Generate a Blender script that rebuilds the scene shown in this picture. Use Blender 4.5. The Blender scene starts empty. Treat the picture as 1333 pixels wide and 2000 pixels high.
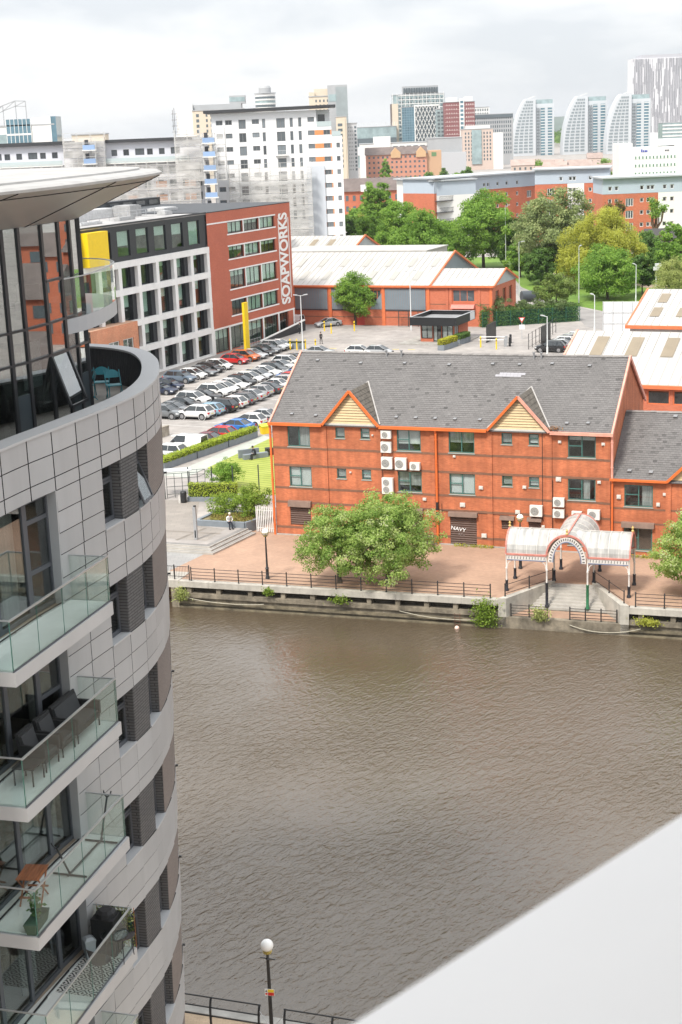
import bpy, bmesh, math, random
import numpy as np
from mathutils import Vector, Matrix

random.seed(11)
rng = np.random.default_rng(11)
S = bpy.context.scene
COL = S.collection
RAD = math.radians

# ------------------------------------------------------------------ camera
PITCH = math.atan(745 / 2900.0)
ROLL = 0.0402
CAM_H = 32.0
fwd = Vector((0, math.cos(PITCH), -math.sin(PITCH)))
r0 = Vector((1, 0, 0))
u0 = Vector((0, math.sin(PITCH), math.cos(PITCH)))
up = math.sin(ROLL) * r0 + math.cos(ROLL) * u0
right = math.cos(ROLL) * r0 - math.sin(ROLL) * u0
cam_data = bpy.data.cameras.new('camera')
cam = bpy.data.objects.new('camera', cam_data)
COL.objects.link(cam)
mw = Matrix((right, up, -fwd)).transposed().to_4x4()
mw.translation = Vector((0, 0, CAM_H))
cam.matrix_world = mw
cam_data.sensor_fit = 'VERTICAL'
cam_data.sensor_height = 36.0
cam_data.sensor_width = 24.0
cam_data.lens = 52.2
cam_data.clip_start = 0.1
cam_data.clip_end = 20000
cam_data.dof.use_dof = True
cam_data.dof.focus_distance = 110
cam_data.dof.aperture_fstop = 7.0
S.camera = cam

# ------------------------------------------------------------------ sky and sun
SUN_EL, SUN_AZ = RAD(52), RAD(215)      # azimuth measured clockwise from +Y: behind and left of the camera
world = bpy.data.worlds.new('World')
S.world = world
world.use_nodes = True
wn, wl = world.node_tree.nodes, world.node_tree.links
wn.clear()

def wnode(t, **kw):
 n = wn.new(t)
 for k, v in kw.items():
  setattr(n, k, v)
 return n

w_out = wnode('ShaderNodeOutputWorld')
w_bg = wnode('ShaderNodeBackground')
w_bg.inputs['Strength'].default_value = 1.0
w_sky = wnode('ShaderNodeTexSky', sky_type='NISHITA', sun_disc=False)
w_sky.sun_elevation = SUN_EL
w_sky.sun_rotation = SUN_AZ
w_tc = wnode('ShaderNodeTexCoord')
w_map = wnode('ShaderNodeMapping')
w_map.inputs['Scale'].default_value = (1.0, 1.0, 3.0)
w_n1 = wnode('ShaderNodeTexNoise')
w_n1.inputs['Scale'].default_value = 6.5
w_n1.inputs['Detail'].default_value = 7
w_n1.inputs['Roughness'].default_value = 0.52
w_n1.inputs['Distortion'].default_value = 0.25
w_ramp = wnode('ShaderNodeValToRGB')
w_ramp.color_ramp.elements[0].position = 0.42
w_ramp.color_ramp.elements[0].color = (0.418, 0.437, 0.46, 1)
w_ramp.color_ramp.elements[1].position = 0.62
w_ramp.color_ramp.elements[1].color = (0.55, 0.553, 0.556, 1)
# overcast sky: radiance rises smoothly from the horizon to the zenith (standard overcast distribution)
w_sep = wnode('ShaderNodeSeparateXYZ')
w_mr = wnode('ShaderNodeMapRange')
w_mr.inputs['From Min'].default_value = 0.0
w_mr.inputs['From Max'].default_value = 1.0
w_mr.inputs['To Min'].default_value = 1.0
w_mr.inputs['To Max'].default_value = 2.35
w_mul = wnode('ShaderNodeVectorMath', operation='SCALE')
w_sk = wnode('ShaderNodeVectorMath', operation='SCALE')
w_sk.inputs['Scale'].default_value = 0.06
w_mix = wnode('ShaderNodeMix', data_type='RGBA')
w_mix.inputs['Factor'].default_value = 0.93
wl.new(w_tc.outputs['Generated'], w_map.inputs['Vector'])
wl.new(w_map.outputs['Vector'], w_n1.inputs['Vector'])
wl.new(w_n1.outputs['Fac'], w_ramp.inputs['Fac'])
wl.new(w_tc.outputs['Generated'], w_sep.inputs[0])
wl.new(w_sep.outputs['Z'], w_mr.inputs['Value'])
wl.new(w_ramp.outputs['Color'], w_mul.inputs[0])
wl.new(w_mr.outputs['Result'], w_mul.inputs['Scale'])
wl.new(w_sky.outputs['Color'], w_sk.inputs[0])
wl.new(w_sk.outputs[0], w_mix.inputs['A'])
wl.new(w_mul.outputs[0], w_mix.inputs['B'])
wl.new(w_mix.outputs['Result'], w_bg.inputs['Color'])
wl.new(w_bg.outputs[0], w_out.inputs['Surface'])

sun_l = bpy.data.lights.new('sun', 'SUN')
sun_l.energy = 2.4
sun_l.angle = RAD(10)
sun_l.color = (1.0, 0.95, 0.87)
sun = bpy.data.objects.new('sun', sun_l)
COL.objects.link(sun)
sdir = Vector((math.sin(SUN_AZ) * math.cos(SUN_EL), math.cos(SUN_AZ) * math.cos(SUN_EL), math.sin(SUN_EL)))
sun.rotation_euler = sdir.to_track_quat('Z', 'Y').to_euler()
sun.location = (0, 0, 120)

S.view_settings.view_transform = 'Standard'
S.view_settings.look = 'None'
S.view_settings.gamma = 1.0
S.view_settings.use_curve_mapping = False
S.view_settings.exposure = 0.92
S.render.engine = 'CYCLES'
S.cycles.max_bounces = 8
S.cycles.transparent_max_bounces = 24
S.cycles.caustics_reflective = False
S.cycles.caustics_refractive = False

# ------------------------------------------------------------------ materials
MATS = {}

def new_mat(name):
 m = bpy.data.materials.new(name)
 m.use_nodes = True
 nt = m.node_tree
 return m, nt.nodes, nt.links, nt.nodes['Principled BSDF']

def M(name, col, rough=0.6, metal=0.0, var=0.0, scale=2.0, bump=0.0, bscale=30.0, rnd=0.0, spec=0.5, stretch=None, attr=0.0, coat=0.0, streak=0.0):
 """procedural surface: colour with noise variation, optional per-object and per-piece variation, fine bump, rain streaks"""
 if name in MATS:
  return MATS[name]
 m, n, l, b = new_mat(name)
 c = tuple(col) + (1,)
 b.inputs['Roughness'].default_value = rough
 b.inputs['Metallic'].default_value = metal
 b.inputs['Specular IOR Level'].default_value = spec
 b.inputs['Coat Weight'].default_value = coat
 b.inputs['Base Color'].default_value = c
 tc = n.new('ShaderNodeTexCoord')
 vec = tc.outputs['Object']
 if stretch:
  mp = n.new('ShaderNodeMapping')
  mp.inputs['Scale'].default_value = stretch
  l.new(vec, mp.inputs['Vector'])
  vec = mp.outputs['Vector']
 cur = None
 if var > 0:
  t = n.new('ShaderNodeTexNoise')
  t.inputs['Scale'].default_value = scale
  t.inputs['Detail'].default_value = 6
  t.inputs['Roughness'].default_value = 0.62
  l.new(vec, t.inputs['Vector'])
  r = n.new('ShaderNodeValToRGB')
  r.color_ramp.elements[0].position = 0.32
  r.color_ramp.elements[1].position = 0.70
  r.color_ramp.elements[0].color = tuple(x * (1 - var) for x in col) + (1,)
  r.color_ramp.elements[1].color = tuple(min(1, x * (1 + var)) for x in col) + (1,)
  l.new(t.outputs['Fac'], r.inputs['Fac'])
  cur = r.outputs['Color']

 def scale_by(sock, lo, hi, cur):
  mr = n.new('ShaderNodeMapRange')
  mr.inputs['To Min'].default_value = lo
  mr.inputs['To Max'].default_value = hi
  l.new(sock, mr.inputs['Value'])
  vm = n.new('ShaderNodeVectorMath')
  vm.operation = 'SCALE'
  if cur is None:
   vm.inputs[0].default_value = col
  else:
   l.new(cur, vm.inputs[0])
  l.new(mr.outputs['Result'], vm.inputs['Scale'])
  return vm.outputs[0]
 if streak > 0:
  mp = n.new('ShaderNodeMapping')
  mp.inputs['Scale'].default_value = (2.2, 2.2, 0.12)
  l.new(tc.outputs['Object'], mp.inputs['Vector'])
  t = n.new('ShaderNodeTexNoise')
  t.inputs['Scale'].default_value = 1.6
  t.inputs['Detail'].default_value = 5
  l.new(mp.outputs['Vector'], t.inputs['Vector'])
  cur = scale_by(t.outputs['Fac'], 1 - streak * 1.6, 1 + streak * 0.8, cur)
 if rnd > 0:
  oi = n.new('ShaderNodeObjectInfo')
  cur = scale_by(oi.outputs['Random'], 1 - rnd, 1 + rnd, cur)
 if attr > 0:
  at = n.new('ShaderNodeAttribute')
  at.attribute_name = 'tint'
  cur = scale_by(at.outputs['Fac'], 1 - attr, 1 + attr, cur)
 if cur is not None:
  l.new(cur, b.inputs['Base Color'])
 if bump > 0:
  t2 = n.new('ShaderNodeTexNoise')
  t2.inputs['Scale'].default_value = bscale
  t2.inputs['Detail'].default_value = 4
  l.new(vec, t2.inputs['Vector'])
  bp = n.new('ShaderNodeBump')
  bp.inputs['Strength'].default_value = bump
  bp.inputs['Distance'].default_value = 0.05
  l.new(t2.outputs['Fac'], bp.inputs['Height'])
  l.new(bp.outputs['Normal'], b.inputs['Normal'])
 MATS[name] = m
 return m

def M_brick(name, c1, c2, mortar, bw=0.225, bh=0.075, ms=0.01, var=0.18, bump=0.35, rough=0.85, flat=False, vscale=0.35, streak=0.0):
 """bonded brickwork / paving; wall bricks run along x+y and z, paving along x and y"""
 if name in MATS:
  return MATS[name]
 m, n, l, b = new_mat(name)
 b.inputs['Roughness'].default_value = rough
 tc = n.new('ShaderNodeTexCoord')
 sp = n.new('ShaderNodeSeparateXYZ')
 cb = n.new('ShaderNodeCombineXYZ')
 l.new(tc.outputs['Object'], sp.inputs[0])
 if flat:
  l.new(sp.outputs['X'], cb.inputs['X'])
  l.new(sp.outputs['Y'], cb.inputs['Y'])
 else:
  ad = n.new('ShaderNodeMath')
  l.new(sp.outputs['X'], ad.inputs[0])
  l.new(sp.outputs['Y'], ad.inputs[1])
  l.new(ad.outputs[0], cb.inputs['X'])
  l.new(sp.outputs['Z'], cb.inputs['Y'])
 br = n.new('ShaderNodeTexBrick')
 br.inputs['Color1'].default_value = tuple(c1) + (1,)
 br.inputs['Color2'].default_value = tuple(c2) + (1,)
 br.inputs['Mortar'].default_value = tuple(mortar) + (1,)
 br.inputs['Scale'].default_value = 1.0
 br.inputs['Mortar Size'].default_value = ms
 br.inputs['Mortar Smooth'].default_value = 0.4
 br.inputs['Brick Width'].default_value = bw
 br.inputs['Row Height'].default_value = bh
 l.new(cb.outputs[0], br.inputs['Vector'])
 t = n.new('ShaderNodeTexNoise')
 t.inputs['Scale'].default_value = vscale
 t.inputs['Detail'].default_value = 7
 t.inputs['Roughness'].default_value = 0.65
 l.new(tc.outputs['Object'], t.inputs['Vector'])
 mr = n.new('ShaderNodeMapRange')
 mr.inputs['From Min'].default_value = 0.3
 mr.inputs['From Max'].default_value = 0.7
 mr.inputs['To Min'].default_value = 1 - var
 mr.inputs['To Max'].default_value = 1 + var
 l.new(t.outputs['Fac'], mr.inputs['Value'])
 vm = n.new('ShaderNodeVectorMath')
 vm.operation = 'SCALE'
 l.new(br.outputs['Color'], vm.inputs[0])
 l.new(mr.outputs['Result'], vm.inputs['Scale'])
 cur = vm.outputs[0]
 if streak > 0:
  mp = n.new('ShaderNodeMapping')
  mp.inputs['Scale'].default_value = (1.6, 1.6, 0.1)
  l.new(tc.outputs['Object'], mp.inputs['Vector'])
  t3 = n.new('ShaderNodeTexNoise')
  t3.inputs['Scale'].default_value = 1.2
  t3.inputs['Detail'].default_value = 5
  l.new(mp.outputs['Vector'], t3.inputs['Vector'])
  m3 = n.new('ShaderNodeMapRange')
  m3.inputs['From Min'].default_value = 0.3
  m3.inputs['From Max'].default_value = 0.7
  m3.inputs['To Min'].default_value = 1 - streak
  m3.inputs['To Max'].default_value = 1 + streak
  l.new(t3.outputs['Fac'], m3.inputs['Value'])
  v3 = n.new('ShaderNodeVectorMath')
  v3.operation = 'SCALE'
  l.new(cur, v3.inputs[0])
  l.new(m3.outputs['Result'], v3.inputs['Scale'])
  cur = v3.outputs[0]
 l.new(cur, b.inputs['Base Color'])
 bp = n.new('ShaderNodeBump')
 bp.inputs['Strength'].default_value = bump
 bp.inputs['Distance'].default_value = 0.01
 l.new(br.outputs['Fac'], bp.inputs['Height'])
 bp.invert = True
 l.new(bp.outputs['Normal'], b.inputs['Normal'])
 MATS[name] = m
 return m

def M_glass(name, tint=(0.85, 0.93, 0.91), boost=1.4, rough=0.0, base=0.0):
 """thin pane: tinted transparency plus mirror reflection that grows with the angle"""
 if name in MATS:
  return MATS[name]
 m, n, l, b = new_mat(name)
 n.remove(b)
 out = [x for x in n if x.type == 'OUTPUT_MATERIAL'][0]
 tr = n.new('ShaderNodeBsdfTransparent')
 tr.inputs['Color'].default_value = tuple(tint) + (1,)
 gl = n.new('ShaderNodeBsdfGlossy')
 gl.inputs['Roughness'].default_value = rough
 gl.inputs['Color'].default_value = (0.95, 0.97, 0.97, 1)
 lw = n.new('ShaderNodeLayerWeight')      # Schlick reflectance, the same from both sides of the pane
 lw.inputs['Blend'].default_value = 0.5
 p5 = n.new('ShaderNodeMath')
 p5.operation = 'POWER'
 p5.inputs[1].default_value = 5.0
 l.new(lw.outputs['Facing'], p5.inputs[0])
 fr = n.new('ShaderNodeMath')
 fr.operation = 'MULTIPLY_ADD'
 fr.inputs[1].default_value = 0.96
 fr.inputs[2].default_value = 0.04
 l.new(p5.outputs[0], fr.inputs[0])
 ma = n.new('ShaderNodeMath')
 ma.operation = 'MULTIPLY_ADD'
 ma.use_clamp = True
 ma.inputs[1].default_value = boost
 ma.inputs[2].default_value = base
 mx = n.new('ShaderNodeMixShader')
 l.new(fr.outputs[0], ma.inputs[0])
 l.new(ma.outputs[0], mx.inputs['Fac'])
 l.new(tr.outputs[0], mx.inputs[1])
 l.new(gl.outputs[0], mx.inputs[2])
 l.new(mx.outputs[0], out.inputs['Surface'])
 MATS[name] = m
 return m

def M_leaf(name, cols, trans=0.35, rough=0.6):
 """foliage: colour picked per leaf from the 'tint' attribute, some light through the leaf"""
 if name in MATS:
  return MATS[name]
 m, n, l, b = new_mat(name)
 out = [x for x in n if x.type == 'OUTPUT_MATERIAL'][0]
 at = n.new('ShaderNodeAttribute')
 at.attribute_name = 'tint'
 r = n.new('ShaderNodeValToRGB')
 els = r.color_ramp.elements
 while len(els) < len(cols):
  els.new(0.5)
 for i, c in enumerate(cols):
  els[i].position = i / (len(cols) - 1)
  els[i].color = tuple(c) + (1,)
 l.new(at.outputs['Fac'], r.inputs['Fac'])
 l.new(r.outputs['Color'], b.inputs['Base Color'])
 b.inputs['Roughness'].default_value = rough
 b.inputs['Specular IOR Level'].default_value = 0.3
 tl = n.new('ShaderNodeBsdfTranslucent')
 l.new(r.outputs['Color'], tl.inputs['Color'])
 mx = n.new('ShaderNodeMixShader')
 mx.inputs['Fac'].default_value = trans
 l.new(b.outputs[0], mx.inputs[1])
 l.new(tl.outputs[0], mx.inputs[2])
 l.new(mx.outputs[0], out.inputs['Surface'])
 MATS[name] = m
 return m

# ------------------------------------------------------------------ geometry helpers
def V(*a):
 return Vector(a)

class MB:
 """collects simple shapes and links them as one mesh object"""

 def __init__(self):
  self.v, self.f, self.m = [], [], []

 def add(self, vs, fs, m=0):
  o = len(self.v)
  self.v.extend([tuple(p) for p in vs])
  for f in fs:
   self.f.append(tuple(i + o for i in f))
   self.m.append(m)
  return self

 def quad(self, a, b, c, d, m=0):
  return self.add([a, b, c, d], [(0, 1, 2, 3)], m)

 def box(self, x0, x1, y0, y1, z0, z1, m=0):
  vs = [(x0, y0, z0), (x1, y0, z0), (x1, y1, z0), (x0, y1, z0), (x0, y0, z1), (x1, y0, z1), (x1, y1, z1), (x0, y1, z1)]
  return self.add(vs, [(0, 3, 2, 1), (4, 5, 6, 7), (0, 1, 5, 4), (1, 2, 6, 5), (2, 3, 7, 6), (3, 0, 4, 7)], m)

 def bar(self, p, q, w, h=None, m=0, upv=(0, 0, 1)):
  h = h or w
  p, q = Vector(p), Vector(q)
  d = (q - p)
  if d.length < 1e-6:
   return self
  d.normalize()
  u = Vector(upv)
  s = d.cross(u)
  if s.length < 1e-3:
   s = d.cross(Vector((0, 1, 0)))
  s.normalize()
  u = s.cross(d)
  s, u = s * w / 2, u * h / 2
  vs = [p - s - u, p + s - u, p + s + u, p - s + u, q - s - u, q + s - u, q + s + u, q - s + u]
  return self.add(vs, [(0, 1, 2, 3), (7, 6, 5, 4), (0, 4, 5, 1), (1, 5, 6, 2), (2, 6, 7, 3), (3, 7, 4, 0)], m)

 def tube(self, p, q, r, r2=None, n=8, m=0):
  r2 = r if r2 is None else r2
  p, q = Vector(p), Vector(q)
  d = (q - p).normalized()
  s = d.cross(Vector((0, 0, 1)))
  if s.length < 1e-3:
   s = Vector((1, 0, 0))
  s.normalize()
  u = s.cross(d)
  vs = []
  for c, rr in ((p, r), (q, r2)):
   for i in range(n):
    a = 2 * math.pi * i / n
    vs.append(c + s * math.cos(a) * rr + u * math.sin(a) * rr)
  fs = [(i, (i + 1) % n, n + (i + 1) % n, n + i) for i in range(n)]
  fs += [tuple(range(n - 1, -1, -1)), tuple(range(n, 2 * n))]
  return self.add(vs, fs, m)

 def path(self, pts, r, n=6, m=0):
  for a, b in zip(pts, pts[1:]):
   self.tube(a, b, r, n=n, m=m)
  return self

 def prism(self, pts, z0, z1, m=0):
  n = len(pts)
  vs = [(x, y, z0) for x, y in pts] + [(x, y, z1) for x, y in pts]
  fs = [tuple(range(n - 1, -1, -1)), tuple(range(n, 2 * n))] + [(i, (i + 1) % n, n + (i + 1) % n, n + i) for i in range(n)]
  return self.add(vs, fs, m)

 def extr(self, pts, vec, m=0):
  n = len(pts)
  vec = Vector(vec)
  vs = [Vector(p) for p in pts] + [Vector(p) + vec for p in pts]
  fs = [tuple(range(n - 1, -1, -1)), tuple(range(n, 2 * n))] + [(i, (i + 1) % n, n + (i + 1) % n, n + i) for i in range(n)]
  return self.add(vs, fs, m)

 def lathe(self, prof, c=(0, 0, 0), n=12, m=0):
  vs, fs = [], []
  for r, z in prof:
   for i in range(n):
    a = 2 * math.pi * i / n
    vs.append((c[0] + r * math.cos(a), c[1] + r * math.sin(a), c[2] + z))
  for j in range(len(prof) - 1):
   for i in range(n):
    fs.append((j * n + i, j * n + (i + 1) % n, (j + 1) * n + (i + 1) % n, (j + 1) * n + i))
  fs.append(tuple(range(n - 1, -1, -1)))
  fs.append(tuple(range((len(prof) - 1) * n, len(prof) * n)))
  return self.add(vs, fs, m)

 def sphere(self, c, r, n=12, m=0, sz=1.0):
  k = max(5, n // 2 + 1)
  prof = [(max(1e-3, r * math.sin(math.pi * i / k)), -r * sz * math.cos(math.pi * i / k)) for i in range(k + 1)]
  return self.lathe(prof, c, n, m)

 def mesh(self, name, mats=None, smooth=False):
  me = bpy.data.meshes.new(name)
  me.from_pydata(self.v, [], self.f)
  if smooth:
   bm = bmesh.new()
   bm.from_mesh(me)
   bmesh.ops.recalc_face_normals(bm, faces=bm.faces)
   bm.to_mesh(me)
   bm.free()
  mats = mats if isinstance(mats, (list, tuple)) else [mats]
  for mt in mats:
   if mt:
    me.materials.append(mt)
  if len(mats) > 1:
   me.polygons.foreach_set('material_index', self.m)
  if smooth:
   me.polygons.foreach_set('use_smooth', [True] * len(me.polygons))
   try:
    me.set_sharp_from_angle(angle=RAD(40))
   except Exception:
    pass
  me.update()
  return me

 def build(self, name, mats, parent=None, loc=(0, 0, 0), rotz=0.0, smooth=False, kind=None):
  return obj(name, self.mesh(name, mats, smooth), parent, loc, rotz, kind)

def obj(name, me, parent=None, loc=(0, 0, 0), rotz=0.0, kind=None, rot=None, scale=None):
 o = bpy.data.objects.new(name, me)
 COL.objects.link(o)
 o.location = loc
 o.rotation_euler = rot if rot is not None else (0, 0, rotz)
 if scale is not None:
  o.scale = scale
 if parent is not None:
  o.parent = parent
 if kind:
  o['kind'] = kind
 return o

def tag(o, label, cat, group=None):
 o['label'] = label
 o['category'] = cat
 if group:
  o['group'] = group
 return o

def thing(name, label, cat, loc=(0, 0, 0), rotz=0.0, group=None):
 return tag(obj(name, None, None, loc, rotz), label, cat, group)

def struct(o):
 o['kind'] = 'structure'
 return o

def facade(mb, O, U, N, w, z0, z1, holes, rev=0.15, m=0, mr=None):
 """wall sheet with real openings and reveals. O start, U along, N inward, holes (xa, xb, za, zb)"""
 O, U, N = Vector(O), Vector(U), Vector(N)
 mr = m if mr is None else mr
 xs = sorted({0.0, w} | {h[0] for h in holes} | {h[1] for h in holes})
 zs = sorted({z0, z1} | {h[2] for h in holes} | {h[3] for h in holes})
 P = lambda x, z, d=0.0: O + U * x + N * d + Vector((0, 0, z - O.z))
 for i in range(len(xs) - 1):
  run = None
  for j in range(len(zs) - 1):
   cx, cz = (xs[i] + xs[i + 1]) / 2, (zs[j] + zs[j + 1]) / 2
   inside = any(h[0] < cx < h[1] and h[2] < cz < h[3] for h in holes)
   if not inside:
    mb.quad(P(xs[i], zs[j]), P(xs[i + 1], zs[j]), P(xs[i + 1], zs[j + 1]), P(xs[i], zs[j + 1]), m)
 for a, b, c, d in holes:
  mb.quad(P(a, c), P(a, c, rev), P(a, d, rev), P(a, d), mr)
  mb.quad(P(b, c), P(b, d), P(b, d, rev), P(b, c, rev), mr)
  mb.quad(P(a, d), P(a, d, rev), P(b, d, rev), P(b, d), mr)
  mb.quad(P(a, c), P(b, c), P(b, c, rev), P(a, c, rev), mr)

_cache = {}

def frame_mesh(w, h, vs, hs, t, d, mat, sill=0.0):
 k = ('fr', round(w, 2), round(h, 2), tuple(vs), tuple(hs), t, d, mat.name, sill)
 if k not in _cache:
  b = MB()
  b.box(0, w, 0, d, 0, t).box(0, w, 0, d, h - t, h).box(0, t, 0, d, t, h - t).box(w - t, w, 0, d, t, h - t)
  for v in vs:
   b.box(w * v - t / 2, w * v + t / 2, 0.004, d - 0.004, t, h - t)
  for a, c, z in hs:
   b.box(w * a + t / 2, w * c - t / 2, 0.008, d - 0.008, h * z - t / 2, h * z + t / 2)
  _cache[k] = b.mesh('window', mat)
 return _cache[k]

def box_mesh(w, d, h, mat, name='pane'):
 k = ('bx', round(w, 3), round(d, 3), round(h, 3), mat.name, name)
 if k not in _cache:
  _cache[k] = MB().box(0, w, 0, d, 0, h).mesh(name, mat)
 return _cache[k]

def window(parent, O, U, N, hole, fmat, gmat, rev=0.15, vs=(0.5,), hs=(), t=0.06, d=0.06, blind=None, sill=None, name='window'):
 """frame (part) with pane, optional blind behind the glass and sill as sub-parts"""
 O, U, N = Vector(O), Vector(U), Vector(N)
 a, b, c, e = hole
 w, h = b - a, e - c
 ang = math.atan2(U.y, U.x)
 p = O + U * a + N * (rev - d) + Vector((0, 0, c - O.z))
 f = obj(name, frame_mesh(w - 0.01, h - 0.01, vs, hs, t, d, fmat), parent, p, ang)
 sgn = 1.0 if N.dot(Vector((-U.y, U.x, 0))) > 0 else -1.0
 obj('pane', box_mesh(w - t, 0.012, h - t, gmat), f, (t / 2, 0.03 if sgn > 0 else 0.0, t / 2))
 if blind:
  bm_, x0, x1, zz0 = blind
  obj('blind', box_mesh((w - 2 * t) * (x1 - x0), 0.02, (h - 2 * t) * (1 - zz0), bm_, 'blind'), f,
   (t + (w - 2 * t) * x0, 0.16 * sgn, t + (h - 2 * t) * zz0))
 if sill:
  obj('sill', box_mesh(w + 0.1, 0.14, 0.06, sill, 'sill'), f, (-0.055, -rev + d - 0.06, -0.07))
 return f

def attr_mesh(name, verts, nper, tint, mat):
 """verts (n*nper,3) -> mesh of n faces with 'tint' per face"""
 n = len(verts) // nper
 me = bpy.data.meshes.new(name)
 me.vertices.add(len(verts))
 me.vertices.foreach_set('co', np.ascontiguousarray(verts, dtype=np.float32).ravel())
 me.loops.add(n * nper)
 me.loops.foreach_set('vertex_index', np.arange(n * nper, dtype=np.int32))
 me.polygons.add(n)
 me.polygons.foreach_set('loop_start', np.arange(0, n * nper, nper, dtype=np.int32))
 me.polygons.foreach_set('loop_total', np.full(n, nper, dtype=np.int32))
 at = me.attributes.new('tint', 'FLOAT', 'FACE')
 at.data.foreach_set('value', np.ascontiguousarray(tint, dtype=np.float32))
 me.materials.append(mat)
 me.update()
 me.validate()
 return me

def leaf_quads(c, size, up_bias=0.6, rs=None, outward=None, droop=0.0, aspect=0.62):
 """c (n,3) leaf centres -> (n*4,3) corner positions of small leaf faces"""
 rs = rs or rng
 n = len(c)
 nrm = rs.normal(size=(n, 3))
 nrm[:, 2] += up_bias * 1.2
 if outward is not None:
  nrm += outward * 1.3
 nrm /= np.linalg.norm(nrm, axis=1)[:, None] + 1e-9
 a = rs.normal(size=(n, 3))
 a[:, 2] -= droop
 a -= nrm * (a * nrm).sum(1)[:, None]
 a /= np.linalg.norm(a, axis=1)[:, None] + 1e-9
 b = np.cross(nrm, a)
 s = size * rs.uniform(0.65, 1.35, n)[:, None]
 a, b = a * s, b * s * aspect
 fold = nrm * s * 0.18
 out = np.empty((n, 4, 3))
 out[:, 0] = c - a
 out[:, 1] = c + b * 0.9 + fold
 out[:, 2] = c + a
 out[:, 3] = c - b * 0.9 + fold
 return out.reshape(-1, 3)

def crown_points(blobs, n, clump, rs, inner=0.55, lumps=26):
 """leaf centres gathered in clumps spread through each ellipsoid; returns centres, clump tint, outward"""
 vol = np.array([(b[3] * b[4] + b[4] * b[5] + b[3] * b[5]) for b in blobs])
 cnt = np.maximum(1, (n * vol / vol.sum()).astype(int))
 P, T, Od = [], [], []
 for b, k in zip(blobs, cnt):
  c, r = np.array(b[:3]), np.array(b[3:6])
  m = max(6, int(lumps * (vol.max() and (b[3] * b[4] + b[4] * b[5] + b[3] * b[5]) / vol.max())))
  d = rs.normal(size=(m, 3))
  d /= np.linalg.norm(d, axis=1)[:, None]
  rad = inner + (1 - inner) * rs.random(m) ** 0.55
  cc = c + d * rad[:, None] * r
  ct = rs.random(m)
  cs = clump * rs.uniform(0.7, 1.35, m)
  w = cs ** 2
  w /= w.sum()
  idx = rs.choice(m, k, p=w)
  off = rs.normal(size=(k, 3))
  off /= np.linalg.norm(off, axis=1)[:, None] + 1e-9
  rr = rs.random(k) ** 0.42
  off *= rr[:, None]
  off[:, 2] *= 0.72
  P.append(cc[idx] + off * cs[idx][:, None])
  T.append(np.clip(ct[idx] * 0.55 + 0.42 * rs.random(k), 0, 1))
  o = (off + d[idx] * 0.8)
  Od.append(o / (np.linalg.norm(o, axis=1)[:, None] + 1e-9))
 return np.concatenate(P), np.concatenate(T), np.concatenate(Od)

BARK = M('bark', (0.085, 0.065, 0.048), 0.9, var=0.35, scale=6, bump=0.6, bscale=14)

def trunk_mesh(mb, blobs, h, r, rs, lean=(0, 0), nbr=9, fork=0.55):
 top = Vector((lean[0], lean[1], h * fork))
 mid = Vector((lean[0] * 0.4 + rs.normal() * r * 0.5, lean[1] * 0.4 + rs.normal() * r * 0.5, h * fork * 0.5))
 mb.tube((0, 0, -0.1), (0, 0, 0.25), r * 1.45, r * 1.1, 9)
 mb.tube((0, 0, 0.2), mid, r * 1.1, r * 0.9, 9)
 mb.tube(mid, top, r * 0.9, r * 0.72, 9)
 for i in range(nbr):
  b = blobs[i % len(blobs)]
  d = rs.normal(size=3)
  d /= np.linalg.norm(d)
  tip = Vector((b[0] + d[0] * b[3] * 0.7, b[1] + d[1] * b[4] * 0.7, b[2] + d[2] * b[5] * 0.6))
  st = mid.lerp(top, rs.uniform(0.4, 1.0))
  kn = st.lerp(tip, 0.5) + Vector((0, 0, abs(rs.normal()) * 0.12 * h))
  mb.tube(st, kn, r * 0.42, r * 0.24, 6)
  mb.tube(kn, tip, r * 0.24, r * 0.06, 5)
 return mb

def tree(name, label, cat, loc, h, r, blobs, n, leaf, mat, seed, group=None, clump=None, inner=0.55, lumps=26, droop=0.0, nbr=9, up_bias=0.6, fork=0.55, bark=None, aspect=0.62):
 """thing > trunk (with limbs) and crown"""
 rs = np.random.default_rng(seed)
 t = thing(name, label, cat, loc, 0, group)
 trunk_mesh(MB(), blobs, h, r, rs, nbr=nbr, fork=fork).build('trunk', bark or BARK, t)
 cl = clump or 0.28 * np.mean([b[3] for b in blobs])
 P, T, Od = crown_points(blobs, n, cl, rs, inner, lumps)
 if droop > 0:
  P[:, 2] -= droop * rs.random(len(P)) ** 2 * np.mean([b[5] for b in blobs])
 P[:, 2] = np.maximum(P[:, 2], 0.15)
 v = leaf_quads(P, leaf, up_bias, rs, Od * 0.8, droop * 2, aspect)
 obj('crown', attr_mesh('crown', v, 4, T, mat), t)
 return t

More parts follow.
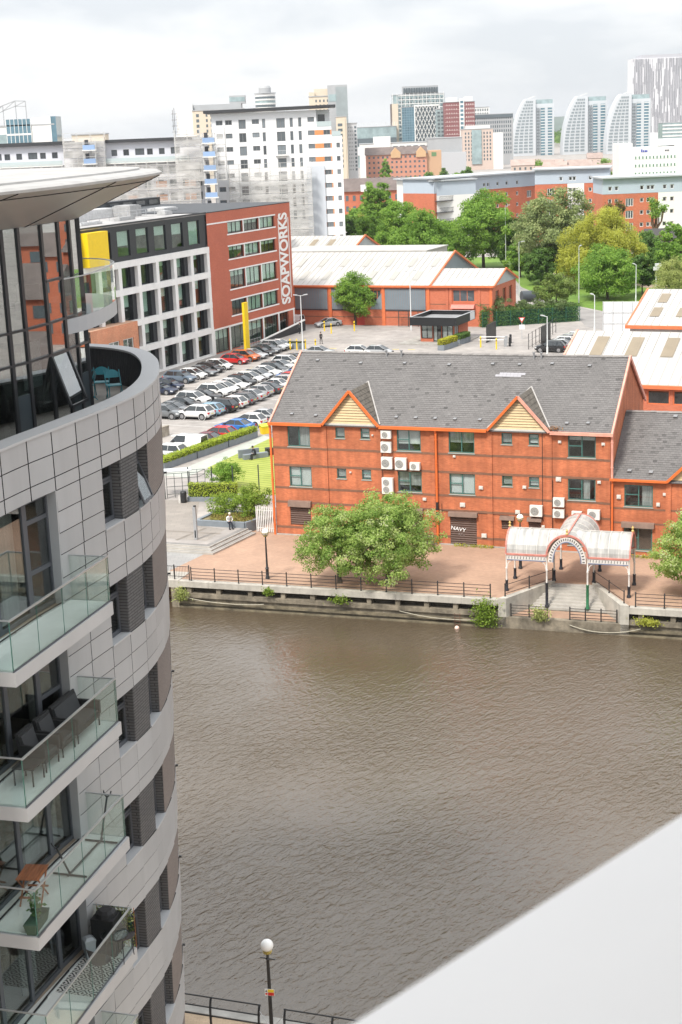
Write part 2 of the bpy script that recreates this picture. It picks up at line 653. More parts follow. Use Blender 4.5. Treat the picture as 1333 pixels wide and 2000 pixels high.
def hedge_mesh(x0, x1, y0, y1, z0, z1, n, leaf, mat, rs, rough=0.05):
 """clipped leaf box: leaves over the faces of a box"""
 A = np.array([(x1 - x0) * (z1 - z0)] * 2 + [(y1 - y0) * (z1 - z0)] * 2 + [(x1 - x0) * (y1 - y0)])
 c = rs.choice(5, n, p=A / A.sum())
 u, w = rs.random(n), rs.random(n)
 p = np.empty((n, 3))
 o = np.zeros((n, 3))
 for k in range(5):
  s = c == k
  if k < 2:
   p[s] = np.c_[x0 + u[s] * (x1 - x0), np.full(s.sum(), (y0, y1)[k]), z0 + w[s] * (z1 - z0)]
   o[s] = (0, (-1, 1)[k], 0)
  elif k < 4:
   p[s] = np.c_[np.full(s.sum(), (x0, x1)[k - 2]), y0 + u[s] * (y1 - y0), z0 + w[s] * (z1 - z0)]
   o[s] = ((-1, 1)[k - 2], 0, 0)
  else:
   p[s] = np.c_[x0 + u[s] * (x1 - x0), y0 + w[s] * (y1 - y0), np.full(s.sum(), z1)]
   o[s] = (0, 0, 1)
 p += rs.normal(size=(n, 3)) * rough
 t = np.clip(rs.random(n) * 0.7 + 0.3 * np.sin(p[:, 0] * 2.1) * 0.5 + 0.15, 0, 1)
 return attr_mesh('foliage', leaf_quads(p, leaf, 0.5, rs, o), 4, t, mat)

def text_mesh(s, size, mat, extrude=0.02, bold=0.0, name='lettering', squeeze=1.0):
 cu = bpy.data.curves.new('txt', 'FONT')
 cu.body = s
 cu.size = size
 cu.extrude = extrude
 cu.offset = bold
 cu.align_x = 'CENTER'
 cu.align_y = 'CENTER'
 o = bpy.data.objects.new('txt', cu)
 COL.objects.link(o)
 dg = bpy.context.evaluated_depsgraph_get()
 me = bpy.data.meshes.new_from_object(o.evaluated_get(dg))
 bpy.data.objects.remove(o)
 bpy.data.curves.remove(cu)
 me.name = name
 me.materials.clear()
 me.materials.append(mat)
 for v in me.vertices:
  v.co.x *= squeeze
 return me

def copy_tree(o, parent=None):
 c = o.copy()
 COL.objects.link(c)
 if parent is not None:
  c.parent = parent
 for ch in list(o.children):
  copy_tree(ch, c)
 return c

def catmull(pts, k=6):
 """smooth 2-D curve through pts; returns list with k samples per span"""
 P = [Vector((p[0], p[1])) for p in pts]
 P = [2 * P[0] - P[1]] + P + [2 * P[-1] - P[-2]]
 out = []
 for i in range(1, len(P) - 2):
  for j in range(k):
   t = j / k
   a, b, c, d = P[i - 1], P[i], P[i + 1], P[i + 2]
   out.append(0.5 * ((2 * b) + (c - a) * t + (2 * a - 5 * b + 4 * c - d) * t * t + (3 * b - a - 3 * c + d) * t ** 3))
 out.append(P[-2])
 return out

# shared surface materials
WHITE = M('white_paint', (0.78, 0.78, 0.77), 0.55, var=0.05, scale=0.6, streak=0.06)
BLACKM = M('black_metal', (0.02, 0.021, 0.023), 0.45)
DARKGREY = M('anthracite_metal', (0.045, 0.048, 0.055), 0.5)
CONC = M('concrete', (0.36, 0.345, 0.315), 0.9, var=0.22, scale=0.9, bump=0.3, bscale=18, streak=0.12)
DGLASS = M('dark_window_glass', (0.06, 0.07, 0.078), 0.06, spec=0.9, rnd=0.6)
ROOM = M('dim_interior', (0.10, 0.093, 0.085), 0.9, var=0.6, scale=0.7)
PANE = M_glass('window_pane_glass', (0.90, 0.93, 0.925), 1.4, base=.04)
BALGLASS = M_glass('balustrade_glass', (0.91, 0.96, 0.942), 1.0, base=0.02)
BLIND = M('pale_blind', (0.76, 0.78, 0.77), 0.8, var=0.08, scale=1.2, rnd=0.12)
YELLOW = M('yellow_paint', (0.85, 0.58, 0.01), 0.45, var=0.05)
GALV = M('galvanised_steel', (0.52, 0.53, 0.54), 0.45, metal=0.3, var=0.1, scale=3)

# ================================================================== SETTING
LOT = 0.45            # level of the car park and the town; the quay is at 0, the water at -2
WATER_Z = -2.0
QROT = math.atan2(-0.333, 1.0)
Q0 = Vector((-11.75, 105.65, 0))
QU = Vector((math.cos(QROT), math.sin(QROT), 0))
QV = Vector((-math.sin(QROT), math.cos(QROT), 0))

def qp(x, y, z=0.0):
 return Q0 + QU * x + QV * y + Vector((0, 0, z))

# water --------------------------------------------------------------
wm, n, l, b = new_mat('dock_water')
b.inputs['Base Color'].default_value = (0.084, 0.063, 0.041, 1)
b.inputs['Roughness'].default_value = 0.07
b.inputs['IOR'].default_value = 1.7
b.inputs['Specular IOR Level'].default_value = 0.6
tc = n.new('ShaderNodeTexCoord')
mp = n.new('ShaderNodeMapping')
mp0 = n.new('ShaderNodeMapping')
mp0.inputs['Rotation'].default_value = (0, 0, RAD(-50))
l.new(tc.outputs['Object'], mp0.inputs['Vector'])
mp.inputs['Scale'].default_value = (0.78, 1.5, 1)
l.new(mp0.outputs[0], mp.inputs['Vector'])
n1 = n.new('ShaderNodeTexNoise')
n1.inputs['Scale'].default_value = 1.75
n1.inputs['Detail'].default_value = 5
n1.inputs['Roughness'].default_value = 0.5
n1.inputs['Distortion'].default_value = 0.7
l.new(mp.outputs[0], n1.inputs['Vector'])
n2 = n.new('ShaderNodeTexNoise')
n2.inputs['Scale'].default_value = 0.06
n2.inputs['Detail'].default_value = 3
l.new(tc.outputs['Object'], n2.inputs['Vector'])
n3 = n.new('ShaderNodeTexNoise')
n3.inputs['Scale'].default_value = 4.5
n3.inputs['Detail'].default_value = 3
l.new(mp.outputs[0], n3.inputs['Vector'])
mr = n.new('ShaderNodeMapRange')
mr.inputs['From Min'].default_value = 0.35
mr.inputs['From Max'].default_value = 0.68
mr.inputs['To Min'].default_value = 0.25
mr.inputs['To Max'].default_value = 1.1
l.new(n2.outputs['Fac'], mr.inputs['Value'])
ad = n.new('ShaderNodeMath')
ad.operation = 'MULTIPLY_ADD'
ad.inputs[1].default_value = 0.42
l.new(n3.outputs['Fac'], ad.inputs[0])
l.new(n1.outputs['Fac'], ad.inputs[2])
mu = n.new('ShaderNodeMath')
mu.operation = 'MULTIPLY'
l.new(ad.outputs[0], mu.inputs[0])
l.new(mr.outputs[0], mu.inputs[1])
bp = n.new('ShaderNodeBump')
bp.inputs['Strength'].default_value = 0.85
bp.inputs['Distance'].default_value = 0.25
# the water lies calmer in the shelter of the far quay wall
sp = n.new('ShaderNodeSeparateXYZ')
l.new(tc.outputs['Object'], sp.inputs[0])
ma1 = n.new('ShaderNodeMath')
ma1.operation = 'MULTIPLY_ADD'
ma1.inputs[1].default_value = 0.333
l.new(sp.outputs['X'], ma1.inputs[0])
l.new(sp.outputs['Y'], ma1.inputs[2])
mrs = n.new('ShaderNodeMapRange')
mrs.interpolation_type = 'SMOOTHSTEP'
mrs.inputs['From Min'].default_value = 102.0
mrs.inputs['From Max'].default_value = 74.0
mrs.inputs['To Min'].default_value = 0.6
mrs.inputs['To Max'].default_value = 1.0
l.new(ma1.outputs[0], mrs.inputs['Value'])
mu2 = n.new('ShaderNodeMath')
mu2.operation = 'MULTIPLY'
l.new(mu.outputs[0], mu2.inputs[0])
l.new(mrs.outputs[0], mu2.inputs[1])
l.new(mu2.outputs[0], bp.inputs['Height'])
l.new(bp.outputs['Normal'], b.inputs['Normal'])
water = struct(MB().quad((-260, 10, 0), (260, 10, 0), (260, 128, 0), (-260, 128, 0)).build('water', wm, loc=(0, 0, WATER_Z)))

# town ground: one sheet to the horizon (car park level) --------------
gm, n, l, b = new_mat('worn_tarmac')
b.inputs['Roughness'].default_value = 0.92
tc = n.new('ShaderNodeTexCoord')
t1 = n.new('ShaderNodeTexNoise')
t1.inputs['Scale'].default_value = 0.11
t1.inputs['Detail'].default_value = 8
t1.inputs['Roughness'].default_value = 0.68
t2 = n.new('ShaderNodeTexNoise')
t2.inputs['Scale'].default_value = 0.9
t2.inputs['Detail'].default_value = 6
l.new(tc.outputs['Object'], t1.inputs['Vector'])
l.new(tc.outputs['Object'], t2.inputs['Vector'])
r1 = n.new('ShaderNodeValToRGB')
r1.color_ramp.elements[0].position = 0.35
r1.color_ramp.elements[0].color = (0.255, 0.235, 0.22, 1)
r1.color_ramp.elements[1].position = 0.62
r1.color_ramp.elements[1].color = (0.35, 0.32, 0.295, 1)
l.new(t1.outputs['Fac'], r1.inputs['Fac'])
mr = n.new('ShaderNodeMapRange')
mr.inputs['From Min'].default_value = 0.3
mr.inputs['From Max'].default_value = 0.7
mr.inputs['To Min'].default_value = 0.86
mr.inputs['To Max'].default_value = 1.12
l.new(t2.outputs['Fac'], mr.inputs['Value'])
vm = n.new('ShaderNodeVectorMath')
vm.operation = 'SCALE'
l.new(r1.outputs['Color'], vm.inputs[0])
l.new(mr.outputs[0], vm.inputs['Scale'])
l.new(vm.outputs[0], b.inputs['Base Color'])
edge = [(-60, 132.6), (-15.2, 115.62), (-10.7, 113.92), (-8.0, 118.9), (-4.6, 124.0), (70, 95.3)]
gb = MB()
far_y = 9000
gb.add([(-7000, 132.6, LOT), (-60, 132.6, LOT), (-60, far_y, LOT), (-7000, far_y, LOT)], [(0, 1, 2, 3)])
for (xa, ya), (xb, yb) in zip(edge, edge[1:]):
 gb.add([(xa, ya, LOT), (xb, yb, LOT), (xb, far_y, LOT), (xa, far_y, LOT)], [(0, 1, 2, 3)])
gb.add([(70, 95.3, LOT), (7000, 95.3, LOT), (7000, far_y, LOT), (70, far_y, LOT)], [(0, 1, 2, 3)])
struct(gb.build('ground', gm))

# brick-paved quay (local quay frame: x along the water's edge, y away from it) with the landing-stage pit left open
paver = M_brick('quay_pavers', (0.34, 0.215, 0.148), (0.40, 0.255, 0.175), (0.29, 0.21, 0.16), 0.24, 0.12, 0.008, var=0.2, bump=0.2, flat=True, vscale=0.16)
PX0, PX1 = 23.95, 32.25           # pit mouth at the water's edge
PB0, PB1, PBY = 26.55, 29.6, 4.75  # pit back
qb = MB()
for p in ([(-40, .55), (PX0, .55), (PX0, PBY), (-40, PBY)], [(PX1, .55), (75, .55), (75, PBY), (PX1, PBY)],
    [(PX0, .55), (PX0 + .3, .55), (PB0, PBY), (PX0, PBY)], [(PX1, .55), (PX1, PBY), (PB1, PBY), (PX1 - .3, .55)],
    [(-40, PBY), (PX0, PBY), (PB0, PBY), (PB1, PBY), (PX1, PBY), (75, PBY), (75, 24), (-40, 24)]):
 qb.add([(x, y, 0) for x, y in p], [tuple(range(len(p)))])
struct(qb.build('quay_pavement', paver, loc=Q0, rotz=QROT))
# grey flagged strip at the foot of the steps
flag = M_brick('grey_flags', (0.27, 0.265, 0.255), (0.31, 0.30, 0.285), (0.2, 0.195, 0.19), 0.6, 0.6, 0.012, var=0.16, bump=0.2, flat=True, vscale=0.3)
struct(MB().add([(-22, 119, .004), (-22, 108.8, .004), (-14.4, 106.6, .004), (-10.1, 114.4, .004), (-7.55, 118.6, .004), (-8.1, 119.0, .004), (-12, 117, .004)], [(0, 1, 2, 3, 4, 5, 6)]).build('paved_strip', flag))
# pale flagged plaza above the steps, laid on the ground sheet
plaza_m = M_brick('plaza_flags', (0.245, 0.22, 0.195), (0.28, 0.25, 0.22), (0.19, 0.175, 0.16), 0.9, 0.6, 0.012, var=0.14, bump=0.15, flat=True, vscale=0.3)
struct(MB().add([(-24, 120.2, LOT + .004), (-15.2, 116.9, LOT + .004), (-10.9, 115.2, LOT + .004), (-9.6, 118.6, LOT + .004), (-12.2, 120.4, LOT + .004), (-12.6, 129.0, LOT + .004), (-24, 131.5, LOT + .004)], [(0, 1, 2, 3, 4, 5, 6)]).build('plaza', plaza_m))
pl_d = M('plaza_dark_band', (0.2, 0.175, 0.15), 0.9, var=0.2, scale=1.0)
pbm = MB()
for (a, b_) in (((-14.9, 119.0), (-9.9, 117.2)), ((-13.4, 115.8), (-11.3, 119.2))):
 d = Vector((b_[0] - a[0], b_[1] - a[1], 0)).normalized()
 s = Vector((-d.y, d.x, 0)) * 0.16
 z = LOT + (.008 if a[0] < -14 else .012)
 A, B = Vector((a[0], a[1], z)), Vector((b_[0], b_[1], z))
 pbm.quad(A - s, B - s, B + s, A + s)
struct(pbm.build('plaza_paving_band', pl_d))
# steps between plaza and quay: three concrete treads, an L in plan
st = thing('stone_steps', 'three shallow stone steps rising from the brick quay to the grey plaza', 'steps', (-10.7, 113.92, 0))
stone = M('step_stone', (0.40, 0.375, 0.34), 0.85, var=0.15, scale=1.2, bump=0.2)
stone_d = M('step_tread_dark', (0.2, 0.19, 0.18), 0.9, var=0.2, scale=1.0)
D1 = Vector((-4.5, 1.70, 0)).normalized()
D2 = Vector((2.7, 4.98, 0)).normalized()
o1 = Vector((D1.y, -D1.x, 0)) * -1
o1 = Vector((-0.353, -0.935, 0))
o2 = Vector((0.879, -0.477, 0))
for k in range(3):
 off = 0.36 * (k + 1)
 z1 = LOT - 0.15 * (k + 1) + 0.15 - .004
 z1 = (0.45, 0.30, 0.15)[k] - (.002 if k == 0 else 0)
 cin, cout = 0.36 * k - (0.3 if k == 0 else 0), 0.36 * (k + 1)
 # corner point at offset: solve o1.p = c, o2.p = c
 def corner(c):
  det = o1.x * o2.y - o1.y * o2.x
  return Vector(((c * o2.y - c * o1.y) / det, (o1.x * c - o2.x * c) / det, 0))
 ci, co = corner(cin), corner(cout)
 far1, far2 = D1 * 12, D2 * 5.6
 m = MB()
 m.prism([tuple((far1 + o1 * cin)[:2]), tuple(ci[:2]), tuple(co[:2]), tuple((far1 + o1 * cout)[:2])], -0.05, z1)
 m.prism([tuple(ci[:2]), tuple((far2 + o2 * cin)[:2]), tuple((far2 + o2 * cout)[:2]), tuple(co[:2])], -0.05, z1 + .001)
 t = m.build('step', stone, st)
 m2 = MB()
 zz = z1 + .003
 q_ = lambda c: corner(c)
 a0, a1 = cin + 0.12, cout - 0.1
 m2.add([tuple((far1 + o1 * a0)[:2]) + (zz,), tuple(q_(a0)[:2]) + (zz,), tuple(q_(a1)[:2]) + (zz,), tuple((far1 + o1 * a1)[:2]) + (zz,)], [(0, 1, 2, 3)])
 m2.add([tuple(q_(a0)[:2]) + (zz + .002,), tuple((far2 + o2 * a0)[:2]) + (zz + .002,), tuple((far2 + o2 * a1)[:2]) + (zz + .002,), tuple(q_(a1)[:2]) + (zz + .002,)], [(0, 1, 2, 3)])
 m2.build('tread_strip', stone_d, t)

# quay wall ----------------------------------------------------------
qw = thing('quay_wall', 'weathered concrete quay wall with dark recesses along the far water edge', 'quay wall', Q0, QROT)
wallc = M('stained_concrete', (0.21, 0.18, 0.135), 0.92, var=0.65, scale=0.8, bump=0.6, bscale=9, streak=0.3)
dark_c = M('shadow_gap_concrete', (0.05, 0.042, 0.03), 0.8, var=0.6, scale=1.1, bump=0.6, bscale=8, streak=0.3)  # near-black: the shadow gap under the coping is put into the colour
cope = M('coping_concrete', (0.43, 0.40, 0.35), 0.88, var=0.24, scale=0.9, bump=0.35, bscale=12, rnd=0.06, streak=0.14)

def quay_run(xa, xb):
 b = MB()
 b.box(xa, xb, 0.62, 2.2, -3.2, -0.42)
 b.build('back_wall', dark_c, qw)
 b = MB()
 b.box(xa, xb, 0.10, 0.62, -1.25, -0.92)      # waling beam
 b.box(xa, xb, 0.30, 0.62, -3.2, -1.25)
 b.build('waling_beam', wallc, qw)
 x = xa + 0.6
 while x < xb - .3:
  MB().box(x, x + 0.34, 0.16, 0.62, -0.92, -0.42).build('pier', wallc, qw)
  x += 2.35 + 0.25 * math.sin(x * 3)
 b = MB()
 b.box(xa, xb, 0.05, 0.45, -1.72, -1.56)
 b.box(xa, xb, -0.05, 0.5, -3.2, -1.92)
 b.build('fender_ledge', M('slimy_ledge', (0.16, 0.135, 0.09), 0.7, var=0.6, scale=1.3, bump=0.5, bscale=10), qw)
 x = xa
 while x < xb - 0.05:
  e = min(x + 2.4, xb)
  MB().box(x + .008, e - .008, 0.0 + random.uniform(-.008, .008), 0.56, -0.42 , 0.012 + random.uniform(-.008, .008)).build('coping_stone', cope, qw)
  x = e

quay_run(-0.6, PX0 - 0.35)
quay_run(PX1 + 0.35, 74)
# corner block at the left end with the lock entrance beyond
rust = M('rusty_steel', (0.17, 0.075, 0.045), 0.8, var=0.5, scale=1.5, bump=0.4, streak=0.3)
MB().box(-2.3, -0.6, 0.0, 2.2, -0.5, 0.05).build('coping_block', cope, qw)
MB().box(-14, -2.3, 0.3, 2.2, -0.5, 0.06).build('coping_block', cope, qw)
b = MB()
b.box(-14, -1.2, 1.9, 2.2, -3.2, -0.5)
for i in range(16):
 b.box(-13.6 + i * .78, -13.4 + i * .78, 1.72, 1.9, -3.2, -0.5)
b.build('sheet_piling', rust, qw)
MB().box(-1.2, -0.6, -0.05, 2.2, -3.2, -0.5).build('pier', wallc, qw)
# landing stage in the pit
MB().box(PX0 - .35, PX1 + .35, 0.0, 2.25, -3.2, -1.2).build('landing', wallc, qw)
MB().box(PX0 + .35, PX1 - .35, 0.5, 2.0, -1.2, -1.192).build('landing_paving', paver, qw)
for k in range(8):
 y0 = 2.25 + k * (PBY - 2.25) / 8
 y1 = 2.25 + (k + 1) * (PBY - 2.25) / 8
 za = -1.2 + (k + 1) * 0.15
 w = (y1 / PBY)
 xl = PX0 + .3 + (PB0 - PX0 - .3) * (y0 / PBY)
 xr = PX1 - .3 + (PB1 - PX1 + .3) * (y0 / PBY)
 MB().box(xl - .05, xr + .05, y0, PBY + .2, za - .16, za - (0.002 if k == 7 else 0)).build('step', stone, qw)
for xf, xb_, s in ((PX0, PB0, 1), (PX1, PB1, -1)):
 m = MB()
 m.prism([(xf - .35 * s, 0.0), (xf + .22 * s, 0.0), (xb_ + .2 * s, PBY), (xb_ - .2 * s, PBY)][::s], -1.9, 0.16)
 m.build('pit_wall', M('pale_concrete', (0.47, 0.44, 0.385), 0.9, var=0.28, scale=0.8, bump=0.3, streak=0.2), qw)

# near quay on the camera's side -------------------------------------
nq = M_brick('near_quay_pavers', (0.40, 0.30, 0.20), (0.45, 0.34, 0.23), (0.33, 0.25, 0.18), 0.22, 0.11, 0.008, var=0.22, flat=True, vscale=0.4)
nqm = MB()
nqm.prism([(-30, 57.6), (-7.6, 50.35), (12, 43.6), (30, 37.4), (30, -40), (-30, -40)], -3.2, -0.004)
struct(nqm.build('near_quay', nq))
nk = MB()
nk.prism([(-30, 57.75), (-7.55, 50.5), (12, 43.75), (30, 37.55), (30, 37.1), (11.85, 43.3), (-7.7, 50.05), (-30, 57.3)], -0.5, 0.06)
struct(nk.build('near_quay_kerb', CONC))

# lawn and park grass --------------------------------------------------
def grass_mat(name, c1, c2, stripes=False, sc=0.5):
 m, n, l, b = new_mat(name)
 b.inputs['Roughness'].default_value = 0.9
 tc = n.new('ShaderNodeTexCoord')
 t = n.new('ShaderNodeTexNoise')
 t.inputs['Scale'].default_value = sc
 t.inputs['Detail'].default_value = 8
 t.inputs['Roughness'].default_value = 0.7
 l.new(tc.outputs['Object'], t.inputs['Vector'])
 r = n.new('ShaderNodeValToRGB')
 r.color_ramp.elements[0].position = 0.35
 r.color_ramp.elements[1].position = 0.65
 r.color_ramp.elements[0].color = tuple(c1) + (1,)
 r.color_ramp.elements[1].color = tuple(c2) + (1,)
 l.new(t.outputs['Fac'], r.inputs['Fac'])
 col = r.outputs['Color']
 if stripes:
  mp = n.new('ShaderNodeMapping')
  mp.inputs['Rotation'].default_value = (0, 0, RAD(-58))
  l.new(tc.outputs['Object'], mp.inputs['Vector'])
  w = n.new('ShaderNodeTexWave')
  w.inputs['Scale'].default_value = 0.42
  w.inputs['Distortion'].default_value = 0.6
  l.new(mp.outputs[0], w.inputs['Vector'])
  mr = n.new('ShaderNodeMapRange')
  mr.inputs['To Min'].default_value = 0.82
  mr.inputs['To Max'].default_value = 1.2
  l.new(w.outputs['Fac'], mr.inputs['Value'])
  v = n.new('ShaderNodeVectorMath')
  v.operation = 'SCALE'
  l.new(col, v.inputs[0])
  l.new(mr.outputs[0], v.inputs['Scale'])
  col = v.outputs[0]
 l.new(col, b.inputs['Base Color'])
 t2 = n.new('ShaderNodeTexNoise')
 t2.inputs['Scale'].default_value = 9
 l.new(tc.outputs['Object'], t2.inputs['Vector'])
 bp = n.new('ShaderNodeBump')
 bp.inputs['Strength'].default_value = 0.6
 bp.inputs['Distance'].default_value = 0.08
 l.new(t2.outputs['Fac'], bp.inputs['Height'])
 l.new(bp.outputs['Normal'], b.inputs['Normal'])
 return m

LAWN = grass_mat('mown_grass', (0.225, 0.265, 0.04), (0.30, 0.335, 0.07), True, 0.7)
PARK = grass_mat('park_grass', (0.085, 0.165, 0.018), (0.15, 0.25, 0.03), False, 0.12)
struct(MB().add([(-9.6, 131.2, LOT + .008), (-4.2, 129.2, LOT + .008), (-1.4, 136.6, LOT + .008), (-5.0, 154.5, LOT + .008), (-7.1, 156.0, LOT + .008), (-12.9, 142.4, LOT + .008)], [(0, 1, 2, 3, 4, 5)]).build('lawn', LAWN))
struct(MB().add([(39, 330, LOT + .006), (37.6, 296, LOT + .006), (40.2, 273, LOT + .006), (43.3, 261, LOT + .006), (46.6, 251, LOT + .006), (54, 240, LOT + .006), (140, 210, LOT + .006), (200, 330, LOT + .006), (60, 365, LOT + .006), (20, 372, LOT + .006), (22, 345, LOT + .006)], [tuple(range(11))]).build('park_lawn', PARK))
struct(MB().add([(60.5, 286, LOT + .012), (70, 280, LOT + .012), (71, 284, LOT + .012), (58, 296, LOT + .012), (48, 322, LOT + .012), (45, 322, LOT + .012), (54, 297, LOT + .012)], [tuple(range(7))]).build('park_path', M('path_earth', (0.33, 0.25, 0.19), 0.9, var=0.2, scale=0.5)))
# road past the park
road_m = M('road_asphalt', (0.25, 0.235, 0.225), 0.9, var=0.16, scale=0.3)
struct(MB().add([(33.6, 300, LOT + .01), (36, 276, LOT + .01), (39.6, 258, LOT + .01), (40.6, 247, LOT + .01), (39.8, 234, LOT + .01), (43.2, 226.5, LOT + .01), (50, 221, LOT + .01), (53, 236, LOT + .01), (46.0, 249.5, LOT + .01), (42.6, 261, LOT + .01), (39.6, 273, LOT + .01), (37, 300, LOT + .01)], [tuple(range(12))]).build('road', road_m))
line_w = M('worn_white_line', (0.62, 0.60, 0.57), 0.8, var=0.2, scale=1.5)
b = MB()
for k in range(12):
 t = k / 11
 p = Vector((35.4, 296, 0)).lerp(Vector((41.2, 256, 0)), t)
 b.box(p.x - .08, p.x + .08, p.y - .9, p.y + .9, LOT + .014, LOT + .016)
struct(b.build('road_marking', line_w))
# parking bay lines and arrows in the car park
b = MB()
FD = Vector((math.cos(RAD(64.7)), math.sin(RAD(64.7)), 0))    # along the office block front
FN = Vector((FD.y, -FD.x, 0))                                  # away from its front, across the aisles

def strip(mb, A, B, w, z):
 A, B = Vector(A), Vector(B)
 d = (B - A).normalized()
 s = Vector((-d.y, d.x, 0)) * w / 2
 mb.quad(A - s + V(0, 0, z), B - s + V(0, 0, z), B + s + V(0, 0, z), A + s + V(0, 0, z))

for k in range(20):
 P = Vector((-24.8, 186, 0)) + FD * (k * 2.5)
 strip(b, P, P + FN * 4.6, 0.1, LOT + .005)
for k in range(22):
 P = Vector((-22.2, 167, 0)) + FD * (k * 2.5)
 strip(b, P, P + FN * 9.0, 0.1, LOT + .005)
for k in range(5):
 P = Vector((-18.2, 159.3, 0)) + FN * (k * 1.1)
 strip(b, P, P + FN * 0.55 + FD * .1, 0.9, LOT + .007)
for (x, y) in ((-7.5, 164.0), (-9.3, 159.0), (2.5, 232), (6.5, 229.5), (-2, 233.5), (10, 238)):
 strip(b, (x, y, 0), (x + 2.6, y - .9, 0), 0.14, LOT + .006)
struct(b.build('parking_bay_marking', line_w))
yl = M('worn_yellow_line', (0.62, 0.48, 0.10), 0.8, var=0.25, scale=1.5)
b = MB()
for k in range(7):
 P = Vector((-3 + k * 2.3, 222.5 - k * .9, 0))
 strip(b, P, P + V(1.0, -.4, 0), 0.35, LOT + .006)
for k in range(4):
 P = Vector((-19.3 + k * 1.6, 187.4 + k * .1, 0))
 strip(b, P, P + V(.9, -.35, 0), 0.22, LOT + .006)
struct(b.build('yellow_marking', yl))
# pale paved walk beside the lawn
struct(MB().add([(-14.6, 138.4, LOT + .007), (-12.9, 142.4, LOT + .007), (-7.1, 156.0, LOT + .007), (-8.0, 157.4, LOT + .007), (-15.0, 143.0, LOT + .007), (-17.2, 139.8, LOT + .007)], [tuple(range(6))]).build('garden_walk', M('pale_walk', (0.37, 0.385, 0.345), 0.85, var=0.1, scale=1.0)))
# wooded hills on the horizon
hill = M('distant_woodland', (0.06, 0.095, 0.07), 0.95, var=0.5, scale=0.01)
b = MB()
xs = np.linspace(-3500, 4500, 60)
ys = [4800, 6200, 7600]
hv = []
for j, y in enumerate(ys):
 for i, x in enumerate(xs):
  hv.append((x, y, (0, 22 + 14 * math.sin(x * .0013 + 1) + 6 * math.sin(x * .0041), 42 + 30 * math.sin(x * .0009 - .4) + 7 * math.sin(x * .0033))[j]))
b.add(hv, [(j * 60 + i, j * 60 + i + 1, (j + 1) * 60 + i + 1, (j + 1) * 60 + i) for j in range(2) for i in range(59)])
struct(b.build('hills', hill, smooth=True))

# ================================================================== RED BRICK OFFICE ON THE QUAY
RROT = math.atan2(-0.385, 1.0)
RB = thing('brick_office', 'three storey orange red brick office with slate roof and two gables', 'building', (-5.3, 118.2, 0), RROT)
RED = M_brick('orange_red_brick', (0.40, 0.112, 0.046), (0.50, 0.155, 0.065), (0.41, 0.17, 0.10), 0.225, 0.075, 0.007, var=0.23, bump=0.35, vscale=0.55, streak=0.17)
BAND = M_brick('brown_brick_band', (0.185, 0.088, 0.052), (0.225, 0.11, 0.065), (0.2, 0.1, 0.07), 0.225, 0.075, 0.006, var=0.15)
ORANGE = M('orange_gutter_paint', (0.68, 0.15, 0.035), 0.42, var=0.1, scale=1.2)
PINKO = M('faded_orange_paint', (0.70, 0.32, 0.24), 0.6, var=0.2, scale=1.5)
SLATE = M('grey_slate', (0.142, 0.134, 0.130), 0.85, var=0.10, scale=0.25, attr=0.6)
GREENF = M('green_window_frame', (0.055, 0.16, 0.14), 0.5, var=0.1)
SILLM = M('grey_green_sill', (0.30, 0.37, 0.35), 0.6)
SHUT = M('brown_shutter', (0.13, 0.085, 0.07), 0.6, var=0.15, scale=2)
CREAM = M('cream_board', (0.58, 0.44, 0.25), 0.6, var=0.08, scale=2, rnd=0.04)
FASC = M('pale_fascia', (0.55, 0.53, 0.49), 0.6, var=0.1)
LEADM = M('lead_flashing', (0.36, 0.34, 0.32), 0.6, var=0.15)
W_, EAV, RIDGE, DEP = 27.45, 9.45, 14.0, 14.6
wide = [(1.33, 3.26), (10.62, 12.58), (14.85, 16.92), (24.22, 26.32)]
small = [(5.47, 6.26), (7.6, 8.37), (19.07, 19.9), (21.2, 21.98)]
holes = []
for a, b_ in wide:
 holes += [(a, b_, 7.43, 9.12), (a, b_, 4.12, 5.78)]
for a, b_ in small:
 holes += [(a, b_, 8.25, 9.12), (a, b_, 4.95, 5.78)]
holes += [(1.25, 3.05, 0.85, 2.45), (14.85, 17.0, 0.03, 2.36), (19.0, 19.95, 1.5, 2.3), (21.15, 22.1, 1.5, 2.3), (24.22, 26.32, 0.55, 2.3), (10.62, 12.58, 0.85, 2.45)]
mb = MB()
facade(mb, (0, 0, 0), (1, 0, 0), (0, 1, 0), W_, 0, EAV, holes, 0.13)
# gable ends and rear
for x, s in ((0, 1), (W_, -1)):
 mb.add([(x, 0, 0), (x, DEP, 0), (x, DEP, EAV), (x, DEP / 2, RIDGE - .12), (x, 0, EAV)], [(0, 1, 2, 3, 4)])
mb.quad((0, DEP, 0), (W_, DEP, 0), (W_, DEP, EAV), (0, DEP, EAV))
mb.build('wall', RED, RB)
MB().box(0.3, W_ - .3, 1.1, 1.16, 0.05, 9.3).box(.3, W_ - .3, .16, 1.1, 3.2, 3.26).box(.3, W_ - .3, .16, 1.1, 6.5, 6.56).build('interior', ROOM, RB)
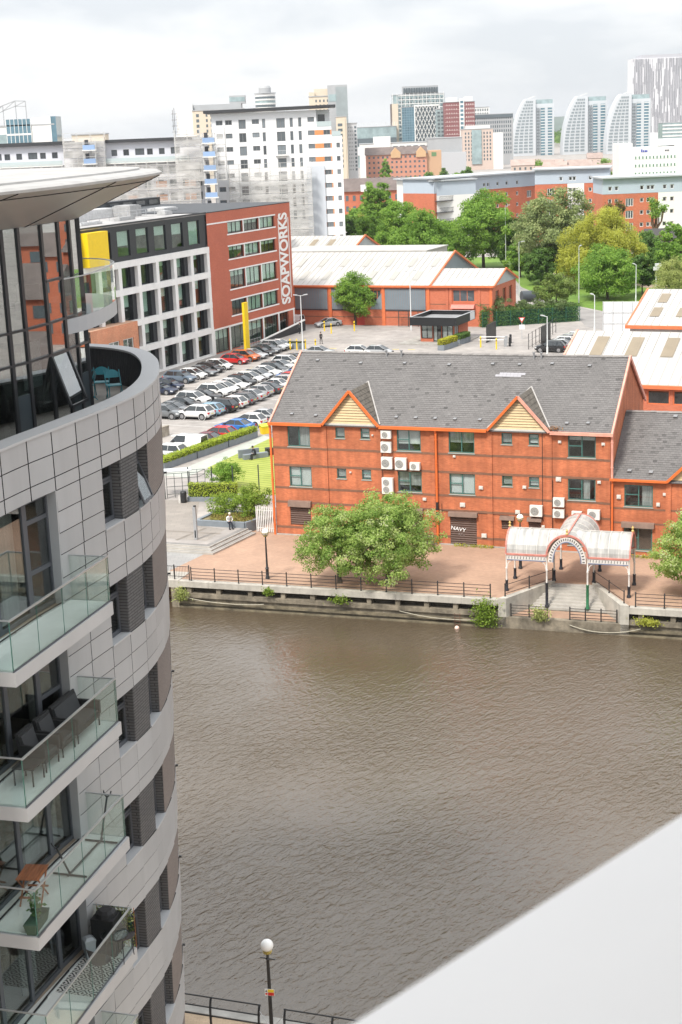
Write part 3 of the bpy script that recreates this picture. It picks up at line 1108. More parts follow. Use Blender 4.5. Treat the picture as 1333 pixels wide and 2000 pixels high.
# dark brick bands between pilasters, pilasters
pil = [(4.33, 4.72), (8.95, 9.3), (13.38, 13.72), (17.9, 18.32), (22.5, 23.0), (26.95, 27.44)]
for z in (7.30, 5.86, 3.98, 2.78, 0.66):
 xx = [0] + [v for p in pil for v in p] + [W_]
 for i in range(0, len(xx) - 1, 2):
  a, b_ = xx[i], xx[i + 1]
  if b_ - a < .1:
   continue
  segs = [(a, b_)]
  for h in holes:
   if h[2] < z + .08 and h[3] > z - .08:
    ns = []
    for p, q in segs:
     if h[0] >= q or h[1] <= p:
      ns.append((p, q))
     else:
      if h[0] > p: ns.append((p, h[0]))
      if h[1] < q: ns.append((h[1], q))
    segs = ns
  for p, q in segs:
   MB().box(p, q, -0.014, 0.0, z - .095, z + .095).build('brick_band', BAND, RB)
for a, b_ in pil:
 m = MB().box(a, b_, -0.09, -0.0, 0, EAV - .12)
 p = m.build('pilaster', RED, RB)
 for z in (7.30, 5.86, 3.98, 2.78, 0.66):
  MB().box(a - .003, b_ + .003, -0.1, -0.02, z - .095, z + .095).build('brick_band', BAND, p)
mb = MB().box(0, W_, -.02, 0.0, EAV - .2, EAV - .02)
mb.build('fascia_board', FASC, RB)
CURT = M('grey_curtain', (0.42, 0.43, 0.42), 0.9, var=0.3, scale=14, stretch=(1, 1, .05))
bl = [None, (BLIND, 0, 1, .0), (CURT, .5, 1, 0), (BLIND, 0, 1, .45), (BLIND, 0, 1, .12)]
wb = {(0, 7.43): bl[2], (0, 4.12): bl[1], (1, 7.43): (BLIND, 0, 1, .3), (1, 4.12): (CURT, 0, 1, .28), (2, 7.43): (CURT, 0, 1, .46), (2, 4.12): (M('white_blind', (.8, .81, .82), .8), 0, 1, 0.0), (3, 7.43): (BLIND, 0, 1, .8), (3, 4.12): (CURT, .55, .8, 0)}
for i, (a, b_) in enumerate(wide):
 for z0, z1 in ((7.43, 9.12), (4.12, 5.78)):
  window(RB, (0, 0, 0), (1, 0, 0), (0, 1, 0), (a, b_, z0, z1), GREENF, PANE, 0.13, (0.5,), ((0, .5, .52),) if z0 < 7 or i in (1, 3) else (), 0.07, 0.06, wb[(i, z0)], SILLM)
for i, (a, b_) in enumerate(small):
 for z0, z1 in ((8.25, 9.12), (4.95, 5.78)):
  window(RB, (0, 0, 0), (1, 0, 0), (0, 1, 0), (a, b_, z0, z1), GREENF, PANE, 0.13, (), ((0, 1, .62),) if (i + int(z0)) % 2 else (), 0.06, 0.06, ((BLIND if i % 2 else CURT), 0, 1, .1), SILLM)
window(RB, (0, 0, 0), (1, 0, 0), (0, 1, 0), (24.22, 26.32, 0.55, 2.3), GREENF, PANE, 0.13, (0.5,), (), 0.07, 0.06, None, SILLM)

def shutter(parent, a, b_, z0, z1, hood=0.34, name='roller_shutter'):
 s = MB()
 n_ = max(5, int((z1 - z0) / .17))
 for k in range(n_):
  za = z0 + (z1 - z0) * k / n_
  zb = z0 + (z1 - z0) * (k + 1) / n_
  s.add([(a, .08, za), (b_, .08, za), (b_, .005, zb - .05), (a, .005, zb - .05), (a, .08, zb), (b_, .08, zb)], [(0, 1, 2, 3), (3, 2, 5, 4)])
 o = s.build(name, SHUT, parent)
 h = MB()
 h.extr([(a - .1, -.30, z1), (a - .1, .0, z1), (a - .1, .0, z1 + hood), (a - .1, -.24, z1 + hood - .06)], (b_ - a + .2, 0, 0))
 h.build('shutter_hood', M('shutter_box', (0.20, 0.135, 0.105), .6, var=.15), o)
 return o

shutter(RB, 1.25, 3.05, .85, 2.45, .5)
s2 = shutter(RB, 14.85, 17.0, .03, 2.36, .38)
shutter(RB, 19.0, 19.95, 1.5, 2.3, .3)
shutter(RB, 21.15, 22.1, 1.5, 2.3, .3)
shutter(RB, 10.62, 12.58, .85, 2.45, .4)
GRAF = M('white_spray_paint', (.8, .8, .8), .7)
g_ = obj('graffiti_tag', text_mesh('NAVY', .42, GRAF, .004, .004, 'graffiti_tag', 1.1), s2, (15.5, .0, 1.3), rot=(RAD(90), RAD(9), 0))
g2 = MB()
for k in range(7):
 g2.bar((15.5 + .07 * k, .008, .85 + .1 * math.sin(k * 2.1)), (15.56 + .07 * k, .008, .88 + .12 * math.cos(k * 1.7)), .03, .004)
g2.build('graffiti_tag', GRAF, s2)
# roof: decking plus laid slates, cut round the two front gables
SL = (RIDGE - EAV) / (DEP / 2)
OV = 0.28

def roof_z(y):
 return EAV + SL * y if y <= DEP / 2 else EAV + SL * (DEP - y)

gab = [(4.48, 9.22, 6.85, 12.05), (18.02, 22.85, 20.44, 11.95)]
mb = MB()
for y0, y1 in ((-OV, DEP / 2), (DEP / 2, DEP + OV)):
 mb.add([(-.12, y0, EAV + SL * (y0 if y0 < 1 else DEP - y0) - .02), (W_ + .12, y0, EAV + SL * (y0 if y0 < 1 else DEP - y0) - .02),
   (W_ + .12, y1, EAV + SL * (y1 if y1 < 8 else DEP - y1) - .02), (-.12, y1, EAV + SL * (y1 if y1 < 8 else DEP - y1) - .02)], [(0, 1, 2, 3)])
roof = mb.build('roof', M('roof_felt', (0.07, 0.066, 0.066), .9), RB)

def slates(O, U, D, w, ln, tw=0.30, th=0.235, keep=None, seed=1, lift=.018):
 """overlapping slates on a sloping plane: O lower corner, U along the eaves, D up the slope"""
 rs = np.random.default_rng(seed)
 O, U, D = np.array(O, float), np.array(U, float), np.array(D, float)
 N = np.cross(U, D)
 N /= np.linalg.norm(N)
 if N[2] < 0:
  N = -N
 vs, tn = [], []
 rows = int(ln / th)
 for r in range(rows):
  off = (r % 2) * tw / 2
  k = int(w / tw) + 2
  for c in range(k):
   x0, x1 = max(0, c * tw - off), min(w, (c + 1) * tw - off)
   if x1 - x0 < .04:
    continue
   y0, y1 = r * th, min(ln, r * th + th * 1.25)
   cx, cy = (x0 + x1) / 2, (y0 + y1) / 2
   if keep and not keep(O + U * cx + D * cy):
    continue
   j = rs.uniform(-.006, .006)
   l0 = lift + .012 + j
   p = [O + U * (x0 + .005) + D * y0 + N * l0, O + U * (x1 - .005) + D * y0 + N * (l0 + rs.uniform(-.004, .004)),
     O + U * (x1 - .005) + D * y1 + N * .006, O + U * (x0 + .005) + D * y1 + N * .006]
   q = [p[0] - N * .02, p[1] - N * .02, p[1], p[0]]
   vs += p + q
   t = np.clip(.5 + rs.normal() * .045, 0, 1)
   if rs.random() < .02:
    t = rs.uniform(.05, .3)
   tn += [t, t * .6]
 return np.array(vs), np.array(tn)

def keep_main(p):
 for a, b_, c, az in gab:
  if a < p[0] < b_:
   zz = EAV + (az - EAV) * (1 - abs(p[0] - c) / ((b_ - a) / 2))
   if p[2] < zz - .02:
    return False
 return True

sl_len = math.hypot(DEP / 2 + OV, SL * (DEP / 2 + OV))
dv = np.array([0, DEP / 2 + OV, SL * (DEP / 2 + OV)]) / sl_len
v, t = slates((-.12, -OV, EAV - SL * OV), (1, 0, 0), dv, W_ + .24, sl_len, keep=keep_main, seed=3)
obj('slates', attr_mesh('slates', v, 4, t, SLATE), RB, kind='stuff')
dv2 = np.array([0, -dv[1], dv[2]])
v, t = slates((-.12, DEP + OV, EAV - SL * OV), (1, 0, 0), dv2, W_ + .24, sl_len, tw=.6, th=.47, seed=4)
obj('slates', attr_mesh('slates', v, 4, t, SLATE), RB, kind='stuff')
RIDGEM = M('ridge_tile', (0.21, 0.195, 0.185), .85, var=.3, scale=1.5, rnd=.12)
rt = MB().extr([(0, -.16, -.05), (0, 0, .06), (0, .16, -.05), (0, 0, 0.0)], (.46, 0, 0)).mesh('ridge_tile', RIDGEM)
x = -.12
while x < W_ - .3:
 obj('ridge_tile', rt, RB, (x, DEP / 2, RIDGE + .035 + random.uniform(-.01, .012)))
 x += .47
# verges
for x in (-.2, W_ + .06):
 m = MB()
 m.bar((x + .07, -OV, EAV - SL * OV - .02), (x + .07, DEP / 2, RIDGE - .02), .14, .3)
 m.bar((x + .07, DEP + OV, EAV - SL * OV - .02), (x + .07, DEP / 2, RIDGE - .021), .141, .3)
 m.build('verge_board', PINKO, RB)
# gutters along the eaves, stepping over the gables
GY = -OV - .05
gseg = [(-.22, gab[0][0] - .05), (gab[0][1] + .05, gab[1][0] - .05), (gab[1][1] + .05, W_ + .22)]
for i, (a, b_) in enumerate(gseg):
 m = MB().box(a, b_, GY - .1, GY + .1, EAV - .26, EAV - .03)
 m.build('gutter', PINKO if i == 2 else ORANGE, RB)
for gi, (a, b_, c, az) in enumerate(gab):
 g = MB()
 yb = (az - EAV) / SL
 # cheeks of the little roof
 r = MB()
 for sx, ex in ((a, c), (b_, c)):
  r.add([(sx, -OV, EAV - .02), (ex, -OV, az + .03), (ex, yb + .1, az + .03), (sx, 0.0, EAV)], [(0, 1, 2, 3)])
 gr = r.build('gable_roof', M('mossy_tile', (0.115, 0.10, 0.082), .9, var=.4, scale=3), RB)
 for side, sx in ((0, a), (1, b_)):
  # rows of tiles on each cheek
  n_r = 9
  for k in range(n_r):
   f0, f1 = k / n_r, (k + 1) / n_r
   pa = Vector((sx, 0, EAV)).lerp(Vector((c, 0, az + .03)), f0)
   pb = Vector((sx, 0, EAV)).lerp(Vector((c, 0, az + .03)), f1)
   m = MB()
   m.add([(pa.x, -OV, pa.z + .05), (pa.x, yb * f0, pa.z + .05), (pb.x, yb * f1, pb.z + .012), (pb.x, -OV, pb.z + .012),
       (pa.x, -OV, pa.z), (pa.x, yb * f0, pa.z)], [(0, 1, 2, 3), (0, 1, 5, 4)])
   m.build('tile_course', MATS['mossy_tile'], gr)
 MB().bar((b_ + .05, -.1, EAV + .05), (c, yb + .12, az + .09), .10, .05).build('valley_flashing', LEADM, gr)
 MB().bar((a - .05, -.1, EAV + .05), (c, yb + .12, az + .085), .09, .05).build('valley_flashing', LEADM, gr)
 # cream boards
 nb = 11
 for k in range(nb):
  z0 = EAV + .02 + (az - EAV - .22) * k / nb
  z1 = EAV + .02 + (az - EAV - .22) * (k + 1) / nb
  h0 = (b_ - a) / 2 * (1 - (z0 - EAV) / (az - EAV)) - .05
  h1 = (b_ - a) / 2 * (1 - (z1 - EAV) / (az - EAV)) - .05
  m = MB()
  z1 -= .035
  m.add([(c - h0, -.13, z0), (c + h0, -.13, z0), (c + h1, -.07, z1), (c - h1, -.07, z1), (c - h1, -.02, z1), (c + h1, -.02, z1), (c - h0, -.03, z0), (c + h0, -.03, z0)], [(0, 1, 2, 3), (3, 2, 5, 4), (0, 1, 7, 6)])
  m.build('gable_board', CREAM, RB)
 MB().box(a + .08, b_ - .08, -.16, -.02, EAV - .22, EAV + .02).build('fascia_board', FASC, RB)
 for sx, cmat in ((a, ORANGE), (b_, PINKO if gi else ORANGE)):
  m = MB()
  m.bar((sx, -OV - .06, EAV - .1), (c, -OV - .06, az + .06), .16, .2)
  m.build('barge_board', cmat, RB)
# roof vents, a patch of pale slates, flues
VENT = M('vent_metal', (.26, .26, .265), .5, metal=.2)
vm_ = MB().extr([(-.14, -.2, 0), (.14, -.2, 0), (.14, -.2, .14), (-.14, -.2, .14)], (0, .12, 0)).extr([(-.15, -.22, .15), (.15, -.22, .15), (.15, .18, .0), (.15, .18, -.02), (-.15, .18, -.02), (-.15, .18, 0)], (0, 0, .02)).mesh('roof_vent', VENT)
sl_ang = math.atan(SL)
for (x, f) in ((1.5, .1), (3.6, .09), (10.4, .1), (12.0, .1), (13.6, .1), (15.2, .1), (17.2, .1), (24.0, .09), (25.6, .1), (1.7, .87), (5.6, .84), (9.4, .85), (13.2, .84), (16.8, .86), (19.0, .86), (21.6, .88), (24.6, .86)):
 y = f * DEP / 2
 obj('roof_vent', vm_, RB, (x, y, roof_z(y) + .05), rot=(sl_ang, 0, 0), scale=(.85, .8, .8))
for x in (7.6, 8.9, 20.0, 20.6):
 m = MB().tube((0, 0, -.3), (0, 0, .55), .07, n=8).tube((0, 0, .5), (0, 0, .62), .11, n=8)
 m.build('flue_pipe', VENT, RB, (x, 6.9, RIDGE - .3))
PALE = M('pale_new_slate', (.33, .32, .34), .8, var=.05)
for k in range(7):
 for j in range(2):
  x = 17.3 + k * .3 + j * .3
  y = 5.0 + j * .2
  o = MB().box(0, .29, 0, .26, 0, .012).build('replacement_slate', PALE, RB, (x, y, roof_z(y) + .045))
  o.rotation_euler = (sl_ang, 0, 0)
# downpipes
for x, mt, z0, z1 in ((-.12, ORANGE, 0, EAV - .2), (13.86, ORANGE, 0, EAV - .2), (27.58, PINKO, 5.95, EAV - .2)):
 m = MB().tube((x, -.16, z0), (x, -.16, z1 - .3), .095, n=10).tube((x, -.16, z1 - .3), (x, GY, z1), .095, n=10)
 for z in np.arange(z0 + .8, z1 - .4, 1.9):
  m.tube((x, -.16, z), (x, -.16, z + .08), .12, n=10)
 m.build('downpipe', mt, RB, smooth=True)
MB().tube((13.86, -.161, 2.3), (13.86, -.161, 3.45), .105, n=10).build('downpipe', BLACKM, RB, smooth=True)
# wall cables
m = MB()
for x, z0, z1 in ((9.38, .9, 9.0), (10.05, 2.6, 4.0), (22.25, 2.4, 9.2), (23.05, 1.0, 5.6), (24.15, 1.1, 3.0), (14.2, 2.6, 3.3)):
 m.bar((x, -.03, z0), (x, -.03, z1), .035, .03)
m.bar((9.38, -.03, 5.92), (12.6, -.03, 5.92), .03, .05)
m.bar((14.2, -.03, 2.75), (19.6, -.03, 2.62), .02, .02)
m.build('wall_cable', BLACKM, RB)
# small fittings: alarm boxes, cameras, signs
for (x, z, s) in ((1.9 + 10.9, 3.6, .14), (17.4, 4.75, .16), (20.85, 4.95, .14), (23.6, 8.6, .12), (26.9, 8.55, .13), (15.3, 7.15, .1), (6.65, 5.5, .07), (8.62, 8.6, .07), (23.5, 5.7, .2), (26.6, 5.6, .13), (15.9, 3.3, .2), (20.3, 2.95, .18), (22.3, 1.9, .12), (17.6, .9, .2)):
 m = MB().box(-s, s, -.12, 0, -s * .8, s * .8).box(-s * .6, s * .6, -.15, -.12, -s * .5, s * .5)
 m.build('wall_box', M('cream_plastic', (.6, .58, .54), .6), RB, (x, 0, z))
# kerb stones and low plinth at the foot of the wall
MB().box(-.02, W_, -.16, -.0, 0, .07).build('plinth', CONC, RB)
MB().box(W_ + .02, 60, -.16, -.005, 0, .07).build('plinth', CONC, RB)

# air-conditioning units on the office wall (things hanging on it)
AC_W = M('white_plastic_casing', (.72, .71, .67), .5, var=.06, scale=2)
AC_D = M('fan_grille_dark', (.23, .23, .22), .6)

def rloc(x, y, z):
 c, s = math.cos(RROT), math.sin(RROT)
 return Vector((-5.3 + x * c - y * s, 118.2 + x * s + y * c, z))

AC = [(9.4, 10.26, 8.42, 9.06, 1, 'topmost in the column of four'),
   (9.36, 10.24, 7.3, 8.16, 1, 'second unit down in the column of four'), (9.36, 10.3, 5.98, 6.94, 1, 'third unit down in the column of four'),
   (10.5, 11.46, 5.96, 6.92, 1, 'middle unit of three on the black bracket rail'), (11.72, 12.56, 5.98, 6.58, 1, 'right and smallest unit on the black bracket rail'),
   (9.36, 10.3, 3.95, 5.28, 2, 'tall two fan unit at the foot of the column'), (21.3, 22.3, 2.75, 3.62, 1, 'single unit left of the thin drainpipe'),
   (23.12, 24.0, 3.6, 4.3, 1, 'upper unit of the stacked pair over the canopy'), (23.1, 24.0, 2.74, 3.4, 1, 'lower unit of the stacked pair over the canopy'),
   (24.55, 25.33, 2.75, 3.3, 1, 'unit half hidden behind the canopy dome'), (25.75, 26.72, 2.74, 3.5, 1, 'unit right of the canopy dome')]
for (a, b_, z0, z1, nf, txt) in AC:
 t = thing('air_conditioner', 'white air conditioner on brick wall, ' + txt, 'air conditioner', rloc((a + b_) / 2, -.005, z0), RROT, 'air conditioners on the brick office')
 w, h = (b_ - a) * .96, (z1 - z0) * .95
 MB().box(-w / 2, w / 2, -.38, -.06, 0, h).box(-w / 2 - .01, w / 2 + .01, -.39, -.05, h, h + .02).build('casing', AC_W, t)
 for k in range(nf):
  zc = h * (.5 if nf == 1 else (.27, .73)[k])
  r_ = min(w * .36, h * (.4 if nf == 1 else .21))
  g_ = MB().tube((-w * .1, -.384, zc), (-w * .1, -.395, zc), r_, n=20).build('fan_grille', AC_D, t)
  m = MB()
  for q in range(3):
   rr = r_ * (.35 + .3 * q)
   for s_ in range(20):
    a0, a1 = 2 * math.pi * s_ / 20, 2 * math.pi * (s_ + 1) / 20
    m.bar((-w * .1 + rr * math.cos(a0), -.4, zc + rr * math.sin(a0)), (-w * .1 + rr * math.cos(a1), -.4, zc + rr * math.sin(a1)), .018, .01)
  m.build('grille_ring', AC_W, g_)
 MB().box(-w * .35, -w * .3, -.36, 0, -.05, 0).box(w * .3, w * .35, -.36, 0, -.05, 0).build('bracket', BLACKM, t)

# ------------------------------------------------------------------ lower wing to the right
LW = thing('brick_office_wing', 'lower two storey brick wing with slate roof at the right edge', 'building', rloc(W_ + .01, 0, 0), RROT)
WL, EV2, RG2, DP2 = 26.0, 6.0, 9.9, 12.4
wh = [(1.02, 3.15, 3.83, 5.5), (1.02, 3.15, .45, 2.2), (6.1, 6.9, 4.6, 5.5), (8.2, 9.0, 4.6, 5.5), (12.0, 14.0, 3.83, 5.5), (12, 14, .45, 2.2)]
mb = MB()
facade(mb, (0, 0, 0), (1, 0, 0), (0, 1, 0), WL, 0, EV2, wh, .13)
mb.add([(WL, 0, 0), (WL, DP2, 0), (WL, DP2, EV2), (WL, DP2 / 2, RG2), (WL, 0, EV2)], [(0, 1, 2, 3, 4)])
mb.quad((0, DP2, 0), (WL, DP2, 0), (WL, DP2, EV2), (0, DP2, EV2))
mb.build('wall', RED, LW)
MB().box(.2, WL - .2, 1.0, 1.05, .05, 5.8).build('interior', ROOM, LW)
for i, h in enumerate(wh):
 window(LW, (0, 0, 0), (1, 0, 0), (0, 1, 0), h, GREENF, PANE, .13, (.5,), ((0, .5, .55),), .07, .06, (CURT, .62, 1, 0) if i == 0 else None, SILLM)
for z in (3.66, 2.55):
 MB().box(0.0, 4.1, -.012, 0, z - .075, z + .075).build('brick_band', BAND, LW)
 MB().box(4.5, WL, -.012, 0, z - .075, z + .075).build('brick_band', BAND, LW)
for a in (4.1, 9.3, 14.8):
 MB().box(a, a + .4, -.09, 0, 0, EV2 - .12).build('pilaster', RED, LW)
h = MB().extr([(.85, -.32, 2.25), (.85, 0, 2.25), (.85, 0, 2.66), (.85, -.26, 2.58)], (2.45, 0, 0))
h.build('shutter_hood', MATS['shutter_box'], LW)
S2 = (RG2 - EV2) / (DP2 / 2)
mb = MB()
mb.add([(0.0, -OV, EV2 - S2 * OV - .02), (WL, -OV, EV2 - S2 * OV - .02), (WL, DP2 / 2, RG2 - .02), (0.0, DP2 / 2, RG2 - .02)], [(0, 1, 2, 3)])
mb.add([(0.0, DP2 + OV, EV2 - S2 * OV - .02), (WL, DP2 + OV, EV2 - S2 * OV - .02), (WL, DP2 / 2, RG2 - .02), (0.0, DP2 / 2, RG2 - .02)], [(0, 1, 2, 3)])
mb.build('roof', MATS['roof_felt'], LW)
ln2 = math.hypot(DP2 / 2 + OV, S2 * (DP2 / 2 + OV))
dv = np.array([0, DP2 / 2 + OV, S2 * (DP2 / 2 + OV)]) / ln2
v, t = slates((0.02, -OV, EV2 - S2 * OV), (1, 0, 0), dv, 16, ln2, seed=8)
rs8 = np.random.default_rng(8)
t[::2] = np.where(rs8.random(len(t) // 2) < .06, rs8.uniform(.12, .36, len(t) // 2), t[::2])
obj('slates', attr_mesh('slates', v, 4, t, SLATE), LW, kind='stuff')
x = 0.05
while x < WL - .3:
 obj('ridge_tile', rt, LW, (x, DP2 / 2, RG2 + .035 + random.uniform(-.01, .012)))
 x += .47
MB().box(-.02, 4.2, GY - .1, GY + .1, EV2 - .18, EV2 - .02).build('gutter', ORANGE, LW)
MB().box(9.4, WL, GY - .1, GY + .1, EV2 - .18, EV2 - .02).build('gutter', ORANGE, LW)
MB().box(0, WL, -.02, 0, EV2 - .2, EV2 - .02).build('fascia_board', FASC, LW)
m = MB().bar((4.2, -OV - .06, EV2 - .1), (6.8, -OV - .06, EV2 + 2.5), .16, .2).bar((9.4, -OV - .06, EV2 - .1), (6.8, -OV - .06, EV2 + 2.501), .161, .2)
m.build('barge_board', ORANGE, LW)
mb = MB()
for k in range(12):
 z0, z1 = EV2 + .02 + 2.3 * k / 12, EV2 + .02 + 2.3 * (k + 1) / 12
 h0, h1 = 2.55 * (1 - (z0 - EV2) / 2.5), 2.55 * (1 - (z1 - EV2) / 2.5)
 MB().add([(6.8 - h0, -.1, z0), (6.8 + h0, -.1, z0), (6.8 + h1, -.07, z1), (6.8 - h1, -.07, z1), (6.8 - h1, -.02, z1), (6.8 + h1, -.02, z1)], [(0, 1, 2, 3), (3, 2, 5, 4)]).build('gable_board', CREAM, LW)
yb = 2.5 / S2
mb = MB()
for sx in (4.2, 9.4):
 mb.add([(sx, -OV, EV2), (6.8, -OV, EV2 + 2.53), (6.8, yb + .1, EV2 + 2.53), (sx, 0, EV2)], [(0, 1, 2, 3)])
mb.build('gable_roof', MATS['mossy_tile'], LW)
m = MB().tube((.16, -.16, 0), (.16, -.16, EV2 - .4), .075, n=10).tube((.16, -.16, EV2 - .4), (.16, GY, EV2 - .15), .075, n=10)
m.build('downpipe', ORANGE, LW, smooth=True)
for (x, f) in ((1.3, .1), (2.9, .09), (3.9, .93)):
 obj('roof_vent', vm_, LW, (x, f * DP2 / 2, EV2 + S2 * f * DP2 / 2 + .05), rot=(math.atan(S2), 0, 0))
for (x, z, s) in ((.62, 4.55, .15), (3.55, 4.1, .13), (4.0, 4.9, .1)):
 MB().box(-s, s, -.12, 0, -s, s).box(-s * .6, s * .6, -.15, -.12, -s * .6, s * .6).build('wall_box', MATS['cream_plastic'], LW, (x, 0, z))

# ================================================================== CURVED APARTMENT TOWER AT THE LEFT
TB = Vector((-9.0, 36.0, 0))
TW = thing('apartment_tower', 'tall curved grey panelled apartment tower with glass balconies and flared roof', 'tower', TB)

def tw(mb, name, mats, smooth=False, parent=None, kind=None):
 o = mb.build(name, mats, parent or TW, (0, 0, 0) if parent else -TB, 0, smooth, kind)
 return o

PANEL = M('light_grey_cladding', (0.37, 0.375, 0.38), 0.45, var=0.05, scale=0.5, rnd=0.06, streak=0.06)
COPING = M('parapet_coping', (0.43, 0.435, 0.44), 0.5, var=0.04, scale=0.6)
SUBST = M('dark_joint_backing', (0.03, 0.03, 0.03), 0.9)  # near-black for joint backing, panel gasket edges, lintels and seams
GBRICK = M_brick('charcoal_brick', (0.10, 0.10, 0.102), (0.118, 0.115, 0.115), (0.045, 0.045, 0.047), 0.44, 0.082, 0.014, var=0.12, bump=1.0, vscale=0.6)
BBRICK = M_brick('brown_grey_brick', (0.185, 0.158, 0.145), (0.205, 0.175, 0.16), (0.13, 0.115, 0.108), 0.3, 0.068, 0.006, var=0.1, bump=0.6)
FRAMEM = M('slate_grey_frame', (0.075, 0.08, 0.09), 0.45)
TPANE = M_glass('tower_window_glass', (0.74, 0.78, 0.78), 1.6, base=0.05)
PPANE = M_glass('penthouse_glass', (0.62, 0.67, 0.66), 2.2, base=0.2)
J = [(-9.2, 24.6), (-8.83, 25.65), (-8.48, 26.7), (-8.14, 27.75), (-7.82, 28.8), (-7.5, 29.85), (-7.19, 30.9), (-6.84, 32.0), (-6.47, 32.97), (-6.1, 34.04), (-5.73, 35.08), (-5.41, 36.07), (-5.13, 37.08), (-4.97, 38.05), (-4.88, 39.1), (-4.87, 40.2), (-4.95, 41.3), (-5.08, 42.4), (-5.3, 43.6), (-5.72, 45.0), (-6.3, 46.0), (-7.1, 46.8), (-8.2, 47.4), (-10, 47.9), (-14, 48.2)]
KS = 4
JC = catmull(J, KS)

def off(i, d):
 """point of the wall curve moved outward by d"""
 a = JC[max(0, i - 1)]
 b_ = JC[min(len(JC) - 1, i + 1)]
 t = (b_ - a).normalized()
 return JC[i] + Vector((t.y, -t.x)) * d

def curve_strip(mb, i0, i1, z0, z1, d0, d1, gap=0.0, m=0, m2=None):
 """solid strip following the wall between samples i0..i1, from depth d0 (outer) to d1 (inner)"""
 n = i1 - i0
 vo, vi = [], []
 for k in range(n + 1):
  po, pi = off(i0 + k, d0), off(i0 + k, d1)
  if k == 0:
   t = (off(i0 + 1, d0) - po).normalized() * gap * 1.9
   po, pi = po + t, pi + t
  if k == n:
   t = (off(i1 - 1, d0) - po).normalized() * gap * 1.9
   po, pi = po + t, pi + t
  vo.append(po)
  vi.append(pi)
 vs = []
 for p, q in zip(vo, vi):
  vs += [(p.x, p.y, z0 + gap), (p.x, p.y, z1 - gap), (q.x, q.y, z1 - gap), (q.x, q.y, z0 + gap)]
 fs = []
 for k in range(n):
  a, b_ = 4 * k, 4 * (k + 1)
  fs += [(a, b_, b_ + 1, a + 1), (a + 1, b_ + 1, b_ + 2, a + 2), (a + 2, b_ + 2, b_ + 3, a + 3), (a + 3, b_ + 3, b_, a)]
 fs += [(0, 1, 2, 3), (4 * n + 3, 4 * n + 2, 4 * n + 1, 4 * n)]
 mb.add(vs, fs, m)
 if m2 is not None:
  for q in range(len(fs)):
   mb.m[-len(fs) + q] = m if (q % 4 == 0 and q < 4 * n) else m2
 return mb

rows = [(25.16, 25.67), (24.62, 25.16), (24.3, 24.62)]
heads = [24.3 - 3 * k for k in range(7)]
for h in heads:
 rows += [(h - .51, h), (h - 1.02, h - .51), (h - 1.53, h - 1.02), (h - 2.09, h - 1.53), (h - 2.65, h - 2.09), (h - 3.0, h - 2.65)]
rows = [r for r in rows if r[0] > 4.7]
NC = 19
loose = MB()
wcols = {10: 'w', 11: 'b', 12: 'w', 13: 'r', 14: 'r', 15: 'r', 16: 'r'}

def big_window(c, z):
 return 2 <= c <= 7 and z < 24.3 and any(h - 2.7 < z < h for h in heads)

made = {}
for (z0, z1) in rows:
 zc = (z0 + z1) / 2
 in_win = any(h - 1.53 < zc < h for h in heads)
 for c in range(0, NC):
  if big_window(c, zc):
   continue
  if c in wcols and in_win:
   continue
  i0, i1 = c * KS, (c + 1) * KS
  seen = 5 <= c <= 16 and not (c < 10 and z1 < 9.2) and not (c < 9 and z1 < 11)
  if seen:
   key = (c, round(z1 - z0, 2))
   if key not in made:
    made[key] = curve_strip(MB(), i0, i1, 0, z1 - z0, 0.0, -0.035, 0.011, 0, 1).mesh('cladding_panel', [PANEL, SUBST], False)
   obj('cladding_panel', made[key], TW, (-TB.x, -TB.y, z0))
  else:
   curve_strip(loose, i0, i1, z0, z1, 0.0, -0.035, 0.011, 0, 1)
tw(loose, 'cladding_panels', [PANEL, SUBST], kind='stuff')
# backing behind the panel joints, with the openings left free
bk = MB()
for (z0, z1) in rows:
 zc = (z0 + z1) / 2
 in_win = any(h - 1.53 < zc < h for h in heads)
 for c in range(0, len(J) - 1):
  if big_window(c, zc) or (c in (10, 12) and in_win):
   continue
  for k in range(KS):
   a, b_ = off(c * KS + k, -.05), off(c * KS + k + 1, -.05)
   bk.quad((a.x, a.y, z0), (b_.x, b_.y, z0), (b_.x, b_.y, z1), (a.x, a.y, z1))
tw(bk, 'backing_wall', SUBST)
# rest of the shell, out of sight: back, terrace floor, soffit
sh = MB()
pl = [tuple(off(i, -.06)) for i in range(len(JC))]
sh.add([(x, y, 24.6) for x, y in pl] + [(-22, 48.2, 24.6), (-22, 24.6, 24.6)], [tuple(range(len(pl) + 2))])
tw(sh, 'terrace_floor', M('terrace_paving', (.36, .34, .31), .85, var=.15, scale=1.5))
sh = MB()
sh.add([(x, y, 4.77) for x, y in pl] + [(-22, 48.2, 4.77), (-22, 24.6, 4.77)], [tuple(range(len(pl) + 2))])
tw(sh, 'soffit', COPING)
sh = MB()
for p, q in (((-14, 48.2), (-22, 48.2)), ((-22, 48.2), (-22, 24.6)), ((-22, 24.6), (-9.2, 24.6))):
 sh.quad((p[0], p[1], 0), (q[0], q[1], 0), (q[0], q[1], 24.6), (p[0], p[1], 24.6))
tw(sh, 'rear_wall', PANEL)
sh = MB()
curve_strip(sh, 0, len(JC) - 1, 0.0, 4.77, -1.6, -1.8)
tw(sh, 'undercroft_wall', M('pale_render', (.48, .47, .45), .8, var=.1))
for i in range(20, len(JC) - 8, 9):
 p = off(i, -.55)
 tw(MB().tube((p.x, p.y, 0), (p.x, p.y, 4.77), .28, n=16), 'column', COPING, True)
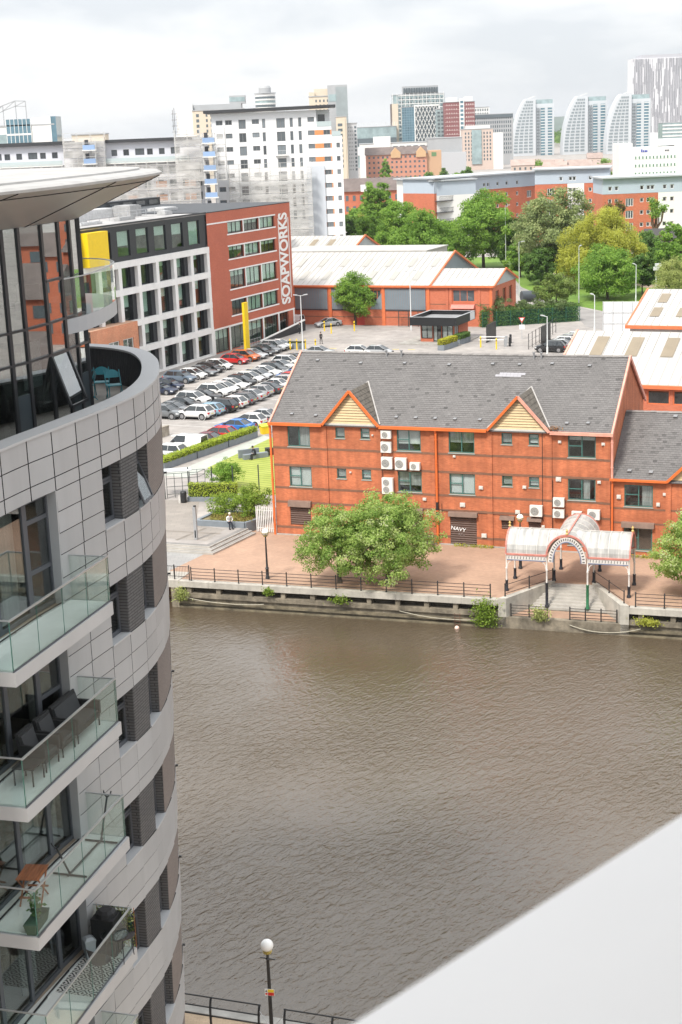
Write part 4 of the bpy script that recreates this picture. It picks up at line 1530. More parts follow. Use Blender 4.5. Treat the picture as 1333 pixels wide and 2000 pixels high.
# brick infill, windows
for h in heads:
 z0, z1 = h - 1.53, h
 if z0 < 4.6:
  continue
 b = curve_strip(MB(), 11 * KS, 12 * KS, z0, z1, -.02, -.30)
 tw(b, 'brick_infill', GBRICK)
 b = curve_strip(MB(), 13 * KS, 17 * KS, z0, z1, -.02, -.30)
 tw(b, 'brick_infill', BBRICK)
 for wi, c in enumerate((10, 12)):
  a, e = off(c * KS, -.26), off((c + 1) * KS, -.26)
  d = (e - a)
  L = d.length
  ang = math.atan2(d.y, d.x)
  # local: x along, y = inward (left of travel)
  w = obj('window', frame_mesh(L, 1.5, (), ((0, 1, .72),), .07, .07, FRAMEM), TW, (a.x - TB.x, a.y - TB.y, z0 + .02), ang)
  obj('pane', box_mesh(L - .14, .012, .36, TPANE), w, (.07, .03, 1.11))
  if h > 24 and wi == 1:
   s = MB().box(0, L - .12, 0, .05, -1.02, -.96).box(0, L - .12, 0, .05, -.06, 0).box(0, .06, 0, .05, -.96, -.06).box(L - .18, L - .12, 0, .05, -.96, -.06).build('open_sash', FRAMEM, w, (.06, -.02, 1.06))
   s.rotation_euler = (RAD(-20), 0, 0)
   obj('pane', box_mesh(L - .2, .012, .94, TPANE), w, (.1, .0, 1.06 - .98))
   o = obj('pane', box_mesh(L - .22, .012, .9, TPANE), s, (.05, .02, -.96))
  else:
   s = MB().box(0, L - .14, -.03, .03, 0, .06).box(0, L - .14, -.03, .03, .92, .98).box(0, .06, -.03, .03, .06, .92).box(L - .2, L - .14, -.03, .03, .06, .92).build('sash', FRAMEM, w, (.07, .02, .06))
   obj('pane', box_mesh(L - .26, .012, .86, TPANE), s, (.06, 0, .06))
  # sill
  sl = curve_strip(MB(), c * KS, (c + 1) * KS, z0 - .03, z0 + .018, .02, -.27)
  tw(sl, 'sill', COPING)
  # side reveals of brick
  for q in (c, c + 1):
   a2, b2 = off(q * KS, -.03), off(q * KS, -.34)
   tw(MB().bar((a2.x, a2.y, (z0 + z1) / 2), (b2.x, b2.y, (z0 + z1) / 2), .05, z1 - z0), 'reveal', GBRICK)
  tw(MB().bar(tuple(off(c * KS, -.17)) + (z1 + .012,), tuple(off((c + 1) * KS, -.17)) + (z1 + .012,), .3, .02), 'lintel', SUBST)
# rooms behind the small windows
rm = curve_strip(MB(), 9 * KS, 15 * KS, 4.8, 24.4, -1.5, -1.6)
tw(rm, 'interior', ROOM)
CURTN = M('window_curtain', (.42, .40, .36), .9, var=.25, scale=9, stretch=(1, 1, .08), rnd=.35)
# big recessed balcony windows
for k, h in enumerate(heads[:5]):
 z0, z1 = h - 2.7, h
 xs = [(2, 0), (3, 2), (4, 2), (5, 3), (7, 0), (8, 0)]
 pts = [off(c * KS + s, -.22) for c, s in xs]
 for i in range(len(pts) - 1):
  a, e = pts[i], pts[i + 1]
  d = e - a
  L = d.length
  door = i in (1, 4)
  hs = ((0, 1, .36), (0, 1, .80)) if i == 4 and k < 2 else (((0, 1, .80),) if i == 2 and k == 0 else ())
  w = obj('window', frame_mesh(L, 2.66, (), hs, .09 if not door else .1, .08, FRAMEM), TW, (a.x - TB.x, a.y - TB.y, z0 + .02), math.atan2(d.y, d.x))
  obj('pane', box_mesh(L - .16, .012, 2.5, TPANE), w, (.08, .035, .08))
  if (i + k) % 3 != 1:
   obj('curtain', box_mesh(L * (.5 if i % 2 else .28), .03, 2.45, CURTN, 'curtain'), w, (L * (.1 if k % 2 else .6) * .9, .35, .05))
 e8 = off(8 * KS, -.0)
 a8 = off(8 * KS, -.3)
 tw(MB().bar((e8.x, e8.y - .02, (z0 + z1) / 2), (a8.x, a8.y - .02, (z0 + z1) / 2), .05, z1 - z0), 'reveal', PANEL)
 hd = curve_strip(MB(), 2 * KS, 8 * KS, z1 - .005, z1 + .02, -.03, -.35)
 tw(hd, 'lintel', SUBST)
 fl = curve_strip(MB(), 2 * KS, 8 * KS, z0 - .3, z0 - .001, -.03, -1.9)
 tw(fl, 'floor_slab', M('pale_timber_floor', (.33, .27, .21), .6, var=.15))
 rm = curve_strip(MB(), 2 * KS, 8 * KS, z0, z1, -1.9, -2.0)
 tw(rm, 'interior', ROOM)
# parapet of the roof terrace
tw(curve_strip(MB(), 0, len(JC) - 1, 25.67, 25.73, .03, -.47), 'parapet_coping', COPING)
inn = curve_strip(MB(), 0, len(JC) - 1, 24.6, 25.67, -.40, -.44)
for i in range(0, len(JC) - 1):
 for s in (0.25, .75):
  p = off(i, -.45).lerp(off(i + 1, -.45), s)
  inn.box(p.x - .012, p.x + .012, p.y - .012, p.y + .012, 24.62, 25.66)
tw(inn, 'parapet_lining', M('charcoal_slats', (.06, .062, .068), .6, var=.15, scale=2))
# penthouse glazing -----------------------------------------------------
G = [(-12.6, 28.0), (-11.5, 30.0), (-10.45, 32.0), (-9.5, 33.9), (-8.95, 35.1), (-8.5, 36.2), (-8.1, 37.13), (-7.82, 37.78), (-7.45, 38.92), (-7.2, 39.96), (-7.01, 40.6), (-6.88, 41.3), (-7.0, 42.0), (-7.7, 42.75), (-9.0, 43.4), (-12, 44.4)]
ZL = [24.62, 26.58, 27.41, 28.49, 29.95]
FR2 = M('black_mullion', (.022, .024, .027), .4)
SPAN = M('dark_spandrel', (.045, .058, .066), .35, var=.08)
for i in range(len(G) - 1):
 a, e = Vector(G[i]), Vector(G[i + 1])
 d = e - a
 L = d.length
 ang = math.atan2(d.y, d.x)
 levels = [ZL[0], ZL[1], ZL[2], ZL[4]] if i not in (8,) else ZL
 for z0, z1 in zip(levels, levels[1:]):
  if z0 < 25 and i in (4, 6, 9, 10):
   o = obj('spandrel_panel', box_mesh(L - .05, .03, 1.15, SPAN, 'spandrel_panel'), TW, (a.x - TB.x + d.x / L * .02, a.y - TB.y + d.y / L * .02, 24.62), ang)
   z0 = 25.78
  obj('pane', box_mesh(L - .04, .012, z1 - z0 - .02, PPANE), TW, (a.x - TB.x + d.x / L * .02, a.y - TB.y + d.y / L * .02, z0 + .01), ang)
 tw(MB().bar((a.x, a.y, ZL[0]), (a.x, a.y, ZL[-1]), .075, .13, upv=(d.x, d.y, 0)), 'mullion', FR2)
 for z in ([ZL[1], ZL[2]] + ([ZL[3]] if i == 8 else [])):
  tw(MB().bar((a.x, a.y, z), (e.x, e.y, z), .11, .06), 'transom', FR2)
# open top-hung light in the lower penthouse glazing
a, e = Vector(G[8]), Vector(G[9])
d = (e - a).normalized()
nrm = Vector((d.y, -d.x))
sw = MB()
p0, p1 = Vector((a.x, a.y, 26.55)), Vector((e.x, e.y, 26.55))
q0, q1 = p0 + Vector((nrm.x * .45, nrm.y * .45, -1.35)), p1 + Vector((nrm.x * .45, nrm.y * .45, -1.35))
for A, B in ((p0, p1), (q0, q1), (p0, q0), (p1, q1)):
 sw.bar(A, B, .09, .07)
ow = tw(sw, 'open_window', FR2)
obj('pane', MB().quad(p0, p1, q1, q0).mesh('pane', PPANE), ow)
# penthouse inside: floor between the two levels, back wall, ceiling glow-free
ins = MB()
gi = [Vector(p) for p in G]
inner_pts = [(p.x - .25, p.y - .1) for p in gi]
ins.add([(x, y, 27.05) for x, y in inner_pts] + [(-14, 45, 27.05), (-14, 28, 27.05)], [tuple(range(len(inner_pts) + 2))])
ins.add([(x, y, 27.35) for x, y in inner_pts] + [(-14, 45, 27.35), (-14, 28, 27.35)], [tuple(range(len(inner_pts) + 2))])
tw(ins, 'mezzanine_floor', M('interior_floor', (.3, .26, .22), .6, var=.2))
ins = MB()
for p, q in zip(gi, gi[1:]):
 s = Vector((-2.6, .6))
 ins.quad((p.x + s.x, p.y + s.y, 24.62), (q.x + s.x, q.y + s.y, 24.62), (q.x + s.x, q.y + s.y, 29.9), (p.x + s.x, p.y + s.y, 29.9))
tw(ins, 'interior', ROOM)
for (x, y, z, w, hh) in ((-8.75, 37.6, 24.65, .5, 1.1), (-8.4, 39.2, 24.65, .7, .8), (-9.3, 36.6, 27.4, .9, 1.2), (-8.2, 40.3, 27.4, .6, .9), (-7.75, 41.0, 24.65, .4, 1.8)):
 tw(MB().box(x - w / 2, x + w / 2, y - .3, y + .3, z, z + hh * .5).box(x - w / 2, x + w / 2, y + .1, y + .3, z + hh * .5, z + hh), 'interior_furniture', M('interior_fabric', (.35, .32, .3), .8, rnd=.5))
for i in (7, 10):
 a, e = Vector(G[i]), Vector(G[i + 1])
 d = (e - a).normalized()
 nn = Vector((-d.y, d.x)) * .25
 A, B = a + nn + d * .1, e + nn - d * .1
 tw(MB().quad((A.x, A.y, 25.8), (B.x, B.y, 25.8), (B.x, B.y, 27.0), (A.x, A.y, 27.0)), 'blind', BLIND)
# flared roof ---------------------------------------------------------------
RIM = [(-10.5, 22.0), (-8.2, 26.0), (-6.75, 30.0), (-5.95, 33.0), (-5.4, 36.0), (-4.92, 39.4), (-4.7, 42.2), (-4.78, 44.0), (-5.2, 45.8), (-6.3, 47.4), (-8.2, 48.6), (-12, 49.4), (-20, 49.4), (-24, 45), (-24, 26), (-20, 21)]
RC = catmull(RIM, 5)
GC = [Vector(p) for p in G]

def nearest_g(p):
 best, bd = None, 1e9
 for a, e in zip(GC, GC[1:]):
  d = e - a
  t = max(0, min(1, (p - a).dot(d) / d.length_squared))
  q = a + d * t
  if (p - q).length < bd:
   bd, best = (p - q).length, q
 return best

cx = Vector((-14, 36))
CAN = M('canopy_soffit', (.36, .365, .37), .4, metal=0, var=.06, scale=.5)
CANW = M('canopy_roof_membrane', (.36, .35, .335), .6, var=.14, scale=1.2, streak=.0)
so, ro = MB(), MB()
n = len(RC)
for i in range(n - 1):
 p, q = RC[i], RC[i + 1]
 a, e = nearest_g(p), nearest_g(q)
 if p.x < -13 and q.x < -13:
  continue
 so.quad((p.x, p.y, 31.0), (q.x, q.y, 31.0), (e.x, e.y, 29.95), (a.x, a.y, 29.95))
tw(so, 'canopy_soffit', CAN, True)
ed = MB()
for i in range(n - 1):
 p, q = RC[i], RC[i + 1]
 pi, qi = p + (cx - p).normalized() * .12, q + (cx - q).normalized() * .12
 ed.quad((p.x, p.y, 31.0), (q.x, q.y, 31.0), (q.x, q.y, 31.06), (p.x, p.y, 31.06))
 ed.quad((p.x, p.y, 31.06), (q.x, q.y, 31.06), (qi.x, qi.y, 31.11), (pi.x, pi.y, 31.11))
tw(ed, 'canopy_edge', CANW, True)
for rings, zz in ((((.12, 31.11), (.75, 31.145)), 0), (((.75, 31.145), (.77, 31.19), (2.2, 31.24), (20, 31.3)), 1)):
 ro = MB()
 for (d0, z0), (d1, z1) in zip(rings, rings[1:]):
  for i in range(n - 1):
   p, q = RC[i], RC[i + 1]
   f = lambda P, D: P + (cx - P) * min(1.0, D / (cx - P).length)
   A, B, C_, D_ = f(p, d0), f(q, d0), f(q, d1), f(p, d1)
   ro.quad((A.x, A.y, z0), (B.x, B.y, z0), (C_.x, C_.y, z1), (D_.x, D_.y, z1))
 tw(ro, 'roof_plate', CANW, False)
sm = MB()
for i in (12, 22, 31):
 p = RC[i]
 a = nearest_g(p)
 tw(MB().bar((p.x, p.y, 30.985), (a.x, a.y, 29.94), .014, .02), 'soffit_seam', SUBST)
sm2 = MB()
for i in range(4, 46):
 p, q = RC[i], RC[i + 1]
 a, e = nearest_g(p), nearest_g(q)
 P, Q = p.lerp(a, .12), q.lerp(e, .12)
 sm2.bar((P.x, P.y, 30.862), (Q.x, Q.y, 30.862), .018, .02)
tw(sm2, 'soffit_seam', SUBST)
# small curved balcony on the upper penthouse level
BC = catmull([(-7.3, 39.75), (-6.78, 41.0), (-6.52, 42.6), (-6.46, 44.4), (-6.62, 45.5), (-7.2, 46.6), (-8.2, 47.2)], 3)
sl = MB()
pts = [(p.x, p.y) for p in BC] + [(-9.0, 45.5), (-7.6, 43.2), (-7.05, 42.0), (-7.0, 40.8)]
sl.prism(pts, 26.95, 27.36)
tw(sl, 'balcony_slab', COPING)
for i in range(0, len(BC) - 1, 3):
 g = MB()
 for k in range(3):
  a, e = BC[i + k], BC[i + k + 1]
  g.quad((a.x, a.y, 27.37), (e.x, e.y, 27.37), (e.x, e.y, 28.42), (a.x, a.y, 28.42))
 gp = tw(g, 'glass_panel', BALGLASS)
 r = MB()
 for k in range(3):
  a, e = BC[i + k], BC[i + k + 1]
  r.bar((a.x, a.y, 28.44), (e.x, e.y, 28.44), .04, .03)
 obj('handrail', r.mesh('handrail', GALV), gp)
a = BC[0]
tw(MB().quad((a.x - .05, a.y, 27.37), (-7.25, 40.05, 27.37), (-7.25, 40.05, 28.42), (a.x - .05, a.y, 28.42)), 'glass_panel', BALGLASS)
# balconies ------------------------------------------------------------------
BL, BR = Vector((-6.72, 28.47)), Vector((-5.37, 33.05))
BU = (BR - BL).normalized()
BN = Vector((-BU.y, BU.x))
BLEN = (BR - BL).length

def bal(u, v, z=0.0):
 p = BL + BU * u + BN * v
 return Vector((p.x, p.y, z))

BANG = math.atan2(BU.y, BU.x)
FLOORW = M('balcony_decking', (.68, .69, .67), .75, var=.12, scale=.9)
FASCM = M('balcony_fascia', (.42, .42, .42), .5, var=.05, scale=.7, rnd=.03)
RAILM = M('steel_handrail', (.5, .52, .52), .3, metal=.6)
PEDGE = M('green_glass_edge', (.04, .16, .13), .2)
for fl in (21.6, 18.6, 15.6, 12.6, 9.6):
 m = MB()
 wl, wr = bal(0, 1.4), bal(BLEN, 1.12)
 m.prism([tuple(BL), tuple(BR), (wr.x, wr.y), (wl.x, wl.y)], fl - .33, fl - .02)
 s = tw(m, 'balcony_slab', FASCM)
 q = [bal(.09, .09), bal(BLEN - .09, .09), bal(BLEN - .09, 1.16), bal(.09, 1.42)]
 dk = MB().prism([(p.x, p.y) for p in q], fl - .02, fl)
 # deck boards as grooves
 obj('decking', dk.mesh('decking', FLOORW), s)
 np_ = 4
 for k in range(np_):
  a, e = bal(BLEN * k / np_ + .01, .05, fl), bal(BLEN * (k + 1) / np_ - .01, .05, fl)
  g = MB().bar(a + V(0, 0, .52), e + V(0, 0, .52), .018, 1.08)
  tw(g, 'glass_panel', BALGLASS)
  tw(MB().bar(e + V(0, 0, .0), e + V(0, 0, 1.06), .012, .012), 'glass_edge', PEDGE)
 for u, v1 in ((.04, 1.38), (BLEN - .04, 1.12)):
  a, e = bal(u, .07, fl), bal(u, v1, fl)
  tw(MB().bar(a + V(0, 0, .52), e + V(0, 0, .52), .018, 1.08), 'glass_panel', BALGLASS)
  tw(MB().bar(a + V(0, 0, 1.075), e + V(0, 0, 1.075), .03, .03), 'handrail', RAILM)
  tw(MB().bar(a + V(0, 0, .0), a + V(0, 0, 1.06), .02, .02), 'glass_edge', PEDGE)
 a, e = bal(.0, .05, fl), bal(BLEN, .05, fl)
 tw(MB().bar(a + V(0, 0, 1.08), e + V(0, 0, 1.08), .045, .035), 'handrail', RAILM)
 tw(MB().bar(a + V(0, 0, -.012), e + V(0, 0, -.012), .03, .05), 'channel', FRAMEM)
# bird spikes / little brackets on the far silhouette
for h in heads[:6]:
 p = off(16 * KS, .05)
 tw(MB().box(p.x - .05, p.x + .03, p.y - .03, p.y + .03, h - 1.57, h - 1.52), 'bracket', BLACKM)

# ------------------------------------------------------------------ things on the balconies
RATT = M('black_rattan', (.012, .012, .013), .6, bump=.8, bscale=60)
CUSH = M('grey_cushion', (.045, .045, .048), .9, var=.1, scale=4)

def sofa(name, label, cat, u, z, w):
 p = bal(u, .72, z)
 t = thing(name, label, cat, p, BANG, 'black rattan balcony seating')
 MB().box(-w / 2, w / 2, -.28, .3, .22, .34).build('seat', RATT, t)
 MB().box(-w / 2 + .06, w / 2 - .06, -.26, .2, .34, .42).build('cushion', CUSH, t)
 MB().extr([(-w / 2, .22, .3), (-w / 2, .34, .3), (-w / 2, .42, .86), (-w / 2, .34, .86)], (w, 0, 0)).build('backrest', RATT, t)
 MB().extr([(-w / 2 + .05, .18, .42), (-w / 2 + .05, .22, .42), (-w / 2 + .05, .33, .8), (-w / 2 + .05, .29, .8)], (w - .1, 0, 0)).build('back_cushion', CUSH, t)
 for s in (-1, 1):
  MB().box(s * w / 2 - .03, s * w / 2 + .03, -.3, .34, .3, .62).build('armrest', RATT, t)
  for y in (-.26, .28):
   MB().tube((s * (w / 2 - .03), y, 0), (s * (w / 2 - .03), y, .26), .018, n=6).build('leg', BLACKM, t)
 return t

sofa('outdoor_sofa', 'black rattan two seat sofa against the window on a glass balcony', 'sofa', 3.85, 18.6, 1.2)
sofa('outdoor_armchair', 'black rattan armchair next to the two seat sofa on the balcony', 'armchair', 2.8, 18.6, .66)
sofa('outdoor_armchair', 'black rattan armchair farthest left of the sofa on the balcony', 'armchair', 1.98, 18.6, .66)
t = thing('coffee_table', 'low black table with shelf below the left armchair on balcony', 'table', bal(1.2, .62, 18.6), BANG)
MB().box(-.28, .28, -.25, .25, .38, .42).build('table_top', RATT, t)
for sx in (-.25, .25):
 for sy in (-.22, .22):
  MB().tube((sx, sy, 0), (sx, sy, .38), .018, n=6).build('leg', BLACKM, t)
WOOD = M('oiled_hardwood', (.30, .115, .05), .5, var=.25, scale=3, stretch=(1, 12, 12), rnd=.1)
t = thing('folding_table', 'small slatted wooden folding table on the balcony with the hammock stand', 'table', bal(1.4, .9, 15.6), BANG + .15)
for k in range(7):
 MB().box(-.36, .36, -.27 + k * .078, -.27 + k * .078 + .066, .68, .7).build('slat', WOOD, t)
for y in (-.24, .24):
 MB().bar((-.3, y, 0), (.28, y, .68), .035, .022).bar((.3, y + .03, 0), (-.28, y + .03, .68), .035, .022).build('leg', WOOD, t)
MB().box(-.3, -.26, -.24, .24, .2, .235).box(.26, .3, -.24, .24, .2, .235).build('stretcher', WOOD, t)
t = thing('hammock_stand', 'empty black metal hammock stand with forked ends on a glass balcony', 'hammock stand', bal(3.45, .62, 15.6), BANG)
m = MB().tube((-.95, 0, .06), (.95, 0, .06), .025)
m.build('base_bar', BLACKM, t)
for s in (-1, 1):
 MB().tube((s * .85, -.42, .03), (s * .85, .42, .03), .024).build('foot', BLACKM, t)
 m = MB().tube((s * .85, 0, .06), (s * 1.35, 0, .95), .024)
 for k in (-1, 1):
  m.tube((s * 1.35, 0, .95), (s * 1.38, k * .08, 1.02), .018).tube((s * 1.38, k * .08, 1.02), (s * 1.4, k * .1, 1.1), .018)
 m.build('arm', BLACKM, t)
PLANTER = M('green_planter', (.04, .075, .05), .6)
LEAFB = M_leaf('balcony_leaf', [(.03, .075, .02), (.08, .16, .04), (.15, .25, .07)])
t = thing('planter_box', 'dark green planter trough with leafy herb at the balcony corner', 'planter', bal(.35, .3, 15.6), BANG + .1)
MB().add([(-.34, -.1, 0), (.34, -.1, 0), (.34, .1, 0), (-.34, .1, 0), (-.4, -.15, .26), (.4, -.15, .26), (.4, .15, .26), (-.4, .15, .26)], [(0, 3, 2, 1), (4, 5, 6, 7), (0, 1, 5, 4), (1, 2, 6, 5), (2, 3, 7, 6), (3, 0, 4, 7)]).build('trough', PLANTER, t)
rs = np.random.default_rng(5)
P = np.c_[rs.normal(0, .1, 150), rs.normal(0, .06, 150), .28 + rs.random(150) * .55]
P[:, 0] *= .4 + P[:, 2]
obj('foliage', attr_mesh('foliage', leaf_quads(P, .05, .5, rs), 4, rs.random(150), LEAFB), t)
MB().tube((0, 0, .2), (.02, 0, .75), .01, n=5).build('stem', BARK, t)
# lowest visible balcony: rug, cabinet, bin, chairs, table, vine
rugm, n, l, b = new_mat('diamond_rug')
tc = n.new('ShaderNodeTexCoord')
sp = n.new('ShaderNodeSeparateXYZ')
l.new(tc.outputs['Object'], sp.inputs[0])

def mth(op, a, b_=None):
 x = n.new('ShaderNodeMath')
 x.operation = op
 for i, v in enumerate((a, b_)):
  if v is None:
   continue
  if isinstance(v, (int, float)):
   x.inputs[i].default_value = v
  else:
   l.new(v, x.inputs[i])
 return x.outputs[0]

fx = mth('ABSOLUTE', mth('SUBTRACT', mth('FRACT', mth('MULTIPLY', sp.outputs['X'], 3.2)), .5))
fy = mth('ABSOLUTE', mth('SUBTRACT', mth('FRACT', mth('MULTIPLY', sp.outputs['Y'], 3.2)), .5))
dm = mth('FRACT', mth('MULTIPLY', mth('ADD', fx, fy), 3.0))
cr = n.new('ShaderNodeValToRGB')
cr.color_ramp.interpolation = 'CONSTANT'
cr.color_ramp.elements[0].color = (.03, .03, .032, 1)
cr.color_ramp.elements[1].position = .45
cr.color_ramp.elements[1].color = (.62, .61, .58, 1)
l.new(dm, cr.inputs['Fac'])
l.new(cr.outputs[0], b.inputs['Base Color'])
b.inputs['Roughness'].default_value = .95
tag(MB().box(-.85, .85, -.5, .5, 0, .012).build('patterned_rug', rugm, None, bal(3.3, .7, 12.601), BANG), 'black and white diamond patterned rug on a balcony floor', 'rug')
t = thing('barbecue_cover', 'tall black covered barbecue cabinet in the balcony corner behind vine', 'barbecue', bal(4.42, .72, 12.6), BANG)
MB().box(-.28, .28, -.3, .3, 0, .98).build('cover', M('black_cover_fabric', (.008, .008, .009), .7, bump=.4, bscale=6), t)
MB().lathe([(.27, 0), (.25, .1), (.16, .16)], (0, 0, .98), 10).build('hood', MATS['black_cover_fabric'], t)
t = thing('waste_bin', 'pale grey plastic bin standing by the balcony window', 'bin', bal(3.98, 1.02, 12.6), BANG)
MB().lathe([(.14, 0), (.19, .5)], (0, 0, 0), 4).build('bucket', M('grey_plastic', (.32, .35, .37), .5), t)
MB().lathe([(.2, 0), (.2, .04), (.1, .1)], (0, 0, .5), 4).build('lid', MATS['grey_plastic'], t)
WICK = M('dark_wicker', (.06, .052, .052), .7, bump=.7, bscale=40)
for (u, v, a, lab) in ((3.3, .4, 1.3, 'dark wicker bistro chair on the diamond rug'), (4.5, .3, -1.2, 'dark wicker bistro chair beyond the round table')):
 t = thing('bistro_chair', lab, 'chair', bal(u, v, 12.6), BANG + a, 'bistro chairs on the lowest balcony')
 MB().lathe([(.05, .40), (.24, .42), (.25, .45), (.05, .46)], (0, 0, 0), 12).build('seat', WICK, t)
 m = MB()
 for k in range(9):
  a0, a1 = math.pi * (.12 + .76 * k / 9), math.pi * (.12 + .76 * (k + 1) / 9)
  m.add([(.24 * math.cos(a0), .24 * math.sin(a0), .45), (.24 * math.cos(a1), .24 * math.sin(a1), .45), (.3 * math.cos(a1), .34 * math.sin(a1), .62 + .25 * math.sin(a1)), (.3 * math.cos(a0), .34 * math.sin(a0), .62 + .25 * math.sin(a0))], [(0, 1, 2, 3)])
 m.build('backrest', WICK, t)
 for sx in (-.17, .17):
  for sy in (-.17, .17):
   MB().tube((sx * 1.2, sy * 1.2, 0), (sx, sy, .42), .013, n=6).build('leg', BLACKM, t)
t = thing('round_table', 'round glass topped bistro table between the wicker chairs', 'table', bal(4.05, .35, 12.6), BANG)
MB().tube((0, 0, .70), (0, 0, .715), .33, n=24).build('table_top', BALGLASS, t)
m = MB()
for k in range(24):
 a0, a1 = 2 * math.pi * k / 24, 2 * math.pi * (k + 1) / 24
 m.bar((.33 * math.cos(a0), .33 * math.sin(a0), .7), (.33 * math.cos(a1), .33 * math.sin(a1), .7), .025, .03)
m.build('rim', BLACKM, t)
for k in range(3):
 a0 = 2.1 * k
 MB().tube((.3 * math.cos(a0), .3 * math.sin(a0), 0), (.2 * math.cos(a0 + .5), .2 * math.sin(a0 + .5), .7), .012, n=6).build('leg', BLACKM, t)
LEAFV = M_leaf('variegated_ivy', [(.06, .10, .03), (.20, .24, .07), (.42, .42, .18)])
t = thing('ivy_screen', 'variegated ivy trained along the end glass of the lowest balcony', 'climbing plant', bal(BLEN - .12, .6, 12.6), BANG)
rs = np.random.default_rng(9)
k = 900
y = rs.uniform(-.5, .5, k)
z = rs.uniform(.1, 1.08, k)
keep = (z > .62) | (rs.random(k) < .5)
P = np.c_[rs.normal(0, .03, k), y, z][keep]
obj('foliage', attr_mesh('foliage', leaf_quads(P, .035, .1, rs, np.tile([-1.0, 0, 0], (len(P), 1))), 4, rs.random(len(P)), LEAFV), t)
m = MB()
for k in range(6):
 m.bar((0.03, -.5 + k * .2, 0), (0.03, -.5 + k * .2, 1.1), .012)
m.build('trellis', WOOD, t)
t = thing('balcony_shrub', 'leafy potted shrub at the bottom left corner of the tower', 'shrub', bal(.55, .25, 9.6), BANG)
P = np.c_[rs.uniform(-.5, .9, 700), rs.uniform(-.15, .35, 700), .35 + rs.random(700) ** .6 * .95]
obj('foliage', attr_mesh('foliage', leaf_quads(P, .05, .5, rs), 4, rs.random(700), LEAFV), t)
MB().box(-.5, .9, -.12, .3, 0, .36).build('trough', PLANTER, t)
# teal folding chairs on the roof terrace
TEAL = M('teal_painted_metal', (.03, .24, .29), .4, var=.05)

def fold_chair(label, x, y, rz):
 t = thing('folding_chair', label, 'chair', (x, y, 24.605), rz, 'teal folding chairs on the roof terrace')
 MB().box(-.21, .21, -.2, .2, .43, .45).build('seat', TEAL, t)
 bk_ = MB()
 for k in range(5):
  a0, a1 = -.21 + .084 * k, -.21 + .084 * (k + 1)
  f = lambda q: .86 - .1 * (q / .21) ** 2
  bk_.add([(a0, .25, .62), (a1, .25, .62), (a1, .29, f(a1)), (a0, .29, f(a0))], [(0, 1, 2, 3)])
 bk_.build('backrest', TEAL, t)
 for s in (-.22, .22):
  MB().tube((s, -.25, 0), (s, .28, .84), .014, n=6).build('leg', TEAL, t)
  MB().tube((s * .9, .28, 0), (s * .9, -.18, .44), .014, n=6).build('leg', TEAL, t)
 return t

fold_chair('teal folding chair facing the camera nearer the parapet wall', -6.5, 43.1, .3)
fold_chair('teal folding chair farther back beside the glass', -6.95, 43.75, .1)
fold_chair('teal folding chair half hidden at the glass corner', -7.35, 43.3, -1.2)

# the tower's lower storeys draw in very slightly towards the foot on the rounded end
bpy.context.view_layer.update()

def draw_in(y, z):
 return -max(0.004, min(0.031, 0.006 + (y - 28.5) * 0.0019)) * max(0.0, 24.3 - z)

for o in list(TW.children):
 me = o.data
 if me is None:
  continue
 if me.users > 1 or o.children or abs(o.rotation_euler.z) > 1e-4:
  c = o.matrix_world @ (sum((Vector(v) for v in o.bound_box), Vector()) / 8)
  o.location.x += draw_in(c.y, c.z)
 else:
  loc = o.matrix_world.translation
  for v in me.vertices:
   v.co.x += draw_in(v.co.y + loc.y, v.co.z + loc.z)

# ================================================================== QUAYSIDE: CANOPY, RAILINGS, LAMPS
CIRON = M('white_cast_iron', (.66, .62, .58), .5, var=.12, scale=4)
PINKI = M('faded_red_ironwork', (.52, .20, .16), .55, var=.2, scale=3)
BLUEI = M('blue_grey_trim', (.16, .19, .29), .55, var=.15, scale=3)
NAVY = M('navy_black_post', (.018, .02, .028), .45, var=.2)
GREENP = M('green_post_paint', (.02, .14, .06), .5, var=.3, scale=6)
POLY = M('cloudy_polycarbonate', (.37, .36, .34), .5, var=.34, scale=2.6, stretch=(1, .16, .16), rnd=.05)
RIBW = M('white_glazing_bar', (.52, .50, .46), .5, var=.1)
GOLD = M('gilded_finial', (.55, .36, .10), .4)
CX = [23.75, 26.6, 29.45, 32.3]
CY = [2.3, 5.25, 8.15]
t = thing('landing_canopy', 'Victorian style iron landing canopy with arched glazed roof on the quay steps', 'canopy', qp(28.0, 5.2), QROT)

def cpt(x, y, z):
 return (x - 28.0, y - 5.2, z)

EZ = 2.72
post_spots = [(CX[0], CY[0], 0, NAVY), (CX[1], CY[0], -1.05, NAVY), (CX[2], CY[0], -1.05, GREENP), (CX[3], CY[0], 0, NAVY)]
post_spots += [(x, CY[1], 0, NAVY) for x in CX] + [(CX[1], CY[2], 0, NAVY), (CX[2], CY[2], 0, NAVY)]
for (x, y, z0, bm_) in post_spots:
 p = MB().lathe([(.065, .8 if z0 == 0 else .75), (.06, 1.6), (.09, 1.68), (.055, 1.74), (.055, EZ - .1), (.1, EZ)], cpt(x, y, 0), 10).build('post', CIRON, t, smooth=True)
 zt = .8 if z0 == 0 else .75
 MB().lathe([(.15, z0), (.15, z0 + .12), (.105, z0 + .2), (.1, zt - .06), (.12, zt - .03), (.12, zt)], cpt(x, y, 0), 12).build('post_base', bm_, p, smooth=True)
# arch helper (profile in a vertical plane)
def barrel(mb, a, b_, cfun, n=14, t0=0, t1=math.pi):
 for k in range(n):
  th0, th1 = t0 + (t1 - t0) * k / n, t0 + (t1 - t0) * (k + 1) / n
  mb.quad(cfun(a, th0), cfun(b_, th0), cfun(b_, th1), cfun(a, th1))

